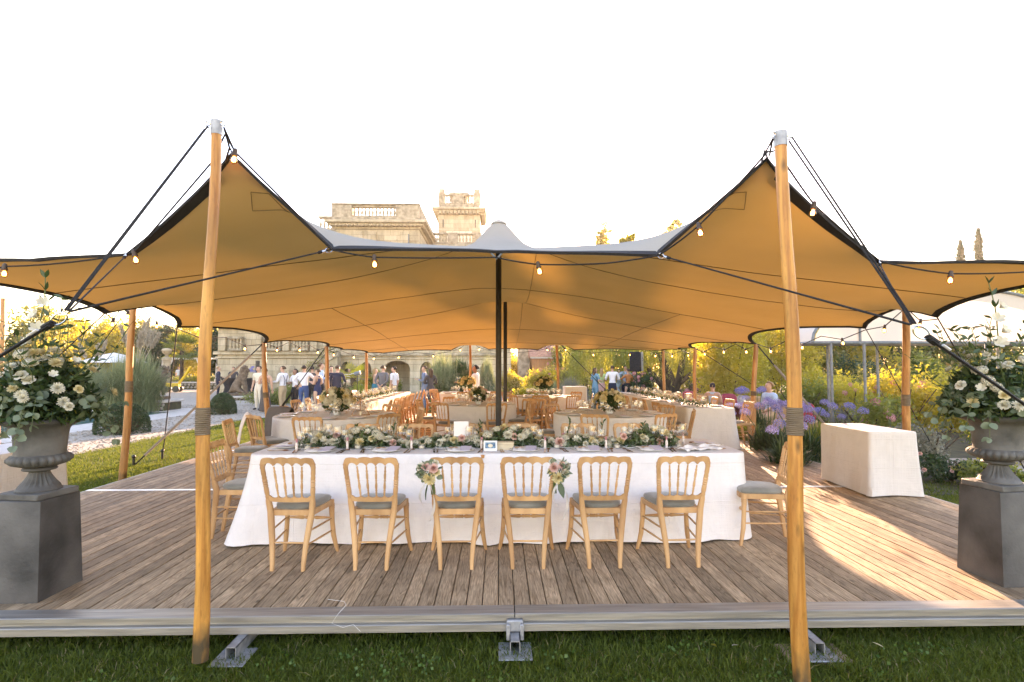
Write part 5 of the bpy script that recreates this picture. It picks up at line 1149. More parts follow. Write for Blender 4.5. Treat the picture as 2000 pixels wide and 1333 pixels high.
centre((-.42, 11.6, ZT), .20, 'low apricot flower bouquet on the round table left of the black pole', ROSE_C + DAH + ROSE_P, 26, 0, 2)
centre((1.85, 9.2, ZT), .24, 'golden cream flower bouquet on the right round table', [DAH[1]] + ROSE_C + DAH, 42)
centre((1.18, 14.4, ZT), .24, 'flower bouquet raised on a thin stand at the centre of the back table', ROSE_C + [DAH[1]], 24, .12)
centre((-.95, 16.5, ZT), .26, 'glowing yellow flower bouquet on the sunlit table by the waiter', [DAH[1]] + ROSE_C, 30, .08)
for k, (x, y) in enumerate([(3.96, 10.75 + .75 * i) for i in range(8)]):
    t = thing('flower_runner', f'{W9[k]} clump of cream flowers on the long right table', 'flower runner', (x, y, ZT), 0, 'flower clumps along the long right table')
    o = ob('foliage', leaves('foliage', rng.normal(size=(120, 3)) * (.09, .16, .03) + (0, 0, .05), .05, 'leaf_d', .5), t); o['kind'] = 'stuff'
    for _ in range(7): me_ = random.choice(DAH + ROSE_W + ROSE_C + ROSE_P); stick(me_.name.split('.')[0], me_, t, Vector((random.uniform(-.1, .1), random.uniform(-.25, .25), .08)), (random.uniform(-.4, .4), -.4, 1), 1.2)
for k in range(7):
    t = thing('flower_runner', f'{W9[k]} clump of cream flowers on the sunlit long left table', 'flower runner', (-3.24, 11.6 + .8 * k, ZT), 0, 'flower clumps along the long left table')
    o = ob('foliage', leaves('foliage', rng.normal(size=(120, 3)) * (.09, .16, .03) + (0, 0, .05), .05, 'leaf_d', .5), t); o['kind'] = 'stuff'
    for _ in range(7): me_ = random.choice(DAH + ROSE_W + ROSE_C); stick(me_.name.split('.')[0], me_, t, Vector((random.uniform(-.1, .1), random.uniform(-.25, .25), .08)), (random.uniform(-.4, .4), -.4, 1), 1.2)
# ---------------------------------------------------------------- urns
def urn(loc, side, seed):
    x, y = loc; w = 'left' if side < 0 else 'right'
    t = thing('stone_pedestal', f'square dark grey pedestal under the {w} urn', 'pedestal', (x, y, 0), 0, 'pedestals at the front deck corners')
    mb = MB(); a, b_ = .195, .168; mb.loft([[(sx * q, sy * q, z) for sx, sy in ((-1, -1), (1, -1), (1, 1), (-1, 1))] for q, z in ((a, .0), (a, .012), (b_ + .004, .636), (b_ + .002, .642), (b_ - .006, .646))]); mb.build('block', 'lead2', t, angle=25)
    u = thing('garden_urn', f'grey classical garden urn on the {w} pedestal', 'urn', (x + .02 * -side, y, .646), R(8 * side), 'grey urns at the front deck corners')
    mb = MB(); mb.bbox(-.155, .155, -.155, .155, 0, .042, .006); mb.build('plinth', 'lead', u)
    mb = MB(); n = 40; rings = []
    for r, z, g in ((.128, .042, 0), (.130, .05, 0), (.122, .058, .0), (.112, .07, .006), (.085, .10, .008), (.062, .14, .006), (.057, .165, 0), (.066, .172, 0), (.094, .178, 0), (.1, .186, 0), (.094, .194, 0), (.076, .2, 0)): rings.append([(((r + g * math.cos(k * 2 * PI / n * 20 / 1)) if g else r) * math.cos(2 * PI * k / n), ((r + g * math.cos(k * PI)) if g else r) * math.sin(2 * PI * k / n), z) for k in range(n)])
    mb.loft(rings); mb.build('foot', 'lead', u, angle=50)
    mb = MB(); n = 96; rings = []
    for r, z, g in ((.07, .2, 0), (.105, .205, .004), (.15, .222, .010), (.172, .245, .013), (.172, .262, .012), (.158, .28, .006), (.146, .286, 0)): rings.append([((r + g * abs(math.sin(k * PI / 4)) * 1.4 - g * .4) * math.cos(2 * PI * k / n), (r + g * abs(math.sin(k * PI / 4)) * 1.4 - g * .4) * math.sin(2 * PI * k / n), z) for k in range(n)])
    mb.loft(rings); mb.build('gadrooned_bowl', 'lead', u, angle=60)
    mb = MB(); mb.lathe([(.146, .284), (.144, .30), (.150, .40), (.158, .455), (.172, .475), (.2, .49), (.222, .497), (.232, .507), (.234, .518), (.226, .528), (.2, .53), (.165, .515), (.15, .47), (.01, .46)], 48); mb.build('body', 'lead', u, angle=45)
    # arrangement
    random.seed(seed); f = thing('flower_arrangement', f'tall wild arrangement of ivory flowers and eucalyptus in the {w} urn', 'flower arrangement', (x + .02 * -side, y, 1.165), 0, 'flower arrangements in the urns')
    pts = []
    for _ in range(2200):
        q = Vector(unit(1)[0]); q.z = abs(q.z); rr = random.random() ** .45; pts.append((q.x * .36 * rr, q.y * .31 * rr, .0 + q.z * .43 * rr))
    o = ob('foliage', leaves('foliage', pts, .075, 'leaf_d', .36), f); o['kind'] = 'stuff'
    o = ob('foliage', leaves('foliage', random.sample(pts, 500), .05, 'leaf_m', .3), f); o['kind'] = 'stuff'
    # eucalyptus branches, leaf by leaf
    for k in range(27):
        a = random.uniform(0, 2 * PI); d0 = Vector((math.cos(a), math.sin(a) * .8, 0)); drop_ = random.uniform(.05, .30); reach = random.uniform(.34, .54); q = []
        for i in range(9): s = i / 8; q.append(d0 * (.12 + (reach - .12) * s) + Vector((0, 0, .08 + .14 * math.sin(s * 2.6) - drop_ * s * s)))
        mb = MB(); mb.tube(q, [.004 - .0003 * i for i in range(9)], 5); mb.build('stem', 'stem', f)
        for i in range(1, 9):
            t_ = (q[i] - q[i - 1]).normalized()
            for sg in (-1, 1): sd = t_.cross(Vector((0, 0, 1))) * sg; leafat(f, q[i], sd + t_ * .5 + rv(.4), random.choice(RL), random.uniform(.75, 1.3) * (1 - .25 * i / 8))
    for k in range(26):
        a = random.uniform(0, 2 * PI); el = random.uniform(.2, 1.35); d0 = Vector((math.cos(a) * math.cos(el), math.sin(a) * math.cos(el) * .8, math.sin(el))); L_ = random.uniform(.5, .78); q = [d0 * L_ * i / 8 + Vector((.05 * math.sin(i * .6 + k), 0, .02 * i)) for i in range(9)]
        mb = MB(); mb.tube(q, .0026, 5); mb.build('stem', 'stem', f)
        for i in range(3, 9):
            for sg in (-1, 1): leafat(f, q[i], Vector((sg * .8, random.uniform(-.5, .5), .6)) + rv(.5), random.choice(LL), random.uniform(.5, .85))
    for k in range(44):
        a = random.uniform(0, 2 * PI) if k > 24 else random.uniform(PI * 1.1, PI * 1.9); el = random.uniform(.12, 1.25); rr = random.uniform(.88, 1.12); d = Vector((math.cos(a) * math.cos(el), math.sin(a) * math.cos(el), math.sin(el) * .95 + .08))
        me_ = random.choice(DAH + HYD + ROSE_W + LIL + ROSE_C + DAH); stick(me_.name.split('.')[0], me_, f, Vector((d.x * .385, d.y * .33, d.z * .45)) * rr, d, random.uniform(.72, 1.12))
    # gladiolus spire
    gx = .07 * -side + (.02 if side < 0 else -.05); q = [Vector((gx * i / 10 + .01 * math.sin(i), -.12, .1 + .87 * i / 10)) for i in range(11)]
    mb = MB(); mb.tube(q, [.007 - .0004 * i for i in range(11)], 6); mb.build('spire_stem', 'stem', f)
    for i in range(5, 9): stick('spire_flower', random.choice(LIL), f, q[i] + Vector((.02 * (-1) ** i, -.03, 0)), (.35 * (-1) ** i, -.8, .5), 1.25 - .08 * (i - 5))
    for i in (8, 9, 10):
        for s in (-1, 1): leafat(f, q[i], Vector((s * .5, -.2, 1)), LL[1], .75)
    for k in range(5):
        a = random.uniform(0, 6.28); q = [Vector((math.cos(a) * (.1 + .03 * i), math.sin(a) * .2, .2 + .085 * i)) for i in range(6)]; mb = MB(); mb.tube(q, .002, 4); mb.build('stem', 'stem', f)
        for i in range(2, 6):
            for s in (-1, 1): stick('bud', BUD, f, q[i] + Vector((s * .015, 0, .01)), (s * .6, 0, 1), random.uniform(.7, 1.2))
mb = MB(); mb.ball((0, 0, .012), .007, .007, .014, 6, 5); BUD = mb.mesh('bud', 'leaf_s', angle=80)
urn((-3.18, 3.92), -1, 21); urn((3.70, 4.02), 1, 33)
random.seed(1234)
# ================================================================ chateau
ch = thing('chateau', 'pale limestone chateau with balustraded roofs and a square tower', 'chateau', (-9, 41, LAWN_Z)); CO = Vector(ch.location)
ch_objs = []
def chp(mb, name, mat='stone', angle=30): o = mb.build(name, mat, ch, smooth=True, angle=angle); o.matrix_basis = Matrix.Translation(-CO); return o
BAL = MB(); BAL.lathe([(.10, 0), (.10, .05), (.055, .08), (.06, .12), (.105, .25), (.10, .33), (.055, .5), (.05, .6), (.085, .66), (.085, .72)], 8); BALM = BAL.mesh('baluster', 'stone', angle=50)
def balustrade(x0, x1, y, z, h, step, ax='x', posts=True):
    """base rail, separate balusters, hand rail"""
    n = max(1, int(abs(x1 - x0) / step)); s = (h - .30) / .72
    for a, b_, d in ((z, z + .14, .19), (z + h - .16, z + h, .2)):
        mb = MB()
        if ax == 'x': mb.bbox(x0, x1, y - d, y + d, a, b_, .02)
        else: mb.bbox(y - d, y + d, x0, x1, a, b_, .02)
        chp(mb, 'balustrade_rail', 'stoned')
    for i in range(n):
        q = x0 + (x1 - x0) * (i + .5) / n; o = ob('baluster', BALM, ch, (Vector((q, y, z + .14)) if ax == 'x' else Vector((y, q, z + .14))) - CO); o.scale = (1, 1, s)
def pier(x0, x1, y0, y1, z0, z1, name='parapet_pier', mat='stoned'): mb = MB(); mb.bbox(x0, x1, y0, y1, z0, z1, .03); return chp(mb, name, mat)
def cornice(x0, x1, y0, y1, z, out, name='cornice'):
    mb = MB(); mb.loft([[(x0 - o, y0 - o, zz), (x1 + o, y0 - o, zz), (x1 + o, y1 + o, zz), (x0 - o, y1 + o, zz)] for o, zz in ((.02, z), (.1, z + .06), (.12, z + .2), (out * .6, z + .24), (out * .65, z + .36), (out, z + .42), (out, z + .60), (out - .1, z + .66), (.0, z + .67))]); return chp(mb, name)
def mods(x0, x1, y, z, n, ax, w=.17, h=.24, d=.42):
    mb = MB(); mb.bbox(-w / 2, w / 2, -d, .05, 0, h, .015); me_ = mb.mesh('modillion', 'stone', angle=30)
    for i in range(n): q = x0 + (x1 - x0) * (i + .5) / n; o = ob('modillion', me_, ch, (Vector((q, y, z)) if ax == 'x' else Vector((y, q, z))) - CO, 0 if ax == 'x' else PI / 2)
S = 26.3
def X41(px): return (px - 974) / S
def Z41(py): return 1.53 + (717 - py) / S
X0, X1, Y0, Y1 = X41(655), X41(817), 41.0, 55.0
mb = MB(); mb.box(X0, X1, Y0, Y1, LAWN_Z, 12.05); chp(mb, 'main_wall')
cornice(X0, X1, Y0, Y1, 11.75, .62); mods(X0, X1, Y0 - .02, 11.93, 22, 'x'); mods(Y0, Y1, X1 + .02, 11.93, 34, 'y')
pier(X0 - .25, X0 + 1.25, Y0 - .3, Y0 + .3, 12.42, 13.55); pier(X1 - 1.7, X1 + .05, Y0 - .3, Y0 + .3, 12.42, 13.55); pier(X0 - .3, X1 + .1, Y0 - .36, Y0 + .3, 13.551, 13.66, 'parapet_coping'); pier(X0 - .2, X1 + .05, Y0 - .32, Y0 + .32, 12.43, 12.62, 'parapet_base')
balustrade(X0 + 1.25, X1 - 1.7, Y0, 12.63, .92, .26)
mb = MB(); mb.bbox(X1 - .25, X1 + .1, Y0 + .31, Y1, 12.45, 13.6, .03); chp(mb, 'side_parapet', 'stoned')
mb = MB(); mb.bbox(X0 + .1, X1 - .1, Y0 - .05, Y0 - .002, 10.9, 11.05, .01); chp(mb, 'frieze_band'); 
for px in (700, 726, 790): mb = MB(); mb.bbox(X41(px) - .32, X41(px) + .32, Y0 - .14, Y0 - .003, 4.2, 11.6, .03); chp(mb, 'pilaster')
mb = MB(); mb.tube([(X1 - .75, Y0 - .1, 4), (X1 - .75, Y0 - .1, 11.4)], .06, 8); chp(mb, 'drain_pipe', 'tube')
for xc in (X0 + 1.0, X0 + 4.0, X1 - 1.2):
    for zb in (5.2, 8.2): mb = MB(); mb.bbox(xc - .55, xc + .55, Y0 - .06, Y0 + .06, zb, zb + 1.9, .02); w_ = chp(mb, 'window', 'stoned'); mb = MB(); mb.box(-.45, .45, -.07, -.06, .1, 1.8); p_ = mb.build('pane', 'black', w_, smooth=False); p_.location = (xc, Y0, zb)
mb = MB(); mb.box(-17.5, X0, 43.5, 55, LAWN_Z, 12.0); chp(mb, 'left_wing_wall'); cornice(-17.5, X0 - .1, 43.5, 55, 11.6, .5)
balustrade(-14.2, X0 - .3, 43.5, 12.3, 1.1, .28)
# connecting wing and tower
mb = MB(); mb.box(X1 + .01, -1.6, 47, 54, LAWN_Z, 11.95); chp(mb, 'link_wall'); cornice(X1 + .2, -1.6, 47, 54, 11.35, .35)
pier(-4.35, -3.5, 46.75, 47.2, 12.03, 13.0); pier(-2.0, -1.5, 46.75, 47.2, 12.03, 13.0); balustrade(X1 + .3, -4.36, 47, 12.03, .95, .26); balustrade(-3.49, -2.01, 47, 12.03, .95, .26)
T = 20.75; tx0, tx1 = (855 - 974) / T, (937 - 974) / T; ty0, ty1 = 52.0, 56.2
mb = MB(); mb.box(tx0, tx1, ty0, ty1, 5, 16.35); chp(mb, 'tower_wall'); cornice(tx0, tx1, ty0, ty1, 15.95, .55); mods(tx0, tx1, ty0 - .02, 15.98, 11, 'x', .2, .3, .42); mods(ty0, ty1, tx1 + .02, 15.98, 10, 'y', .2, .3, .42)
mb = MB(); mb.bbox(tx0 - .06, tx1 + .06, ty0 - .08, ty0 - .003, 14.4, 14.52, .01); chp(mb, 'string_course'); mb = MB(); mb.bbox(tx0 - .06, tx1 + .06, ty0 - .1, ty0 - .003, 13.2, 13.32, .01); chp(mb, 'string_course')
pier(tx0 + .05, tx1 - .05, ty0 - .1, ty1, 16.63, 16.95, 'tower_parapet_base')
for x in (tx0 - .02, tx1 - .62): pier(x, x + .64, ty0 - .12, ty0 + .5, 16.96, 18.1, 'corner_pier'); pier(x + .06, x + .58, ty0 - .05, ty0 + .42, 18.11, 18.45, 'corner_finial', 'stoned')
pier(-4.45, -3.35, ty0 - .05, ty0 + .25, 16.96, 17.85, 'tower_parapet_panel'); balustrade(tx0 + .63, -4.46, ty0 + .1, 16.96, .98, .25); balustrade(-3.34, tx1 - .63, ty0 + .1, 16.96, .98, .25)
mb = MB(); mb.loft([[(x, y, z) for x, y in ((-3.8 - q, 53 - q), (-3.8 + q, 53 - q), (-3.8 + q, 53 + q), (-3.8 - q, 53 + q))] for q, z in ((.75, 17.0), (.75, 17.7), (.98, 17.95), (.9, 18.2), (.3, 18.3))]); chp(mb, 'roof_lantern', 'stoned'); mb = MB(); mb.tube([(-3.75, 53, 18.2), (-3.75, 53, 20.3)], .03, 6); chp(mb, 'flagpole', 'tube')
for i in range(4):
    mb = MB(); x = -5.0 + .62 * i; mb.bbox(x + .02, x + .60, ty0 - .05, ty0 - .004, 13.35, 14.38, .01); chp(mb, 'shutter_panel', 'cream_shirt')
for x in (tx0 + .45, tx1 - .45): mb = MB(); mb.bbox(x - .045, x + .045, ty0 - .06, ty0 - .003, 14.75, 15.5, .01); chp(mb, 'iron_anchor', 'black')
# terrace with arches, stair ramp and low wall
s3 = 31.7; yt = 34.0
def X34(px): return (px - 974) / s3
def arcade(x0, x1, y, z0, z1, arches, depth=.45):
    """wall pierced by round-headed openings: (centre, half width, spring, crown)"""
    mb = MB(); cur = x0
    for c_, hw, zs, zc in arches:
        mb.box(cur, c_ - hw, y, y + depth, z0, z1); n = 12
        for i in range(n):
            a0, a1 = PI - PI * i / n, PI - PI * (i + 1) / n; xa, xb = c_ + hw * math.cos(a0), c_ + hw * math.cos(a1); za, zb = zs + (zc - zs) * math.sin(a0), zs + (zc - zs) * math.sin(a1)
            mb.add([(xa, y, za), (xb, y, zb), (xb, y, z1), (xa, y, z1), (xa, y + depth, za), (xb, y + depth, zb), (xb, y + depth, z1), (xa, y + depth, z1)], [(0, 1, 2, 3), (4, 7, 6, 5), (0, 4, 5, 1), (3, 2, 6, 7)])
        cur = c_ + hw
    mb.box(cur, x1, y, y + depth, z0, z1); o = chp(mb, 'arcade_wall'); o.data.polygons.foreach_set('use_smooth', [False] * len(o.data.polygons)); return o
arcade(X34(668), .45, yt, LAWN_Z, 2.2, [(X34(679), .36, 1.3, 1.85), (X34(717), .34, 1.3, 1.85), (X34(777), .78, 1.45, 1.92), (X34(834), .40, 1.3, 1.85), (X34(890), .5, 1.3, 1.85), (X34(950), .38, 1.3, 1.85)])
mb = MB(); mb.box(X34(668), .45, yt + 2.2, yt + 2.5, LAWN_Z, 2.2); chp(mb, 'arcade_back_wall'); mb = MB(); mb.bbox(X34(664), .6, yt - .16, yt + 7, 2.201, 2.38, .03); chp(mb, 'terrace_slab', 'stoned')
mb = MB(); mb.bbox(X34(668), .45, yt - .09, yt - .002, 2.0, 2.1, .02); chp(mb, 'string_course')
mb = MB(); mb.bbox(X34(668), .4, yt + .1, yt + .4, 2.381, 3.3, .03); chp(mb, 'terrace_parapet', 'stone'); mb = MB(); mb.bbox(X34(664), .5, yt - .02, yt + .5, 3.301, 3.42, .03); chp(mb, 'parapet_coping', 'stoned')
mb = MB(); mb.bbox(.1, .75, yt - .3, yt + .5, LAWN_Z, 3.6, .03); chp(mb, 'end_pier')
# stair: sloping wall with coping and steps behind
xa, xb = X34(669), -13.2; y_ = 33.2
mb = MB(); mb.loft([[(xa, y, LAWN_Z), (xa, y, 2.2), (xb, y, LAWN_Z + .1), (xb, y, LAWN_Z)] for y in (y_, y_ + .4)]); chp(mb, 'stair_wall'); mb = MB(); mb.loft([[(xa + .05, y, 2.2), (xa + .05, y, 2.42), (xb - .3, y, LAWN_Z + .32), (xb - .3, y, LAWN_Z + .1)] for y in (y_ - .1, y_ + .5)]); chp(mb, 'stair_coping', 'stoned')
mb = MB(); mb.loft([[(xa, y, 2.25), (xa, y, 3.3), (xb, y, 1.0), (xb, y, LAWN_Z + .1)] for y in (35.4, 35.8)]); chp(mb, 'upper_stair_wall')
for i in range(14): f = i / 14; mb = MB(); mb.box(xb + (xa - xb) * f, xb + (xa - xb) * (i + 1) / 14, y_ + .41, 35.39, LAWN_Z, LAWN_Z + 2.45 * (i + 1) / 14); chp(mb, 'stair_step', 'stoned')
# left low wing with mouldings
y_ = 37.5; s7 = 1079 / y_
def X37(px): return (px - 974) / s7
mb = MB(); mb.box(X37(432), X37(655), y_, y_ + 4, LAWN_Z, 4.6); chp(mb, 'low_wing_wall')
for z, h, o_ in ((2.35, .22, .22), (2.1, .12, .12), (.55, .18, .14), (4.1, .3, .3)): mb = MB(); mb.bbox(X37(432) - o_, X37(655) - .3, y_ - o_, y_ - .003, z, z + h, .02); chp(mb, 'moulding', 'stone')
for p0, p1 in ((457, 483), (524, 556), (578, 608)):
    mb = MB(); mb.bbox(X37(p0) - .1, X37(p1) + .1, y_ - .08, y_ - .004, 2.75, 3.45, .02); chp(mb, 'balustrade_backing', 'stoned'); balustrade(X37(p0), X37(p1), y_ - .3, 2.6, .95, .2)
for px in (444, 512, 565, 618): pier(X37(px) - .22, X37(px) + .22, y_ - .34, y_ - .005, 2.59, 3.56, 'parapet_pier', 'stone')
for px in (548, 575, 600): mb = MB(); mb.bbox(X37(px) - .18, X37(px) + .18, y_ - .05, y_ - .002, .8, 1.6, .02); chp(mb, 'grille_window', 'stoned')
# ================================================================ barn
bn = thing('barn', 'orange timber barn with a pink clay tile roof behind the shrubs', 'barn', (4.2, 44, LAWN_Z)); BO = Vector(bn.location)
def bp_(mb, name, mat, **k): o = mb.build(name, mat, bn, **k); o.matrix_basis = Matrix.Translation(-BO); return o
mb = MB()
for i in range(26): x = 2.7 + .17 * i; mb2 = MB(); mb2.bbox(x + .004, x + .166, 43.99 + .012 * (i % 2), 44.05, LAWN_Z, 2.3, .006); bp_(mb2, 'plank', 'timber')
mb = MB(); mb.box(2.7, 7.1, 44.06, 49, LAWN_Z, 2.3); bp_(mb, 'wall', 'timber', smooth=False); mb = MB(); mb.bbox(2.5, 7.2, 43.7, 43.76, 2.2, 2.42, .01); bp_(mb, 'fascia', 'white_card')
mb = MB()
for r in range(12):
    f0, f1 = r / 12, (r + 1) / 12; rings = []
    for i in range(57): x = 2.45 + 4.8 * i / 56; w = .035 * math.cos(i * PI / 2 * 2 / 2 * 2); rings.append([(x, 43.62 + 2.9 * f0, 2.36 + 1.45 * f0 + .05 + w), (x, 43.62 + 2.9 * f1 + .05, 2.36 + 1.45 * f1 + .03 + w), (x, 43.62 + 2.9 * f1 + .05, 2.36 + 1.45 * f1), (x, 43.62 + 2.9 * f0, 2.36 + 1.45 * f0)])
    mb.loft(rings)
o = bp_(mb, 'roof_tiles', 'tile', angle=80); o['kind'] = 'stuff'
mb = MB(); mb.loft([[(2.45, y, z) for y, z in ((43.62, 2.3), (46.6, 3.78), (49.6, 2.3))], [(7.25, y, z) for y, z in ((43.62, 2.3), (46.6, 3.78), (49.6, 2.3))]]); bp_(mb, 'roof', 'tile', smooth=False)
bs = thing('stone_shed', 'narrow grey stone wall end standing left of the barn', 'shed', (2.1, 46, LAWN_Z)); mb = MB(); mb.bbox(-.45, .5, 0, 3, 0, 3.4, .04); mb.build('wall', 'stoned', bs); mb = MB(); mb.loft([[(-.6, y, 3.4), (0, y, 3.9), (.65, y, 3.4)] for y in (-.1, 3.1)]); mb.build('roof', 'tile', bs, smooth=False)
# ================================================================ car
car = thing('parked_car', 'white parked car facing us on the gravel drive beside the shrubs', 'car', (2.75, 74, LAWN_Z), R(6))
sec = [(-2.0, .70, .35, .72), (-1.95, .82, .3, .86), (-1.2, .88, .28, 1.0), (-.4, .9, .28, 1.06), (.9, .9, .28, 1.06), (1.7, .86, .3, 1.02), (2.0, .76, .36, .9)]
mb = MB(); mb.loft([[(-w, y, (z0 + z1) / 2), (-w * .96, y, z0), (w * .96, y, z0), (w, y, (z0 + z1) / 2), (w * .93, y, z1), (0, y, z1 + .05), (-w * .93, y, z1)] for y, w, z0, z1 in sec]); mb.build('body', 'car_white', car, angle=50)
mb = MB(); mb.loft([[(-w, y, 1.04), (w, y, 1.04), (w2, y2, z), (-w2, y2, z)] for y, w, w2, y2, z in ((-.95, .80, .80, -.93, 1.06), (-.45, .82, .64, -.25, 1.5), (.8, .82, .66, .8, 1.55), (1.6, .8, .7, 1.5, 1.1))]); mb.build('cabin', 'car_white', car, angle=50)
mb = MB(); mb.add([(-.74, -.97, 1.08), (.74, -.97, 1.08), (.6, -.37, 1.47), (-.6, -.37, 1.47)], [(0, 1, 2, 3)]); mb.build('windscreen', pm('car_glass', (.12, .16, .2), None, rough=.08), car, smooth=False)
for s in (-1, 1):
    mb = MB(); mb.ball((s * .62, -1.93, .74), .17, .07, .1); mb.build('headlight', 'steel', car)
    for y in (-1.25, 1.3): mb = MB(); mb.tube([(s * .72, y, .33), (s * .92, y, .33)], .33, 18); w_ = mb.build('wheel', 'black', car); mb = MB(); mb.tube([(s * .925, y, .33), (s * .93, y, .33)], .19, 14); mb.build('rim', 'galv', w_)
    mb = MB(); mb.ball((s * .98, -.6, 1.08), .09, .06, .07); mb.build('mirror', 'car_white', car)
mb = MB(); mb.bbox(-.42, .42, -2.02, -1.97, .5, .62, .01); mb.build('grille', 'black', car)

# ================================================================ trees and plants
def blobs_tree(name, base, h, spread, label, mat, n, leaf, group, trunk=.15, seed=0, low=.35, flat=1.0, per=40, clump=.17, cat='tree'):
    rd = random.Random(seed); t = thing(name, label, cat, base, 0, group); bl = []
    tips_ = []
    mb = MB(); mb.tube([(0, 0, -.05), (rd.uniform(-.1, .1) * h * .2, 0, h * .25), (rd.uniform(-.15, .15) * h * .3, 0, h * .5), (0, 0, h * .82)], [trunk, trunk * .8, trunk * .55, trunk * .15], 8)
    for k in range(9):
        a = k * 2.4 + rd.uniform(-.3, .3); z = h * (low + (.98 - low) * (k + .5) / 9); r = spread * (1 - .55 * abs((z / h - low) / (1 - low) - .35) ** 1.2) * rd.uniform(.5, .85); p = Vector((math.cos(a) * r, math.sin(a) * r, z)); tips_.append(p)
        mb.tube([(0, 0, z * .62), (p.x * .5, p.y * .5, z * .85), tuple(p)], [trunk * .4, trunk * .25, .012], 5)
        q = spread * rd.uniform(.38, .6); bl.append((p.x, p.y, p.z, q, q, q * flat * rd.uniform(.7, .95)))
    mb.build('trunk', 'bark', t); bl.append((0, 0, h * (low + .35 * (1 - low)), spread * .55, spread * .55, h * .25))
    ob('crown', leaves('crown', clumpy(bl, n, per, clump), leaf, mat, .55), t); return t
def bush(name, base, rx, ry, h, label, mat, n, leaf, group=None, flowers=None, nf=0, fs=1.0, cat='shrub', aspect=.5, fz=.3):
    t = thing(name, label, cat, base, 0, group); bl = []
    k = max(3, int((rx + ry) * 2.2))
    for i in range(k): a = random.uniform(0, 6.28); r = random.random() ** .5 * .6; bl.append((math.cos(a) * rx * r, math.sin(a) * ry * r, h * random.uniform(.25, .62), rx * random.uniform(.35, .55), ry * random.uniform(.35, .55), h * random.uniform(.3, .42)))
    pts = clumpy(bl, n, 24, .2, .5); pts[:, 2] = np.maximum(pts[:, 2], .02); ob('foliage', leaves('foliage', pts, leaf, mat, aspect), t)
    mb = MB()
    for i in range(6): a = i * 1.1; mb.tube([(0, 0, 0), (math.cos(a) * rx * .3, math.sin(a) * ry * .3, h * .4), (math.cos(a) * rx * .6, math.sin(a) * ry * .6, h * .7)], .012, 5)
    mb.build('stems', 'bark', t)
    if flowers:
        sel = pts[rng.permutation(len(pts))]; sel = sel[(sel[:, 2] > h * fz)][:nf]
        for p in sel: u = Vector((p[0] / rx * .6, p[1] / ry * .4 - .7, .6)); stick('blossom', random.choice(flowers), t, Vector(p) + u * .07, u, fs * random.uniform(.8, 1.2))
    return t
def at(px, y, z=LAWN_Z): return Vector((P(px, 717, y).x, y, z))
# willow behind the right back corner
wl = thing('willow_tree', 'spreading willow with dark forked trunk beyond the right back corner of the tent', 'tree', at(1312, 27)); random.seed(5)
mb = MB(); mb.tube([(0, 0, -.1), (.05, 0, .5), (-.1, .1, 1.3), (-.5, .3, 2.4), (-1.2, .5, 3.3)], [.34, .28, .22, .14, .06], 10)
mb.tube([(.02, 0, .4), (.35, -.1, 1.2), (.55, 0, 2.2), (.9, .2, 3.3)], [.24, .18, .13, .05], 9); mb.tube([(.0, .05, .35), (-.75, 0, 1.1), (-1.3, .1, 1.9), (-2.0, .1, 3.0)], [.2, .15, .1, .04], 8); mb.tube([(.3, -.1, .9), (1.1, 0, 1.5), (1.6, .1, 2.2), (2.4, .2, 3.0)], [.14, .11, .08, .03], 8); mb.build('trunk', 'bark', wl)
pts, dr = [], []
for k in range(1500):
    a = random.uniform(0, 6.28); r = random.random() ** .5; x, y = -1.0 + 4.3 * r * math.cos(a), 1.2 + 2.8 * r * math.sin(a); zt = 4.0 * (1 - .35 * r * r) + random.uniform(-.5, .1); L_ = random.uniform(.5, 1.0 + 2.0 * r ** 2); m_ = int(L_ / .055)
    if y < 1.2 and abs(x) < 1.6: L_ *= .5; m_ = int(L_ / .055)
    ph = random.uniform(0, 6)
    for i in range(m_): f = i / m_; z_ = zt - L_ * f; pts.append((x + .10 * math.sin(ph + f * 4) + random.uniform(-.05, .05), y + random.uniform(-.05, .05), z_)); dr.append((random.uniform(-.8, .8), random.uniform(-.8, .8), -1))
pts = np.array(pts); ok = pts[:, 2] > .15; ob('crown', leaves('crown', pts[ok], .13, 'leaf_w', .26, np.array(dr)[ok], .3), wl)
YG = 'sunlit trees beyond the right side of the deck'
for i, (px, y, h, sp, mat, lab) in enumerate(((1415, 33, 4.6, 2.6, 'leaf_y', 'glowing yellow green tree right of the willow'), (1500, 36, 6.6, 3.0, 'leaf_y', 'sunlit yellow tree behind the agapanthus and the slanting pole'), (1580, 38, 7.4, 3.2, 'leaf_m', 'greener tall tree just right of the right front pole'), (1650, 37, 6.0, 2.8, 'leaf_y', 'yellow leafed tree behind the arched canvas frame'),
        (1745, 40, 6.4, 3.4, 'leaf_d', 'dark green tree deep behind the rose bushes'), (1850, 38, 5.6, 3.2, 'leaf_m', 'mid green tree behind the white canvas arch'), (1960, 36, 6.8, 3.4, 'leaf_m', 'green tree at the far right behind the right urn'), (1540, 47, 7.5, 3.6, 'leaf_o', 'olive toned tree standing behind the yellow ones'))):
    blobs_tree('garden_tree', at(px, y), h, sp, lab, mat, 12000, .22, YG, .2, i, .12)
for i, (px, y, h, sp, lab) in enumerate(((1180, 62, 18.0, 1.2, 'thin sunlit treetop showing above the canopy, the one nearest the white peak'), (1222, 62, 17.0, 1.3, 'small sunlit treetop above the canopy left of the right front pole'), (1311, 62, 18.6, 1.5, 'sunlit treetop rising just left of the right tent peak'))):
    blobs_tree('tall_tree', at(px, y), h, sp, lab, 'leaf_y', 3600, .34, 'treetops showing over the canopy', .2, 30 + i, .6)
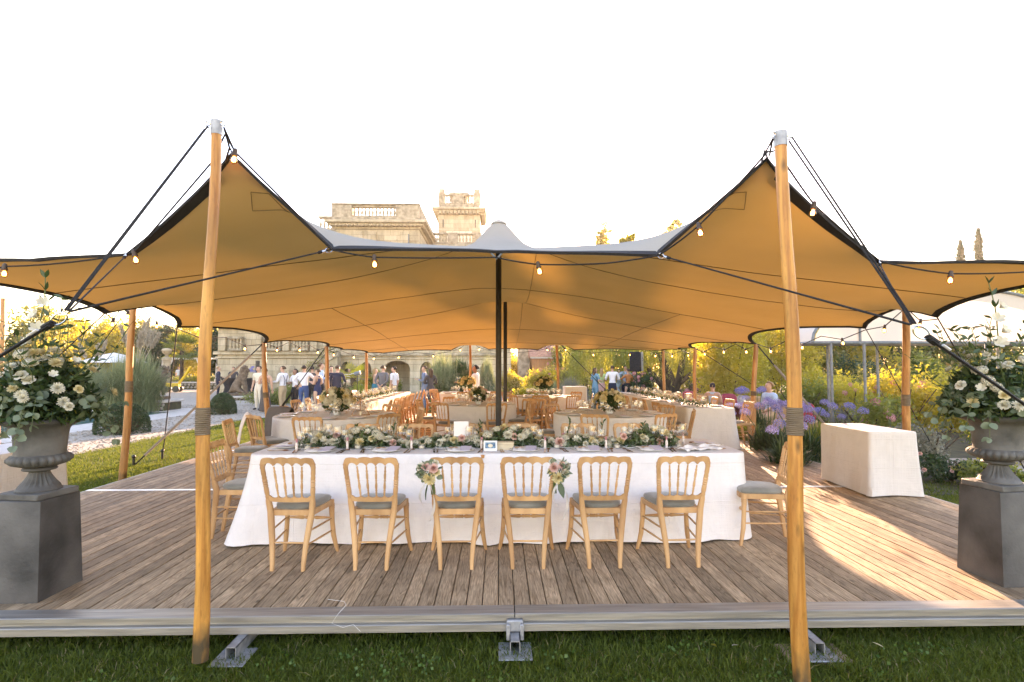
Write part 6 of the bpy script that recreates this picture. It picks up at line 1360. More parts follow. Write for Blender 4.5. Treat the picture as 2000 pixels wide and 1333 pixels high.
for i, (px, y, h, r, lab) in enumerate(((1885, 55, 14.6, 1.0, 'shorter sparse cypress tip over the right canopy edge'), (1921, 55, 15.9, 1.15, 'taller sparse cypress tip over the right canopy edge'))):
    t = thing('cypress_tree', lab, 'tree', at(px, y), 0, 'cypress tips over the right canopy'); mb = MB(); mb.tube([(0, 0, 0), (0, 0, h * .97)], [.2, .03], 7); mb.build('trunk', 'bark', t)
    k = 7000; f = rng.random(k) ** .8; a = rng.uniform(0, 6.28, k); rr = r * (.95 * (1 - f) ** .8 + .16) * (.15 + .85 * rng.random(k)) * (.8 + .45 * np.sin(f * 23 + 2.0 * np.sin(a * 2 + f * 9))); ob('crown', leaves('crown', np.stack([rr * np.cos(a), rr * np.sin(a), 2 + (h - 2) * f + .3 * rr], 1), .3, 'leaf_c', .35, np.stack([np.cos(a) * .5, np.sin(a) * .5, np.full(k, 1.0)], 1), .3), t)
t = thing('antenna_mast', 'thin antenna mast above the right canopy edge', 'antenna', at(1805, 60)); mb = MB(); mb.tube([(0, 0, 0), (0, 0, 14.6)], .03, 5); mb.build('mast', 'tube', t); mb = MB(); mb.tube([(0, 0, 13), (0, 0, 13.4)], .08, 6); mb.build('cross_arm', 'tube', t)
for i, (px, y, h, sp, mat, lab) in enumerate(((1140, 44, 4.4, 2.6, 'leaf_w', 'pale green tree seen through the willow left of the guests in white'), (1215, 46, 4.6, 2.8, 'leaf_m', 'green tree seen through the willow behind the guests on the right'), (1290, 43, 4.6, 2.8, 'leaf_w', 'pale green tree seen behind the loudspeaker'), (1365, 45, 4.9, 2.8, 'leaf_y', 'sunlit yellow tree seen just right of the willow trunk'))):
    blobs_tree('garden_tree', at(px, y), h, sp, lab, mat, 15000, .2, YG, .16, 90 + i, .05)
LG = 'trees beyond the pool on the left'
for i, (px, y, h, sp, mat, lab) in enumerate(((25, 36, 5.0, 3.0, 'leaf_o', 'orange lit tree at the far left behind the urn flowers'), (95, 44, 4.6, 2.6, 'leaf_y', 'low yellow tree behind the left flower arrangement'), (185, 50, 5.4, 2.6, 'leaf_y', 'yellow green tree left of the pampas plumes'), (238, 54, 5.6, 2.4, 'leaf_o', 'tree behind the left side pole'), (305, 56, 5.6, 2.0, 'leaf_d', 'dark slim tree behind the standing lion statue'), (330, 60, 6.0, 2.8, 'leaf_o', 'olive tree behind the curtained pavilion'), (400, 58, 6.6, 3.0, 'leaf_y', 'sunlit tree half hidden behind the left front pole'), (425, 48, 5.4, 1.4, 'leaf_d', 'dark tree standing at the left corner of the chateau'))):
    blobs_tree('garden_tree', at(px, y), h, sp, lab, mat, 13000, .22, LG, .17, 60 + i, .15)
def palm(base, h, r, lab, mat='leaf_m', nf=26, sz=.05, fan=True):
    t = thing('palm_tree', lab, 'palm', base, 0, 'palms near the chateau'); mb = MB(); mb.tube([(0, 0, -.05), (.05, 0, h * .5), (0, 0, h)], [.17, .14, .15], 9); mb.build('trunk', 'bark', t)
    for k in range(nf):
        a = k * 2.4; el = random.uniform(-.5, 1.2); d = Vector((math.cos(a) * math.cos(el), math.sin(a) * math.cos(el), math.sin(el))); mb = MB(); c_ = Vector((0, 0, h)) + d * r * .5; s = d.cross(Vector((0, 0, 1))).normalized(); up = s.cross(d)
        mb.tube([(0, 0, h), tuple(c_)], .012, 4)
        for j in range(11):
            b_ = R(-75 + 150 * j / 10); v = d * math.cos(b_) + s * math.sin(b_); L_ = r * .55 * (.7 + .3 * math.cos(b_)); q = c_ + v * L_ - Vector((0, 0, L_ * .35 * abs(math.sin(b_)))); w = up.cross(v).normalized() * .035 * r; m2 = c_ + v * L_ * .55
            mb.add([c_, m2 + w, q, m2 - w], [(0, 1, 2, 3)])
        mb.build('frond', mat, t, smooth=False)
    return t
palm(at(354, 45), 3.0, 1.7, 'fan palm behind the curtained pavilion', 'leaf_m', 34); palm(at(690, 27), 1.2, 1.0, 'small yellow tipped palm by the arcade behind the man in the dark blazer', 'leaf_y', 20); palm(at(703, 24.5), .35, .8, 'young palm growing behind the sunlit table', 'leaf_m', 16)
def strap_clump(name, base, r, h, n, w, lab, mat, group=None, cat='grass clump', droop=.6, plumes=0, ph=0, heads=None, nh=0, hh=0):
    t = thing(name, lab, cat, base, 0, group); k = n; a = rng.uniform(0, 6.28, k); L_ = h * (.6 + .5 * rng.random(k)); lean = rng.random(k) ** .7 * r; V, Fc = [], []
    x0 = rng.normal(size=(k, 2)) * r * .18; rows = []
    for f in (0, .3, .6, .85, 1):
        out = lean * f ** 1.5; z = L_ * (f - droop * (lean / max(r, .01)) * f ** 2.6 * .8); c_ = np.stack([x0[:, 0] + np.cos(a) * out, x0[:, 1] + np.sin(a) * out, np.maximum(z, .01)], 1); ww = w * (1 - f) ** .5 * .5 + .001; s = np.stack([-np.sin(a), np.cos(a), np.zeros(k)], 1) * ww; rows.append((c_ - s, c_ + s))
    V = np.concatenate([np.stack(q, 1) for q in rows], 1).reshape(-1, 3); i = np.arange(k)[:, None] * 10; Fc = np.concatenate([i + [2 * j, 2 * j + 1, 2 * j + 3, 2 * j + 2] for j in range(4)], 0); ob('blades', np_mesh('blades', V, Fc, mat), t)
    for j in range(plumes):
        b_ = random.uniform(0, 6.28); q = Vector((math.cos(b_) * r * .5, math.sin(b_) * r * .4, ph * random.uniform(.8, 1.05))); mb = MB(); st = [Vector((0, 0, .3)), q * .5 + Vector((0, 0, .2 * ph)), q]; mb.tube(st, .012, 4); p_ = mb.build('plume_stem', 'plume', t)
        pp = np.array([tuple(q.lerp(st[1], f * .55)) for f in np.linspace(-.25, 1, 260)]) + rng.normal(size=(260, 3)) * .03; ob('plume', leaves('plume', pp, .12, 'plume', .2, np.tile([(0, 0, 1)], (260, 1)), .5), t)
    for j in range(nh):
        b_ = random.uniform(0, 6.28); q = Vector((math.cos(b_) * r * random.uniform(.1, .8), math.sin(b_) * r * random.uniform(.1, .8), hh * random.uniform(.75, 1.1))); mb = MB(); mb.tube([Vector((q.x * .2, q.y * .2, 0)), q * .6 + Vector((0, 0, .1)), q], .007, 5); mb.build('flower_stem', 'stem', t); stick('flower_head', random.choice(heads), t, q, (random.uniform(-.2, .2), -.2, 1), random.uniform(.8, 1.2))
    return t
strap_clump('pampas_grass', at(262, 21.5), 1.55, 2.5, 5200, .022, 'big green pampas clump with buff plumes beside the lion statue', 'leaf_p', 'pampas grasses', 'pampas grass', .75, 11, 3.3)
strap_clump('pampas_grass', at(185, 26), 1.2, 2.0, 2600, .02, 'pampas clump showing plumes behind the left urn flowers', 'leaf_p', 'pampas grasses', 'pampas grass', .7, 6, 3.0)
strap_clump('pampas_grass', at(862, 25.5), 1.15, 2.5, 4600, .022, 'tall drooping pampas clump behind the woman in the dark dress', 'leaf_p', 'pampas grasses', 'pampas grass', .8, 0)
strap_clump('pampas_grass', at(895, 26.5), 1.0, 2.2, 1800, .05, 'broad bladed dark clump beside the waiter', 'leaf_d', 'pampas grasses', 'pampas grass', .3, 0)
strap_clump('pampas_grass', at(952, 27), .62, 2.35, 3000, .02, 'narrow weeping clump just right of the waiter', 'leaf_p', 'pampas grasses', 'pampas grass', 1.0, 0)
strap_clump('ornamental_grass', at(1077, 24), .7, 1.2, 1800, .018, 'dark ornamental grass left of the back pole by the barn', 'leaf_p', 'ornamental grasses', 'grass clump', .5)
strap_clump('ornamental_grass', at(1112, 23), .85, 1.35, 2400, .018, 'buff ornamental grass right of the back pole by the barn', 'leaf_s', 'ornamental grasses', 'grass clump', .6)
LH = [head_mesh('petal_l', i, .09, 64, .8, .30) for i in (1, 2)]; PH = [head_mesh('petal_pk', i, .09, 40, .6, .5) for i in (1, 2)]
for i, (px, y, r, h, nh, lab) in enumerate(((1500, 10.2, .62, .75, 9, 'agapanthus clump full of purple heads left of the right front pole'), (1452, 11.9, .5, .7, 4, 'agapanthus clump at the foot of the slanting side pole'), (1560, 9.6, .62, .8, 9, 'agapanthus clump with purple heads right behind the right front pole'), (1596, 10.6, .55, .75, 5, 'agapanthus clump beyond the pole on its right'), (1535, 8.8, .5, .62, 3, 'low agapanthus clump next to the deck edge'), (1648, 9.9, .5, .75, 5, 'sparse agapanthus left of the bare white table'), (1475, 12.9, .5, .8, 5, 'agapanthus clump in front of the seated man'))):
    strap_clump('agapanthus', at(px, y), r, h, 420, .03, lab, 'leaf_m' if i % 2 else 'leaf_d', 'agapanthus plants by the right deck edge', 'agapanthus', .6, 0, 0, LH, nh, h * 1.35)
RB = 'shrubs of the right flower bed'
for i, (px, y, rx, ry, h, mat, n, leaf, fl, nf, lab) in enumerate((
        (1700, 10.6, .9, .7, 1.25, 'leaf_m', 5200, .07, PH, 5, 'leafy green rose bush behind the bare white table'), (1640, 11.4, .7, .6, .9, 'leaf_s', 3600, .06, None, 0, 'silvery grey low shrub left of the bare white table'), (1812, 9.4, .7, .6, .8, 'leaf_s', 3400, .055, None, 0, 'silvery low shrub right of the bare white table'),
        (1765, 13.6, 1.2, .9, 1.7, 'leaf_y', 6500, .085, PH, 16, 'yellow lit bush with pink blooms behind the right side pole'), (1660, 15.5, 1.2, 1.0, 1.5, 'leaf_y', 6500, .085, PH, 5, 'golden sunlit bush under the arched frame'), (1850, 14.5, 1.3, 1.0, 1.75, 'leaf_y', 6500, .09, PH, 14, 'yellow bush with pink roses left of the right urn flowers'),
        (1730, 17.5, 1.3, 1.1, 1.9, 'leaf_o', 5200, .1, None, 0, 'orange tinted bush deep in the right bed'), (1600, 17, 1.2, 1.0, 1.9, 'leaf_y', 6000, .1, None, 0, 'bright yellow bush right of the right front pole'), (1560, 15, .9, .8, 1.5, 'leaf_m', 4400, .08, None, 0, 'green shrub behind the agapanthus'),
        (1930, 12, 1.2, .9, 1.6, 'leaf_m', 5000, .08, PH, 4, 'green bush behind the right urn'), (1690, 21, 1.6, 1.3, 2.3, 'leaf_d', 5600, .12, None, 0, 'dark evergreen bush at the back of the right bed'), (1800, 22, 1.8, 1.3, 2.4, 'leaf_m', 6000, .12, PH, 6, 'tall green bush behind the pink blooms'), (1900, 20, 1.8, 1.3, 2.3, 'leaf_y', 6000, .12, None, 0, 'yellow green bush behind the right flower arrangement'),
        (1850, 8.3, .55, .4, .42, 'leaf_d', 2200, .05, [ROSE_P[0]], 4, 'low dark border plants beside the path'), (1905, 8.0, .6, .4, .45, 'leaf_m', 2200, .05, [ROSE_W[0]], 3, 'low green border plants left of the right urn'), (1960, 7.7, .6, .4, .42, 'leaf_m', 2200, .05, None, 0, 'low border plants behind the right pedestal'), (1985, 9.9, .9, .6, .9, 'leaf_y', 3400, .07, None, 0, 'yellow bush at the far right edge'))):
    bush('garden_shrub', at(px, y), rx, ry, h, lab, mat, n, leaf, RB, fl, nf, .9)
BBG = 'shrubs behind the back tent edge'
for i, (px, y, rx, ry, h, mat, n, leaf, fl, nf, lab) in enumerate((
        (1365, 24, .9, .7, 1.6, 'leaf_d', 4200, .09, PH, 26, 'hydrangea with pink heads right of the willow trunk'), (1262, 25, 1.0, .8, 1.5, 'leaf_d', 4200, .09, PH, 22, 'dark hydrangea with pink heads left of the willow trunk'), (1425, 24, 2.2, 1.5, 5.6, 'leaf_y', 11000, .13, None, 0, 'glowing yellow shrub behind the seated woman, heightened to shade the deck'), (1424, 20, 1.35, 1.0, 5.0, 'leaf_y', 13000, .1, None, 0, 'tall yellow shrub added behind the lounge sofa to shade the deck'), (1400, 29, 2.2, 1.6, 4.8, 'leaf_y', 8500, .15, None, 0, 'deep yellow shrub behind the hydrangeas'), (1525, 26, 2.3, 1.6, 4.9, 'leaf_y', 9000, .14, None, 0, 'golden shrub between the slanting pole and the front pole'),  # sofa shrub added, seated woman's and golden shrubs heightened, to shade the deck
        (1055, 30, 1.5, 1.1, 1.7, 'leaf_y', 6500, .12, PH, 12, 'glowing yellow shrub with red blooms in front of the barn'), (1018, 27, 1.0, .8, .95, 'leaf_y', 4200, .1, None, 0, 'low sunlit yellow shrub beside the second black pole'), (1105, 33, 1.5, 1.2, 2.1, 'leaf_o', 5600, .12, PH, 10, 'pink flowering shrub right of the barn'), (1128, 26, .9, .7, 1.0, 'leaf_m', 3600, .1, None, 0, 'green shrub left of the guests in white'), (990, 33, 1.1, .8, 1.6, 'leaf_y', 4600, .11, None, 0, 'yellow climber on the pier at the end of the arcade'), (1000, 52, 2.4, 2, 3.3, 'leaf_y', 6500, .2, None, 0, 'golden tree like shrub left of the barn'), (985, 70, 3, 2, 3.8, 'leaf_o', 5200, .26, None, 0, 'hazy yellow shrub behind the parked car'),
        (885, 23, 1.6, .45, .78, 'leaf_m', 5200, .07, None, 0, 'clipped green hedge behind the sunlit chairs'), (742, 27, .7, .6, 1.7, 'leaf_m', 4200, .1, None, 0, 'fresh green shrub in front of the big arch'), (768, 28.5, .5, .5, 1.7, 'leaf_m', 3000, .1, None, 0, 'slim green shrub by the right side of the big arch'), (705, 27.5, 1.2, .6, 1.0, 'leaf_d', 4200, .09, None, 0, 'dark green planting below the small palm'), (520, 25.5, 1.3, .6, .75, 'leaf_m', 4200, .07, None, 0, 'low green shrubs behind the woman in the long dress'), (560, 26.5, 1.2, .6, .9, 'leaf_m', 4200, .07, None, 0, 'green shrubs behind the man in chinos'), (640, 27.5, 1.4, .6, 1.0, 'leaf_d', 4200, .08, None, 0, 'dark green shrubs behind the standing group'), (375, 47, 3.4, 1.2, 1.1, 'leaf_m', 6500, .13, None, 0, 'green planting behind the low stone wall of the pavilion'))):
    bush('garden_shrub', at(px, y), rx, ry, h, lab, mat, n, leaf, BBG, fl, nf, 1.0)
# vines on the stair
t = thing('climbing_vine', 'sparse climbing vine on the chateau stair wall', 'vine', (X34(640), 33.1, .9)); q = [Vector((-1.9 + .32 * i, 0, -.45 + .27 * i + .12 * math.sin(i * 2))) for i in range(12)]; mb = MB(); mb.tube(q, .03, 5); mb.build('stem', 'bark', t)
pts = np.repeat(np.array([tuple(v) for v in q]), 60, 0) + rng.normal(size=(720, 3)) * (.22, .05, .2); ob('foliage', leaves('foliage', pts, .13, 'leaf_o', .5), t)
def topiary(base, r, h, lab):
    t = thing('topiary_ball', lab, 'topiary', base, 0, 'clipped topiary balls'); k = 9000; u = unit(k); u[:, 2] = np.where(u[:, 2] < -.2, -u[:, 2], u[:, 2]); rr = (.93 + .1 * rng.random(k))[:, None]; p = u * rr * (r, r, h * .82) + (0, 0, h * .14); p = p[p[:, 2] > 0]
    ob('foliage', leaves('foliage', p, .055, 'leaf_d', .5), t); mb = MB(); mb.ball((0, 0, h * .4), r * .78, r * .78, h * .42, 14, 9); mb.build('core', 'bark', t)
topiary(at(243, 14.8), .62, .82, 'clipped round topiary behind the left side pole'); topiary(at(437, 20.6), .46, .80, 'clipped round topiary right of the left front pole')
# ================================================================ garden furniture on the left
def lion(base, face, lab, sit, s=1.0):
    t = thing('lion_statue', lab, 'statue', base, R(face), 'stone lions'); v, e, rad = [], [], []
    def chain(pts, par=None):
        pr = par
        for (x, y, z, r) in pts: v.append((x * s, y * s, z * s)); rad.append(r * s); i = len(v) - 1; (e.append((pr, i)) if pr is not None else None); pr = i
        return pr
    if sit:
        chain([(0, -.28, .25, .22)]); a = chain([(0, -.12, .5, .24), (0, .06, .75, .22), (0, .14, .98, .23), (0, .2, 1.18, .22), (0, .34, 1.2, .13), (0, .45, 1.14, .085)], 0)
        for sg in (-1, 1):
            chain([(sg * .16, .14, .68, .12), (sg * .17, .24, .36, .08), (sg * .17, .27, .1, .07), (sg * .17, .38, .05, .065)], 2); chain([(sg * .22, -.12, .22, .15), (sg * .25, .12, .1, .09), (sg * .25, .26, .05, .06)], 0)
        chain([(.1, -.5, .08, .05), (.3, -.55, .05, .04)], 0)
    else:
        chain([(0, -.5, .75, .2)]); chain([(0, -.15, .78, .19), (0, .25, .82, .24), (0, .48, 1.02, .25), (0, .66, 1.05, .15), (0, .82, .98, .085)], 0)
        for sg in (-1, 1):
            chain([(sg * .14, .3, .55, .1), (sg * .15, .32, .25, .075), (sg * .15, .36, .05, .07)], 2); chain([(sg * .14, -.55, .5, .12), (sg * .15, -.66, .28, .075), (sg * .15, -.58, .05, .07)], 0)
        chain([(0, -.75, .6, .045), (0, -.85, .25, .04)], 0)
    me_ = bpy.data.meshes.new('body'); me_.from_pydata(v, e, []); o = ob('tmp', me_); md = o.modifiers.new('s', 'SKIN')
    for i, sv in enumerate(me_.skin_vertices[0].data): sv.radius = (rad[i], rad[i]); sv.use_root = i == 0
    o.modifiers.new('sub', 'SUBSURF').levels = 2; o.modifiers['sub'].render_levels = 2
    dg = bpy.context.evaluated_depsgraph_get(); me2 = bpy.data.meshes.new_from_object(o.evaluated_get(dg)); bpy.data.objects.remove(o); me2.materials.clear(); me2.materials.append(M['bronze']); me2.polygons.foreach_set('use_smooth', [True] * len(me2.polygons)); ob('body', me2, t)
    # mane of carved locks, ears, plinth
    hy, hz = (.2, 1.12) if sit else (.5, 1.0); mb = MB(); rd = random.Random(3)
    for i in range(70):
        u = Vector(unit(1)[0]); 
        if u.y > .55: continue
        c_ = Vector((u.x * .23, hy + u.y * .2, hz + u.z * .27)) * s; mb.ball(c_, .07 * s, .07 * s, .09 * s, 6, 4)
    o = mb.build('mane', 'bronze', t, angle=80); o['kind'] = 'stuff'
    for sg in (-1, 1): mb = MB(); mb.ball(Vector((sg * .12, hy + .1, hz + .26)) * s, .045 * s, .03 * s, .06 * s, 8, 5); mb.build('ear', 'bronze', t)
    mb = MB(); mb.bbox(-.34 * s, .34 * s, -.72 * s, .55 * s, -.1, .03, .02); mb.build('base', 'bronze', t); return t
def stone_plinth(base, w, d, h, lab, n):
    t = thing('stone_plinth', lab, 'plinth', base, 0, 'rubble stone plinths'); mb = MB(); mb.bbox(-w / 2 + .05, w / 2 - .05, -d / 2 + .05, d / 2, 0, h - .1, .02); mb.build('core', 'soil', t); mb = MB(); mb.bbox(-w / 2 - .05, w / 2 + .05, -d / 2 - .05, d / 2 + .05, h - .1, h, .03); mb.build('coping', 'paving', t)
    sm = []
    for k in range(4): mb = MB(); mb.ball((0, 0, 0), .5, .25, .5, 7, 5); [mb.v.__setitem__(i, tuple(Vector(q) * random.uniform(.85, 1.15))) for i, q in enumerate(mb.v)]; sm.append(mb.mesh('stone', 'pebble', angle=40))
    for i in range(n):
        for r in range(2): o = ob('stone', random.choice(sm), t, (-w / 2 + w * (i + .5 + .3 * (r - .5)) / n, -d / 2 + .03, .04 + (h - .14) * (r + .5) / 2)); o.scale = (w / n * random.uniform(.7, .95), .3, (h - .14) / 2 * random.uniform(.75, .95))
    return t
stone_plinth(at(304, 22.6), 1.5, 1.3, .42, 'low rubble plinth under the standing lion', 9); lb = at(302, 22.5); lb.z = LAWN_Z + .52; lion(lb, -12, 'brown stone lion seen from behind beside the pampas', False, .95)
stone_plinth(at(372, 44), 6.4, 1.0, .55, 'low rubble stone wall in front of the curtained pavilion', 22)
lb = at(470, 29.5); stone_plinth(at(470, 29.5), 1.2, 1.2, .22, 'low plinth under the seated lion', 6); lb.z = LAWN_Z + .32; lion(lb, -75, 'brown stone lion sitting in profile in front of the chateau', True, 1.02)
pv = thing('curtained_pavilion', 'white garden pavilion with tied back curtains', 'pavilion', at(362, 45))
for x in (-1.5, 1.35):
    for y in (0, 2.2): mb = MB(); mb.bbox(x - .05, x + .05, y - .05, y + .05, 0, 2.35, .01); mb.build('post', 'white_card', pv)
for y in (0, 2.2): mb = MB(); mb.bbox(-1.7, 1.6, y - .06, y + .06, 2.351, 2.47, .01); mb.build('beam', 'white_card', pv)
for x in (-1.6, 1.5): mb = MB(); mb.bbox(x - .06, x + .06, .061, 2.139, 2.352, 2.468, .01); mb.build('beam', 'white_card', pv)
for x0, s in ((-1.45, -1), (1.3, 1)):
    mb = MB(); rings = []
    for k in range(14): f = k / 13; wv = (.75 * (1 - f) ** 1.5 + .18) if s < 0 else (.5 * (1 - f) + .15); c_ = x0 + s * (.55 * f - .1) ; rings.append([(c_ - s * 0 + wv * (j / 8 - .5), -.1 + .05 * math.sin(j * 1.7), 2.34 - 2.0 * f) for j in range(9)])
    mb.loft(rings, cap=False, closed=False); mb.build('curtain', 'white_canvas', pv)
t = thing('garden_parasol', 'low white parasol canopy behind the left urn flowers', 'parasol', at(222, 33)); mb = MB(); mb.tube([(0, 0, 0), (0, 0, 2.5)], .03, 8); mb.build('pole', 'tube', t); mb = MB(); mb.lathe([(1.75, 1.98), (1.2, 2.2), (.5, 2.45), (.02, 2.56)], 8); mb.build('canopy', 'white_canvas', t, angle=20)
t = thing('stone_vase', 'pale stone finial vase beside the pavilion', 'vase', at(325, 43)); mb = MB(); mb.lathe([(.28, 0), (.28, 2.2), (.34, 2.25), (.34, 2.4), (.14, 2.5), (.1, 2.65), (.3, 2.8), (.36, 3.0), (.3, 3.12), (.1, 3.16)], 16); mb.build('body', 'stone', t)
t = thing('garden_tractor', 'yellow wheeled garden loader left of the left front pole', 'garden machine', at(342, 38.5), R(15)); mb = MB(); mb.bbox(-.95, .3, -.35, .35, .35, .62, .05); mb.build('chassis', 'yellow_paint', t)
mb = MB(); mb.loft([[(-1.25, y, .1), (-.45, y, .08), (-.5, y, .45), (-1.15, y, .5)] for y in (-.5, .5)]); mb.build('bucket', 'yellow_paint', t, smooth=False); mb = MB(); mb.tube([(.2, 0, .5), (.6, 0, 1.1), (.95, 0, 1.75)], .09, 8); mb.build('arm', 'yellow_paint', t)
for x in (-.5, .2):
    for s in (-1, 1): mb = MB(); mb.tube([(x, s * .36, .22), (x, s * .5, .22)], .22, 14); mb.build('wheel', 'black', t)
# cocktail tables by the chateau with black stretch covers
for px, y, lab in ((447, 31.5, 'black stretch covered cocktail table left of the seated lion'), (490, 31.5, 'black stretch covered cocktail table right of the seated lion')):
    t = thing('cocktail_table', lab, 'cocktail table', at(px, y), 0, 'cocktail tables'); mb = MB(); mb.lathe([(.38, 0), (.24, .4), (.2, .6), (.34, .98), (.41, 1.08), (.41, 1.1), (.02, 1.11)], 18); mb.build('cover', 'blackcloth', t)
    mb = MB(); mb.tube([(0, 0, 0), (0, 0, 1.08)], .03, 8); mb.build('post', 'black', t)
t = thing('flower_vase', 'purple flower vase on the cocktail table beside the seated lion', 'vase', at(497, 31.4, LAWN_Z + 1.11)); mb = MB(); mb.lathe([(.06, 0), (.09, .1), (.06, .24)], 12); mb.build('vase', 'white_card', t)
for k in range(9): stick('flower_head', random.choice(LH), t, Vector((random.uniform(-.22, .22), random.uniform(-.15, .15), random.uniform(.25, .6))), (random.uniform(-.5, .5), -.4, 1), 1.1)
# speakers
def speaker(base, hgt, lab, w=.4, d=.4, h=.72, rz=0):
    t = thing('loudspeaker', lab, 'loudspeaker', base, rz); mb = MB(); mb.bbox(-w / 2, w / 2, -d / 2, d / 2, hgt, hgt + h, .02); mb.build('cabinet', 'black', t); mb = MB(); mb.bbox(-w / 2 + .02, w / 2 - .02, -d / 2 - .012, -d / 2 - .002, hgt + .03, hgt + h - .03, .004); mb.build('grille', 'blackcloth', t)
    if hgt: 
        mb = MB(); mb.tube([(0, 0, .05), (0, 0, hgt)], .022, 8); mb.build('stand_pole', 'black', t)
        for k in range(3): a = k * 2.09; mb = MB(); mb.tube([(0, 0, .5), (.42 * math.cos(a), .42 * math.sin(a), 0)], .014, 6); mb.build('leg', 'black', t)
    return t
sp1 = speaker(at(1243, 22), 1.55, 'tall black loudspeaker on a stand in front of the willow', .46, .46, .78, R(-25)); mb = MB(); mb.bbox(.232, .238, -.2, .2, 1.56, 2.32, .002); mb.build('side_panel', 'galv', sp1)
for z in (1.95, 2.05): mb = MB(); mb.bbox(.2385, .243, -.05, .06, z, z + .06, .002); mb.build('socket_panel', 'black', sp1)
t = thing('column_speaker', 'slim black column loudspeaker in front of the chateau wall', 'loudspeaker', at(503, 34)); mb = MB(); mb.bbox(-.09, .09, -.09, .09, 1.25, 2.1, .01); mb.build('column', 'black', t); mb = MB(); mb.tube([(0, 0, .02), (0, 0, 1.25)], .03, 8); mb.build('stand_pole', 'black', t); mb = MB(); mb.bbox(-.25, .25, -.25, .25, 0, .03, .005); mb.build('base', 'black', t)
t = thing('spot_light', 'small stage light on a black tripod behind the sunlit table', 'stage light', at(698, 23.5)); mb = MB(); mb.tube([(0, 0, .4), (0, 0, 1.4)], .018, 6); mb.build('pole', 'black', t)
for k in range(3): a = k * 2.09 + .4; mb = MB(); mb.tube([(0, 0, .6), (.45 * math.cos(a), .45 * math.sin(a), 0)], .014, 6); mb.build('leg', 'black', t)
mb = MB(); mb.tube([(-.12, -.02, 1.42), (.12, .02, 1.5)], .085, 10); mb.build('lamp_body', 'tube', t)
# arched canvas shelter on the right
sh = thing('canvas_shelter', 'grey tube frame shelter with an arched white canvas roof', 'shelter', (9.2, 11.0, LAWN_Z)); sx, zt, za = 2.85, 2.22, 1.12
def arch_pts(y, s=1.0, n=20): return [Vector((-sx * math.cos(PI * i / n) * s, y, zt + za * math.sin(PI * i / n) * s)) for i in range(n + 1)]
A0, A1 = arch_pts(.02), arch_pts(.9); mb = MB(); mb.add([(p.x, p.y, p.z) for p in A0] + [(p.x, p.y, p.z) for p in A1], [(i, i + 1, 22 + i, 21 + i) for i in range(20)]); mb.build('roof_canvas', M.setdefault('canvas_t', leafmat('shelter_canvas', (.66, .62, .56), (.68, .64, .58), .3)), sh)
mb = MB(); mb.add([(p.x * .99, -.0, p.z - .01) for p in A0], [tuple(range(21))]); mb.build('gable_canvas', 'canvas_t', sh, smooth=False)
for y in (-.02, .92): mb = MB(); mb.tube(arch_pts(y, 1.01), .03, 8); mb.build('arch_tube', 'tube', sh)
for xx in (-1.9, 1.9): mb = MB(); mb.tube([(xx, -.03, zt - .03), (xx, -.03, zt + za * math.sqrt(1 - (xx / sx) ** 2))], .025, 8); mb.build('rib', 'tube', sh)
for y in (-.02, .92): mb = MB(); mb.tube([(-sx, y, zt), (sx, y, zt)], .032, 8); mb.build('cross_bar', 'tube', sh)
for s in (-1, 1): mb = MB(); mb.tube([(s * sx, -.02, zt), (s * sx, .92, zt)], .032, 8); mb.build('side_bar', 'tube', sh)
for xx, y in ((-2.5, -.02), (-1.82, -.02), (.7, -.02), (2.6, -.02), (-2.0, .92), (-.9, .92), (1.8, .92)): mb = MB(); mb.tube([(xx, y, -.05), (xx, y, zt)], .028, 8); mb.build('post', 'tube', sh)
# lounge corner on the right: barrel table, cushions, wicker chair
t = thing('wine_table', 'dark red slatted table with a flower vase in the lounge corner', 'side table', at(1449, 15.2)); 
for k in range(16): a = k * 2 * PI / 16; mb = MB(); mb.bbox(-.055, .055, -.012, .012, 0, .66, .004); o = mb.build('slat', 'wine', t); o.location = (.34 * math.cos(a), .34 * math.sin(a), 0); o.rotation_euler = (0, 0, a + PI / 2)
mb = MB(); mb.lathe([(.44, .661), (.45, .69), (.44, .7), (.01, .701)], 24); mb.build('top', 'menu', t)
t = thing('flower_vase', 'silver vase with a purple agapanthus head on the red slatted table', 'vase', at(1447, 15.1, LAWN_Z + .702)); mb = MB(); mb.lathe([(.07, 0), (.12, .08), (.1, .2), (.07, .24)], 14); mb.build('vase', 'galv', t)
for k in range(4): stick('flower_head', random.choice(LH), t, Vector((random.uniform(-.1, .1), random.uniform(-.06, .06), random.uniform(.28, .42))), (random.uniform(-.3, .3), -.3, 1), 1.3)
def cushion(loc, lab, rz, tilt=.5):
    mb = MB(); rings = []
    for k in range(9): a = PI * k / 8; q = max(.04, math.sin(a)) ** .5; rings.append([(.26 * q * math.copysign(abs(math.cos(b_)) ** .55, math.cos(b_)), .26 * q * math.copysign(abs(math.sin(b_)) ** .55, math.sin(b_)), -.09 * math.cos(a)) for b_ in (2 * PI * i / 20 for i in range(20))])
    mb.loft(rings); o = mb.build('cushion', 'red_cushion', angle=80); o.location = loc; o.rotation_euler = (PI / 2 - tilt, 0, rz); return tag(o, lab, 'cushion', 'red lounge cushions')
def bench(px, y, w, lab):
    t = thing('lounge_sofa', lab, 'sofa', at(px, y), 0, 'lounge sofas'); mb = MB(); mb.bbox(-w / 2, w / 2, -.35, .35, .12, .4, .04); mb.build('seat', 'rattan', t); mb = MB(); mb.bbox(-w / 2, w / 2, .352, .47, .12, .78, .04); mb.build('backrest', 'rattan', t)
    for x in (-w / 2 + .06, w / 2 - .06):
        for yy in (-.3, .3): mb = MB(); mb.tube([(x, yy, 0), (x, yy, .12)], .03, 6); mb.build('leg', 'bark', t)
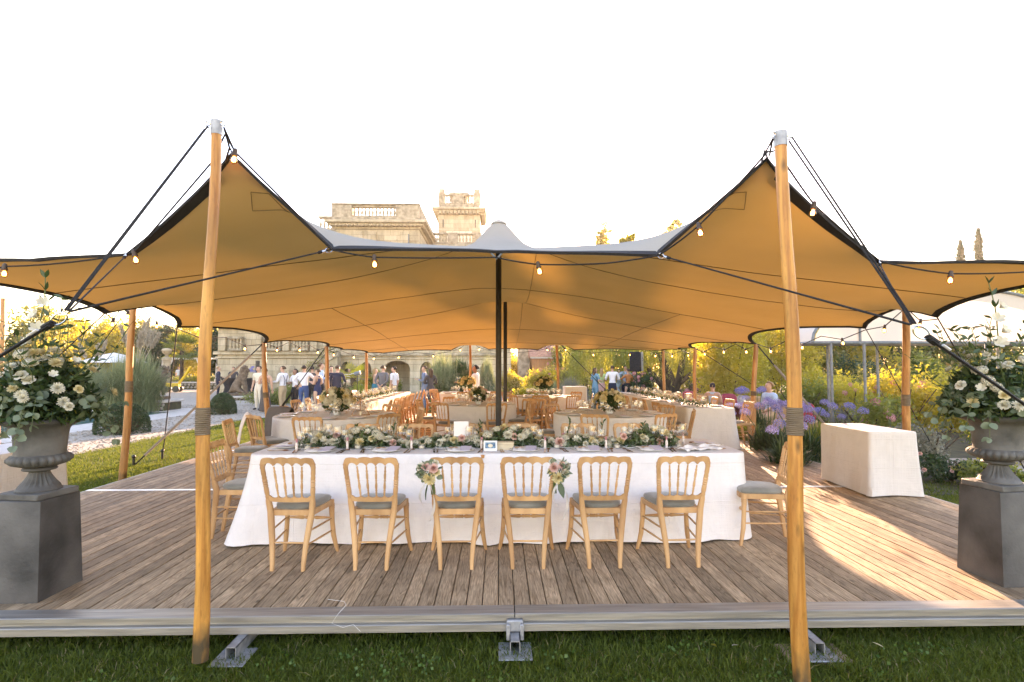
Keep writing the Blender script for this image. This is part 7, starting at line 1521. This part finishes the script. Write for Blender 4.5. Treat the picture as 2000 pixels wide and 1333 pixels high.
bench(1350, 19.5, 1.3, 'low wicker sofa left of the orange pole'); cushion(at(1347, 19.35, .45), 'red cushion left of the orange pole', .3); 
bench(1450, 17.4, 1.6, 'low wicker sofa behind the red slatted table'); cushion(at(1424, 17.2, .46), 'red cushion on the sofa behind the red slatted table', .1)
cushion(at(1568, 13.4, .42), 'red cushion right behind the right front pole', -.3); bench(1530, 13.9, 1.4, 'low wicker sofa of the seated man behind the agapanthus')
t = thing('rattan_chair', 'round backed rattan chair at the end of the long right table', 'chair', at(1449, 10.75, 0), R(70)); mb = MB(); mb.lathe([(.2, .40), (.22, .42), (.21, .45), (.01, .455)], 18); mb.build('seat', 'rattan', t)
for k in range(4): a = k * PI / 2 + .78; mb = MB(); mb.tube([(.17 * math.cos(a), .17 * math.sin(a), .42), (.22 * math.cos(a), .22 * math.sin(a), 0)], .014, 6); mb.build('leg', 'rattan', t)
mb = MB(); mb.tube([(.19 * math.cos(a), .19 * math.sin(a) - .02, .42 + .43 * math.sin(min(1, (k_ / 20) * 1.0) * PI) ** .5 if 0 < k_ < 20 else .42) for k_, a in ((k_, PI + .0 + PI * k_ / 20) for k_ in range(21))], .013, 6); mb.build('back_hoop', 'rattan', t)
for k in range(1, 12): a = PI + PI * k / 12; mb = MB(); mb.tube([(.19 * math.cos(a), .19 * math.sin(a) - .01, .44), (.19 * math.cos(a), .19 * math.sin(a) - .03, .42 + .42 * math.sin(PI * k / 12) ** .5)], .006, 5); mb.build('back_rod', 'rattan', t)
# fallen leaves and a loose thread at the front
for i, (px, py, y, c_, lab) in enumerate(((1726, 1254, 3.35, 'petal_c', 'yellow fallen leaf on the grass left of the right pedestal'), (1442, 1245, 3.4, 'plume', 'dry fallen leaf left of the right front pole'), (1388, 1242, 3.42, 'leaf_y', 'small yellow green leaf on the grass below the deck edge'))):
    o = ob('fallen_leaf', long_leaf(.06, i, c_)); q = P(px, py, y); o.location = (q.x, q.y, LAWN_Z + .045); o.rotation_euler = (.3, .2, i * 1.3 + .8); tag(o, lab, 'leaf', 'fallen leaves on the front lawn')
mb = MB(); mb.tube([P(640, 1171, 3.63), P(672, 1175, 3.6), P(676, 1182, 3.5), P(660, 1200, 3.47), P(648, 1218, 3.46), P(670, 1226, 3.42), P(690, 1220, 3.4), P(704, 1234, 3.36)], .0010, 5); o = mb.build('white_thread', 'white_card'); tag(o, 'loose white thread hanging over the deck edge beam', 'thread')
# ================================================================ people
HAND = MB()
HAND.loft([[(x * w, y, z * w * .4) for x, z in ((-1, -1), (1, -1), (1, 1), (-1, 1))] for y, w in ((0, .018), (.03, .034), (.07, .040), (.09, .036))])
for k, (x, L_) in enumerate(((-.028, .062), (-.009, .075), (.010, .07), (.028, .052))): HAND.tube([(x, .085, 0), (x * 1.1, .085 + L_ * .5, -.006), (x * 1.05, .085 + L_, -.022)], [.0085, .0078, .006], 6)
HAND.tube([(.03, .025, 0), (.055, .055, -.01), (.06, .085, -.02)], [.0105, .009, .007], 6)
def hand_mesh(m): return HAND.mesh('hand', m, angle=80)
HANDS = {k: hand_mesh(k) for k in ('skin', 'skin_d')}
def person(px, y, h, face, label, top, bottom, hair='hair_b', skin='skin', arms=('down', 'down'), dress=None, hairlen=0, jacket=False, ground=LAWN_Z, seated=False, short=False, group='guests standing by the tent', shoe='shoe', loc=None, woman=False, extra=None, bare=False):
    """one skinned body coloured by region; hair, skirt, hands as children. face: degrees, 0 = looking away (+y), 180 = at the camera, 90 = to the left"""
    base = loc if loc is not None else at(px, y, ground); t = thing('person', label, 'person', base, R(face), group)
    sh = .108 if woman else .125; v, e, rad, tagv = [], [], [], []
    def chain(pts, par=None, tg=''):
        pr = par
        for (x, yy, z, r) in pts:
            v.append((x * h, yy * h, z * h)); rad.append(r * h if not isinstance(r, tuple) else (r[0] * h, r[1] * h)); tagv.append(tg); i = len(v) - 1
            if pr is not None: e.append((pr, i))
            pr = i
        return pr
    zp = .53 if not seated else .30; dz = zp - .53
    chain([(0, 0, .53 + dz, (.082, .062))], None, 'hip'); w_ = .066 if woman else .075
    chest = chain([(0, .0, .62 + dz, (w_, .054)), (0, .005, .70 + dz, (w_ + .012, .06)), (0, -.004, .775 + dz, (w_ + .022, .056))], 0, 'torso')
    nk = chain([(0, .0, .835 + dz, .033), (0, .010, .868 + dz, .031)], chest, 'neck'); hd = chain([(0, .015, .905 + dz, (.043, .052)), (0, .012, .945 + dz, (.044, .053)), (0, .008, .978 + dz, (.03, .036))], nk, 'head')
    nose = chain([(0, .075, .915 + dz, .008)], len(v) - 3, 'head')
    wr = []
    for sg, pose in ((-1, arms[0]), (1, arms[1])):
        S_ = (sg * sh, 0, .80 + dz); el, wri = {'down': ((sg * (sh + .03), -.015, .635), (sg * (sh + .035), .03, .49)), 'glass': ((sg * (sh + .03), -.01, .645), (sg * (sh - .04), .14, .69)), 'talk': ((sg * (sh + .045), .02, .65), (sg * (sh + .02), .16, .64)), 'hip': ((sg * (sh + .095), -.03, .66), (sg * .1, .0, .56)), 'back': ((sg * (sh + .04), -.06, .64), (sg * .04, -.1, .545)), 'cross': ((sg * (sh + .03), .04, .65), (-sg * .03, .115, .68)), 'out': ((sg * (sh + .08), .07, .70), (sg * (sh + .12), .19, .74)), 'tray': ((sg * (sh + .05), .06, .65), (sg * (sh + .06), .2, .655)), 'lap': ((sg * (sh + .03), .03, .65), (sg * .05, .17, .56))}[pose]
        chain([(sg * sh * .75, 0, .802 + dz, .045), (S_[0], S_[1], S_[2] - .01, .041), ((S_[0] + el[0]) / 2, (S_[1] + el[1]) / 2, (S_[2] + el[2] + dz) / 2, .034)], chest, 'uarm'); a = len(v) - 1
        chain([(el[0], el[1], el[2] + dz, .027), ((el[0] + wri[0]) / 2, (el[1] + wri[1]) / 2, (el[2] + wri[2]) / 2 + dz, .025)], a, 'farm'); chain([(wri[0], wri[1], wri[2] + dz, .017)], len(v) - 1, 'wrist'); wr.append((Vector(el) + Vector((0, 0, dz)), Vector(wri) + Vector((0, 0, dz))))
    for sg in (-1, 1):
        if seated: chain([(sg * .055, .02, .275, .07), (sg * .07, .2, .27, .055), (sg * .07, .29, .26, .045), (sg * .07, .31, .14, .036), (sg * .07, .31, .045, .026)], 0, 'leg'); fy = .31
        else: chain([(sg * .05, 0, .475, .066), (sg * .056, .006, .39, .054), (sg * .058, .01, .28, .041), (sg * .06, -.006, .17, .037), (sg * .062, -.012, .05, .026)], 0, 'leg'); fy = 0
        chain([(sg * .066, fy + .03, .022, .024), (sg * .072, fy + .085, .018, .02)], len(v) - 1, 'foot')
    me_ = bpy.data.meshes.new('body'); me_.from_pydata(v, e, []); o = ob('tmp', me_); o.modifiers.new('s', 'SKIN')
    for i, sv in enumerate(me_.skin_vertices[0].data): sv.radius = rad[i] if isinstance(rad[i], tuple) else (rad[i], rad[i]); sv.use_root = i == 0
    m_ = o.modifiers.new('sub', 'SUBSURF'); m_.levels = 2; m_.render_levels = 2
    dg = bpy.context.evaluated_depsgraph_get(); me2 = bpy.data.meshes.new_from_object(o.evaluated_get(dg)); bpy.data.objects.remove(o)
    mats = [skin, top, bottom, shoe]; me2.materials.clear(); [me2.materials.append(M[k]) for k in mats]
    V = np.array(v); tg = np.array(tagv); n = len(me2.polygons); cen = np.zeros(n * 3, np.float32); me2.polygons.foreach_get('center', cen); cen = cen.reshape(-1, 3)
    near = np.argmin(((cen[:, None, :] - V[None]) ** 2).sum(2), 1); lab_ = tg[near]; z = cen[:, 2] / h - dz
    mi = np.zeros(n, np.int32); mi[np.isin(lab_, ['torso', 'uarm'])] = 1; mi[np.isin(lab_, ['farm'])] = 0 if short else 1; mi[np.isin(lab_, ['hip', 'leg'])] = 2; mi[(lab_ == 'hip') & (z > .565)] = 1; mi[lab_ == 'foot'] = 3; mi[(lab_ == 'neck') & (z < .835)] = 1
    if bare: mi[np.isin(lab_, ['uarm', 'farm'])] = 0; mi[(lab_ == 'torso') & (z > .785)] = 0
    if jacket: mi[(lab_ == 'leg') & (z > .455)] = 1; mi[lab_ == 'hip'] = 1
    if dress: mi[lab_ == 'hip'] = 1; mi[(lab_ == 'leg')] = 0
    me2.polygons.foreach_set('material_index', mi); me2.polygons.foreach_set('use_smooth', [True] * n); ob('body', me2, t)
    # hair cap
    mb = MB(); cz = (.945 + dz) * h; rings = []
    for k in range(8):
        f = k / 7; el = R(-28 + 116 * f); r = math.cos(el); rings.append([(.050 * h * r * math.cos(a), (.0 + .058 * r * math.sin(a) - .004 - (.012 if f < .4 else 0)) * h + (.02 * h if (f < .5 and math.sin(a) > .3) else 0) * -1.6, cz + .052 * h * math.sin(el) + (.022 * h * max(0, math.sin(a)) * (1 - f))) for a in (2 * PI * i / 14 for i in range(14))])
    mb.loft(rings)
    if hairlen: 
        mb.loft([[(x * w * h, (-.038 + yy) * h, zz * h) for x, yy in ((-1, .03), (-.8, -.014), (0, -.028), (.8, -.014), (1, .03), (0, .02))] for zz, w in ((.965 + dz, .03), (.93 + dz, .05), (.88 + dz, .054), (.88 + dz - hairlen * .6, .05), (.88 + dz - hairlen, .03))])
    mb.build('hair', hair, t, angle=80)
    mb = MB()
    for s in (-1, 1): mb.ball((s * .018 * h, .062 * h, (.932 + dz) * h), .006 * h, .004 * h, .004 * h, 6, 4)
    mb.build('eyes', 'black', t); mb = MB(); mb.ball((0, .062 * h, (.893 + dz) * h), .014 * h, .005 * h, .004 * h, 8, 4); mb.build('mouth', 'red_cushion', t)
    for k, (el, wri) in enumerate(wr):
        d = (wri - el).normalized(); o = ob('hand', HANDS[skin], t); o.matrix_basis = Matrix.Translation(wri * h - d * .01) @ d.to_track_quat('Y', 'Z').to_matrix().to_4x4() @ Matrix.Scale(h / 1.75, 4)
    if dress:
        mat, z1, fl = dress; mb = MB(); rings = []
        for k in range(10):
            f = k / 9; zz = .60 - (.60 - z1) * f; r = .078 + (fl - .078) * f ** 1.2 + .018 * math.sin(PI * min(1, f * 2.5)); rings.append([((r + .008 * f * math.sin(5 * a)) * math.cos(a) * h, (r * .82 + .008 * f * math.sin(5 * a)) * math.sin(a) * h + (.14 * h * min(1, f * 1.2) if seated else 0), (zz + dz) * h if not seated else max((.6 + dz - .42 * f ** 1.4) * h, .03)) for a in (2 * PI * i / 22 for i in range(22))])
        mb.loft(rings, cap=False); mb.build('skirt', mat, t, angle=80)
    if jacket and bottom not in ('x',):
        mb = MB(); rings = []
        for zz, r, yy in ((.80, .05, .0), (.78, .102, -.004), (.72, .100, -.006), (.64, .090, -.006), (.56, .100, -.008), (.47, .108, -.01)): rings.append([(r * math.cos(a) * h, (r * .68 * math.sin(a) + yy) * h, (zz + dz) * h) for a in (2 * PI * i / 20 for i in range(20))])
        mb.loft(rings, cap=False); mb.build('jacket', top, t, angle=80); mb = MB(); mb.lathe([(.036 * h, (.815 + dz) * h), (.037 * h, (.842 + dz) * h)], 14); mb.build('collar', 'white_shirt', t)
    return t, wr, h, Vector(base), face
def held_glass(p, side, lab):
    t, wr, h, base, face = p; w = wr[side][1] * h; q = Matrix.Rotation(R(face), 4, 'Z') @ (w + Vector((0, .07, -.02))); o = ob('champagne_flute', GF[2], None, base + q); tag(o, lab, 'glass', 'glasses held by guests')
person(519, 21.5, 1.68, 8, 'woman in a long dark brown dress seen from behind beside the slanting pole', 'brown_dress', 'brown_dress', 'hair_br', arms=('glass', 'down'), dress=('brown_dress', .03, .14), woman=True, bare=True)
person(506, 22.6, 1.78, 160, 'man in a cream shirt half hidden by the slanting pole', 'cream_shirt', 'cream_shirt', 'hair_b', arms=('talk', 'down'), short=True)
p = person(553, 22.0, 1.78, 75, 'man in white shirt, braces and beige chinos facing left', 'white_shirt', 'chinos', 'hair_br', arms=('talk', 'glass'))
mb = MB(); [mb.tube([(s * .075 * 1.78, -.068 * 1.78, .79 * 1.78), (s * .03 * 1.78, -.075 * 1.78, .68 * 1.78), (s * .05 * 1.78, -.07 * 1.78, .57 * 1.78)], .011, 5) for s in (-1, 1)]; mb.build('braces', 'blacktrousers', p[0])
person(577, 22.4, 1.66, 150, 'woman in white top and black trousers with dark glasses', 'white_shirt', 'blacktrousers', 'hair_b', 'skin_d', arms=('hip', 'talk'), woman=True, short=True, hairlen=.06)
person(594, 21.6, 1.80, 12, 'man in a white shirt and blue jeans with his back to us', 'white_shirt', 'jeans', 'hair_b', arms=('hip', 'out'))
person(610, 23.4, 1.76, 0, 'man in black standing behind the man in blue jeans', 'charcoal', 'blacktrousers', 'hair_b', arms=('down', 'talk'))
person(627, 23.0, 1.90, -60, 'tall man in a pale blue shirt looking right', 'blue_shirt', 'blacktrousers', 'hair_br', arms=('down', 'glass'))
p = person(621, 21.4, 1.66, 70, 'woman in a navy strapless dress facing left with a drink', 'navy_dress', 'navy_dress', 'hair_br', arms=('glass', 'glass'), dress=('navy_dress', .12, .10), woman=True, bare=True); held_glass(p, 0, 'drink held by the woman in the navy dress')
person(647, 23.6, 1.78, 190, 'smiling man in a dark shirt facing us beside the blazer', 'navy', 'blacktrousers', 'hair_b', arms=('glass', 'down'), short=True)
person(659, 22.0, 1.80, -8, 'man in a dark navy blazer and pale trousers seen from behind', 'navy', 'chinos', 'hair_br', arms=('down', 'talk'), jacket=True)
person(683, 28.5, 1.68, 180, 'guest in beige standing behind the young palm', 'cream_shirt', 'chinos', 'hair_br', arms=('glass', 'down'))
p = person(733, 24.0, 1.68, -70, 'blonde woman in a teal dress with sunglasses', 'skin', 'teal', 'hair_bl', arms=('glass', 'cross'), dress=('teal', .25, .11), woman=True, hairlen=.12, bare=True); held_glass(p, 0, 'drink held by the blonde woman in teal')
person(748, 22.6, 1.80, -25, 'man in a grey suit with hands behind his back', 'grey_suit', 'grey_suit', 'hair_br', arms=('back', 'back'), jacket=True)
person(770, 22.8, 1.76, 70, 'dark haired man in a white shirt facing left', 'white_shirt', 'chinos', 'hair_b', arms=('down', 'down'), short=True)
p = person(829, 22.6, 1.78, 85, 'man in a blue grey suit holding a champagne glass', 'blue_suit', 'blue_suit', 'hair_br', arms=('glass', 'down'), jacket=True); held_glass(p, 0, 'champagne glass held by the man in the blue grey suit')
person(841, 21.3, 1.68, 30, 'woman in a short dark dress with long copper hair', 'charcoal', 'charcoal', 'hair_br', 'skin', arms=('cross', 'talk'), dress=('charcoal', .30, .12), woman=True, hairlen=.10)
p = person(929, 18.9, 1.80, 75, 'waiter in a white shirt carrying a round tray of drinks', 'white_shirt', 'blacktrousers', 'hair_b', 'skin_d', arms=('tray', 'down'))
t_, wr_, h_, b_, f_ = p; q = b_ + Matrix.Rotation(R(f_), 4, 'Z') @ (wr_[0][1] * h_ + Vector((0, .12, .03)))
o = MB(); o.lathe([(.16, 0), (.17, .012), (.165, .014), (.01, .008)], 22); o = o.build('serving_tray', 'timber'); o.location = q; tag(o, 'round wooden tray carried by the waiter', 'tray')
for dx, dy in ((-.06, .02), (.05, -.04), (.02, .07)): o = ob('wine_glass', GF[1], None, q + Vector((dx, dy, .012))); tag(o, f'{"left" if dx < 0 else "front" if dy < 0 else "back"} drink on the tray of the waiter', 'glass', 'drinks on the tray')
person(1162, 25, 1.70, -60, 'woman in a denim jumpsuit at the left of the right hand group', 'denim', 'denim', 'hair_br', arms=('glass', 'talk'), woman=True, hairlen=.09, short=True)
person(1175, 25.6, 1.68, -20, 'blonde woman in a green check top and pink print trousers', 'green_check', 'pink_print', 'hair_bl', arms=('talk', 'glass'), woman=True, hairlen=.13, short=True, dress=('pink_print', .05, .11))
person(1196, 25, 1.80, -4, 'man in white shirt and navy trousers with his back to us on the right', 'white_shirt', 'navy', 'hair_br', arms=('talk', 'talk'))
person(1209, 26.4, 1.64, 170, 'woman in a pale patterned dress behind the man in white', 'pale_blue', 'pale_blue', 'hair_b', arms=('down', 'glass'), woman=True, dress=('pale_blue', .2, .11), hairlen=.08)
person(1221, 26.2, 1.80, 195, 'laughing man in a pale blue shirt under the loudspeaker', 'blue_shirt', 'navy', 'hair_b', arms=('out', 'hip'))
person(1227, 25.2, 1.66, 20, 'woman in a rust top and black skirt seen from behind', 'rust', 'blacktrousers', 'hair_br', arms=('out', 'glass'), woman=True, dress=('blacktrousers', .3, .10))
person(0, 0, 1.64, -35, 'dark haired woman in a pale blue dress sitting in the lounge corner', 'pale_blue', 'pale_blue', 'hair_b', arms=('lap', 'lap'), woman=True, dress=('pale_blue', .1, .16), seated=True, bare=True, loc=at(1391, 15.6, LAWN_Z + .02), group='seated guests')
o = thing('lounge_stool', 'low round stool under the woman in pale blue', 'stool', at(1391, 15.6)); mb = MB(); mb.lathe([(.2, 0), (.22, .2), (.24, .36), (.22, .4), (.01, .41)], 16); mb.build('seat', 'rattan', o)
person(0, 0, 1.76, 100, 'grey haired man in a pale shirt sitting behind the agapanthus', 'blue_shirt', 'chinos', 'hair_bl', arms=('lap', 'talk'), seated=True, loc=at(1502, 13.7, LAWN_Z + .02), group='seated guests', short=True)
person(456, 33.0, 1.74, 190, 'person in dark clothes standing behind the seated lion', 'charcoal', 'blacktrousers', 'hair_b', group='guests by the chateau')
person(427, 32, 1.76, -60, 'man in a dark suit just right of the left front pole', 'navy', 'navy', 'hair_bl', arms=('talk', 'down'), jacket=True, group='guests by the chateau')
person(349, 50, 1.76, 170, 'distant guest in a white shirt inside the pavilion view', 'white_shirt', 'chinos', 'hair_bl', group='guests by the chateau', short=True)
# ================================================================ haze volume added for a golden veil glow towards the sun
mb = MB(); mb.box(-310, 310, -50, 410, LAWN_Z - 1, 24); hz = mb.build('haze', 'stone', smooth=False); hz.data.materials.clear()
hm = bpy.data.materials.new('glow_haze'); hm.use_nodes = True; hn = hm.node_tree.nodes; hn.clear()
pv_ = hn.new('ShaderNodeVolumePrincipled'); pv_.inputs['Color'].default_value = (.95, .90, .82, 1); pv_.inputs['Density'].default_value = .0006; pv_.inputs['Anisotropy'].default_value = .55
ho = hn.new('ShaderNodeOutputMaterial'); hm.node_tree.links.new(pv_.outputs[0], ho.inputs['Volume']); hz.data.materials.append(hm)
tag(hz, 'thin haze added for a golden glow over the garden', 'haze', kind='stuff')
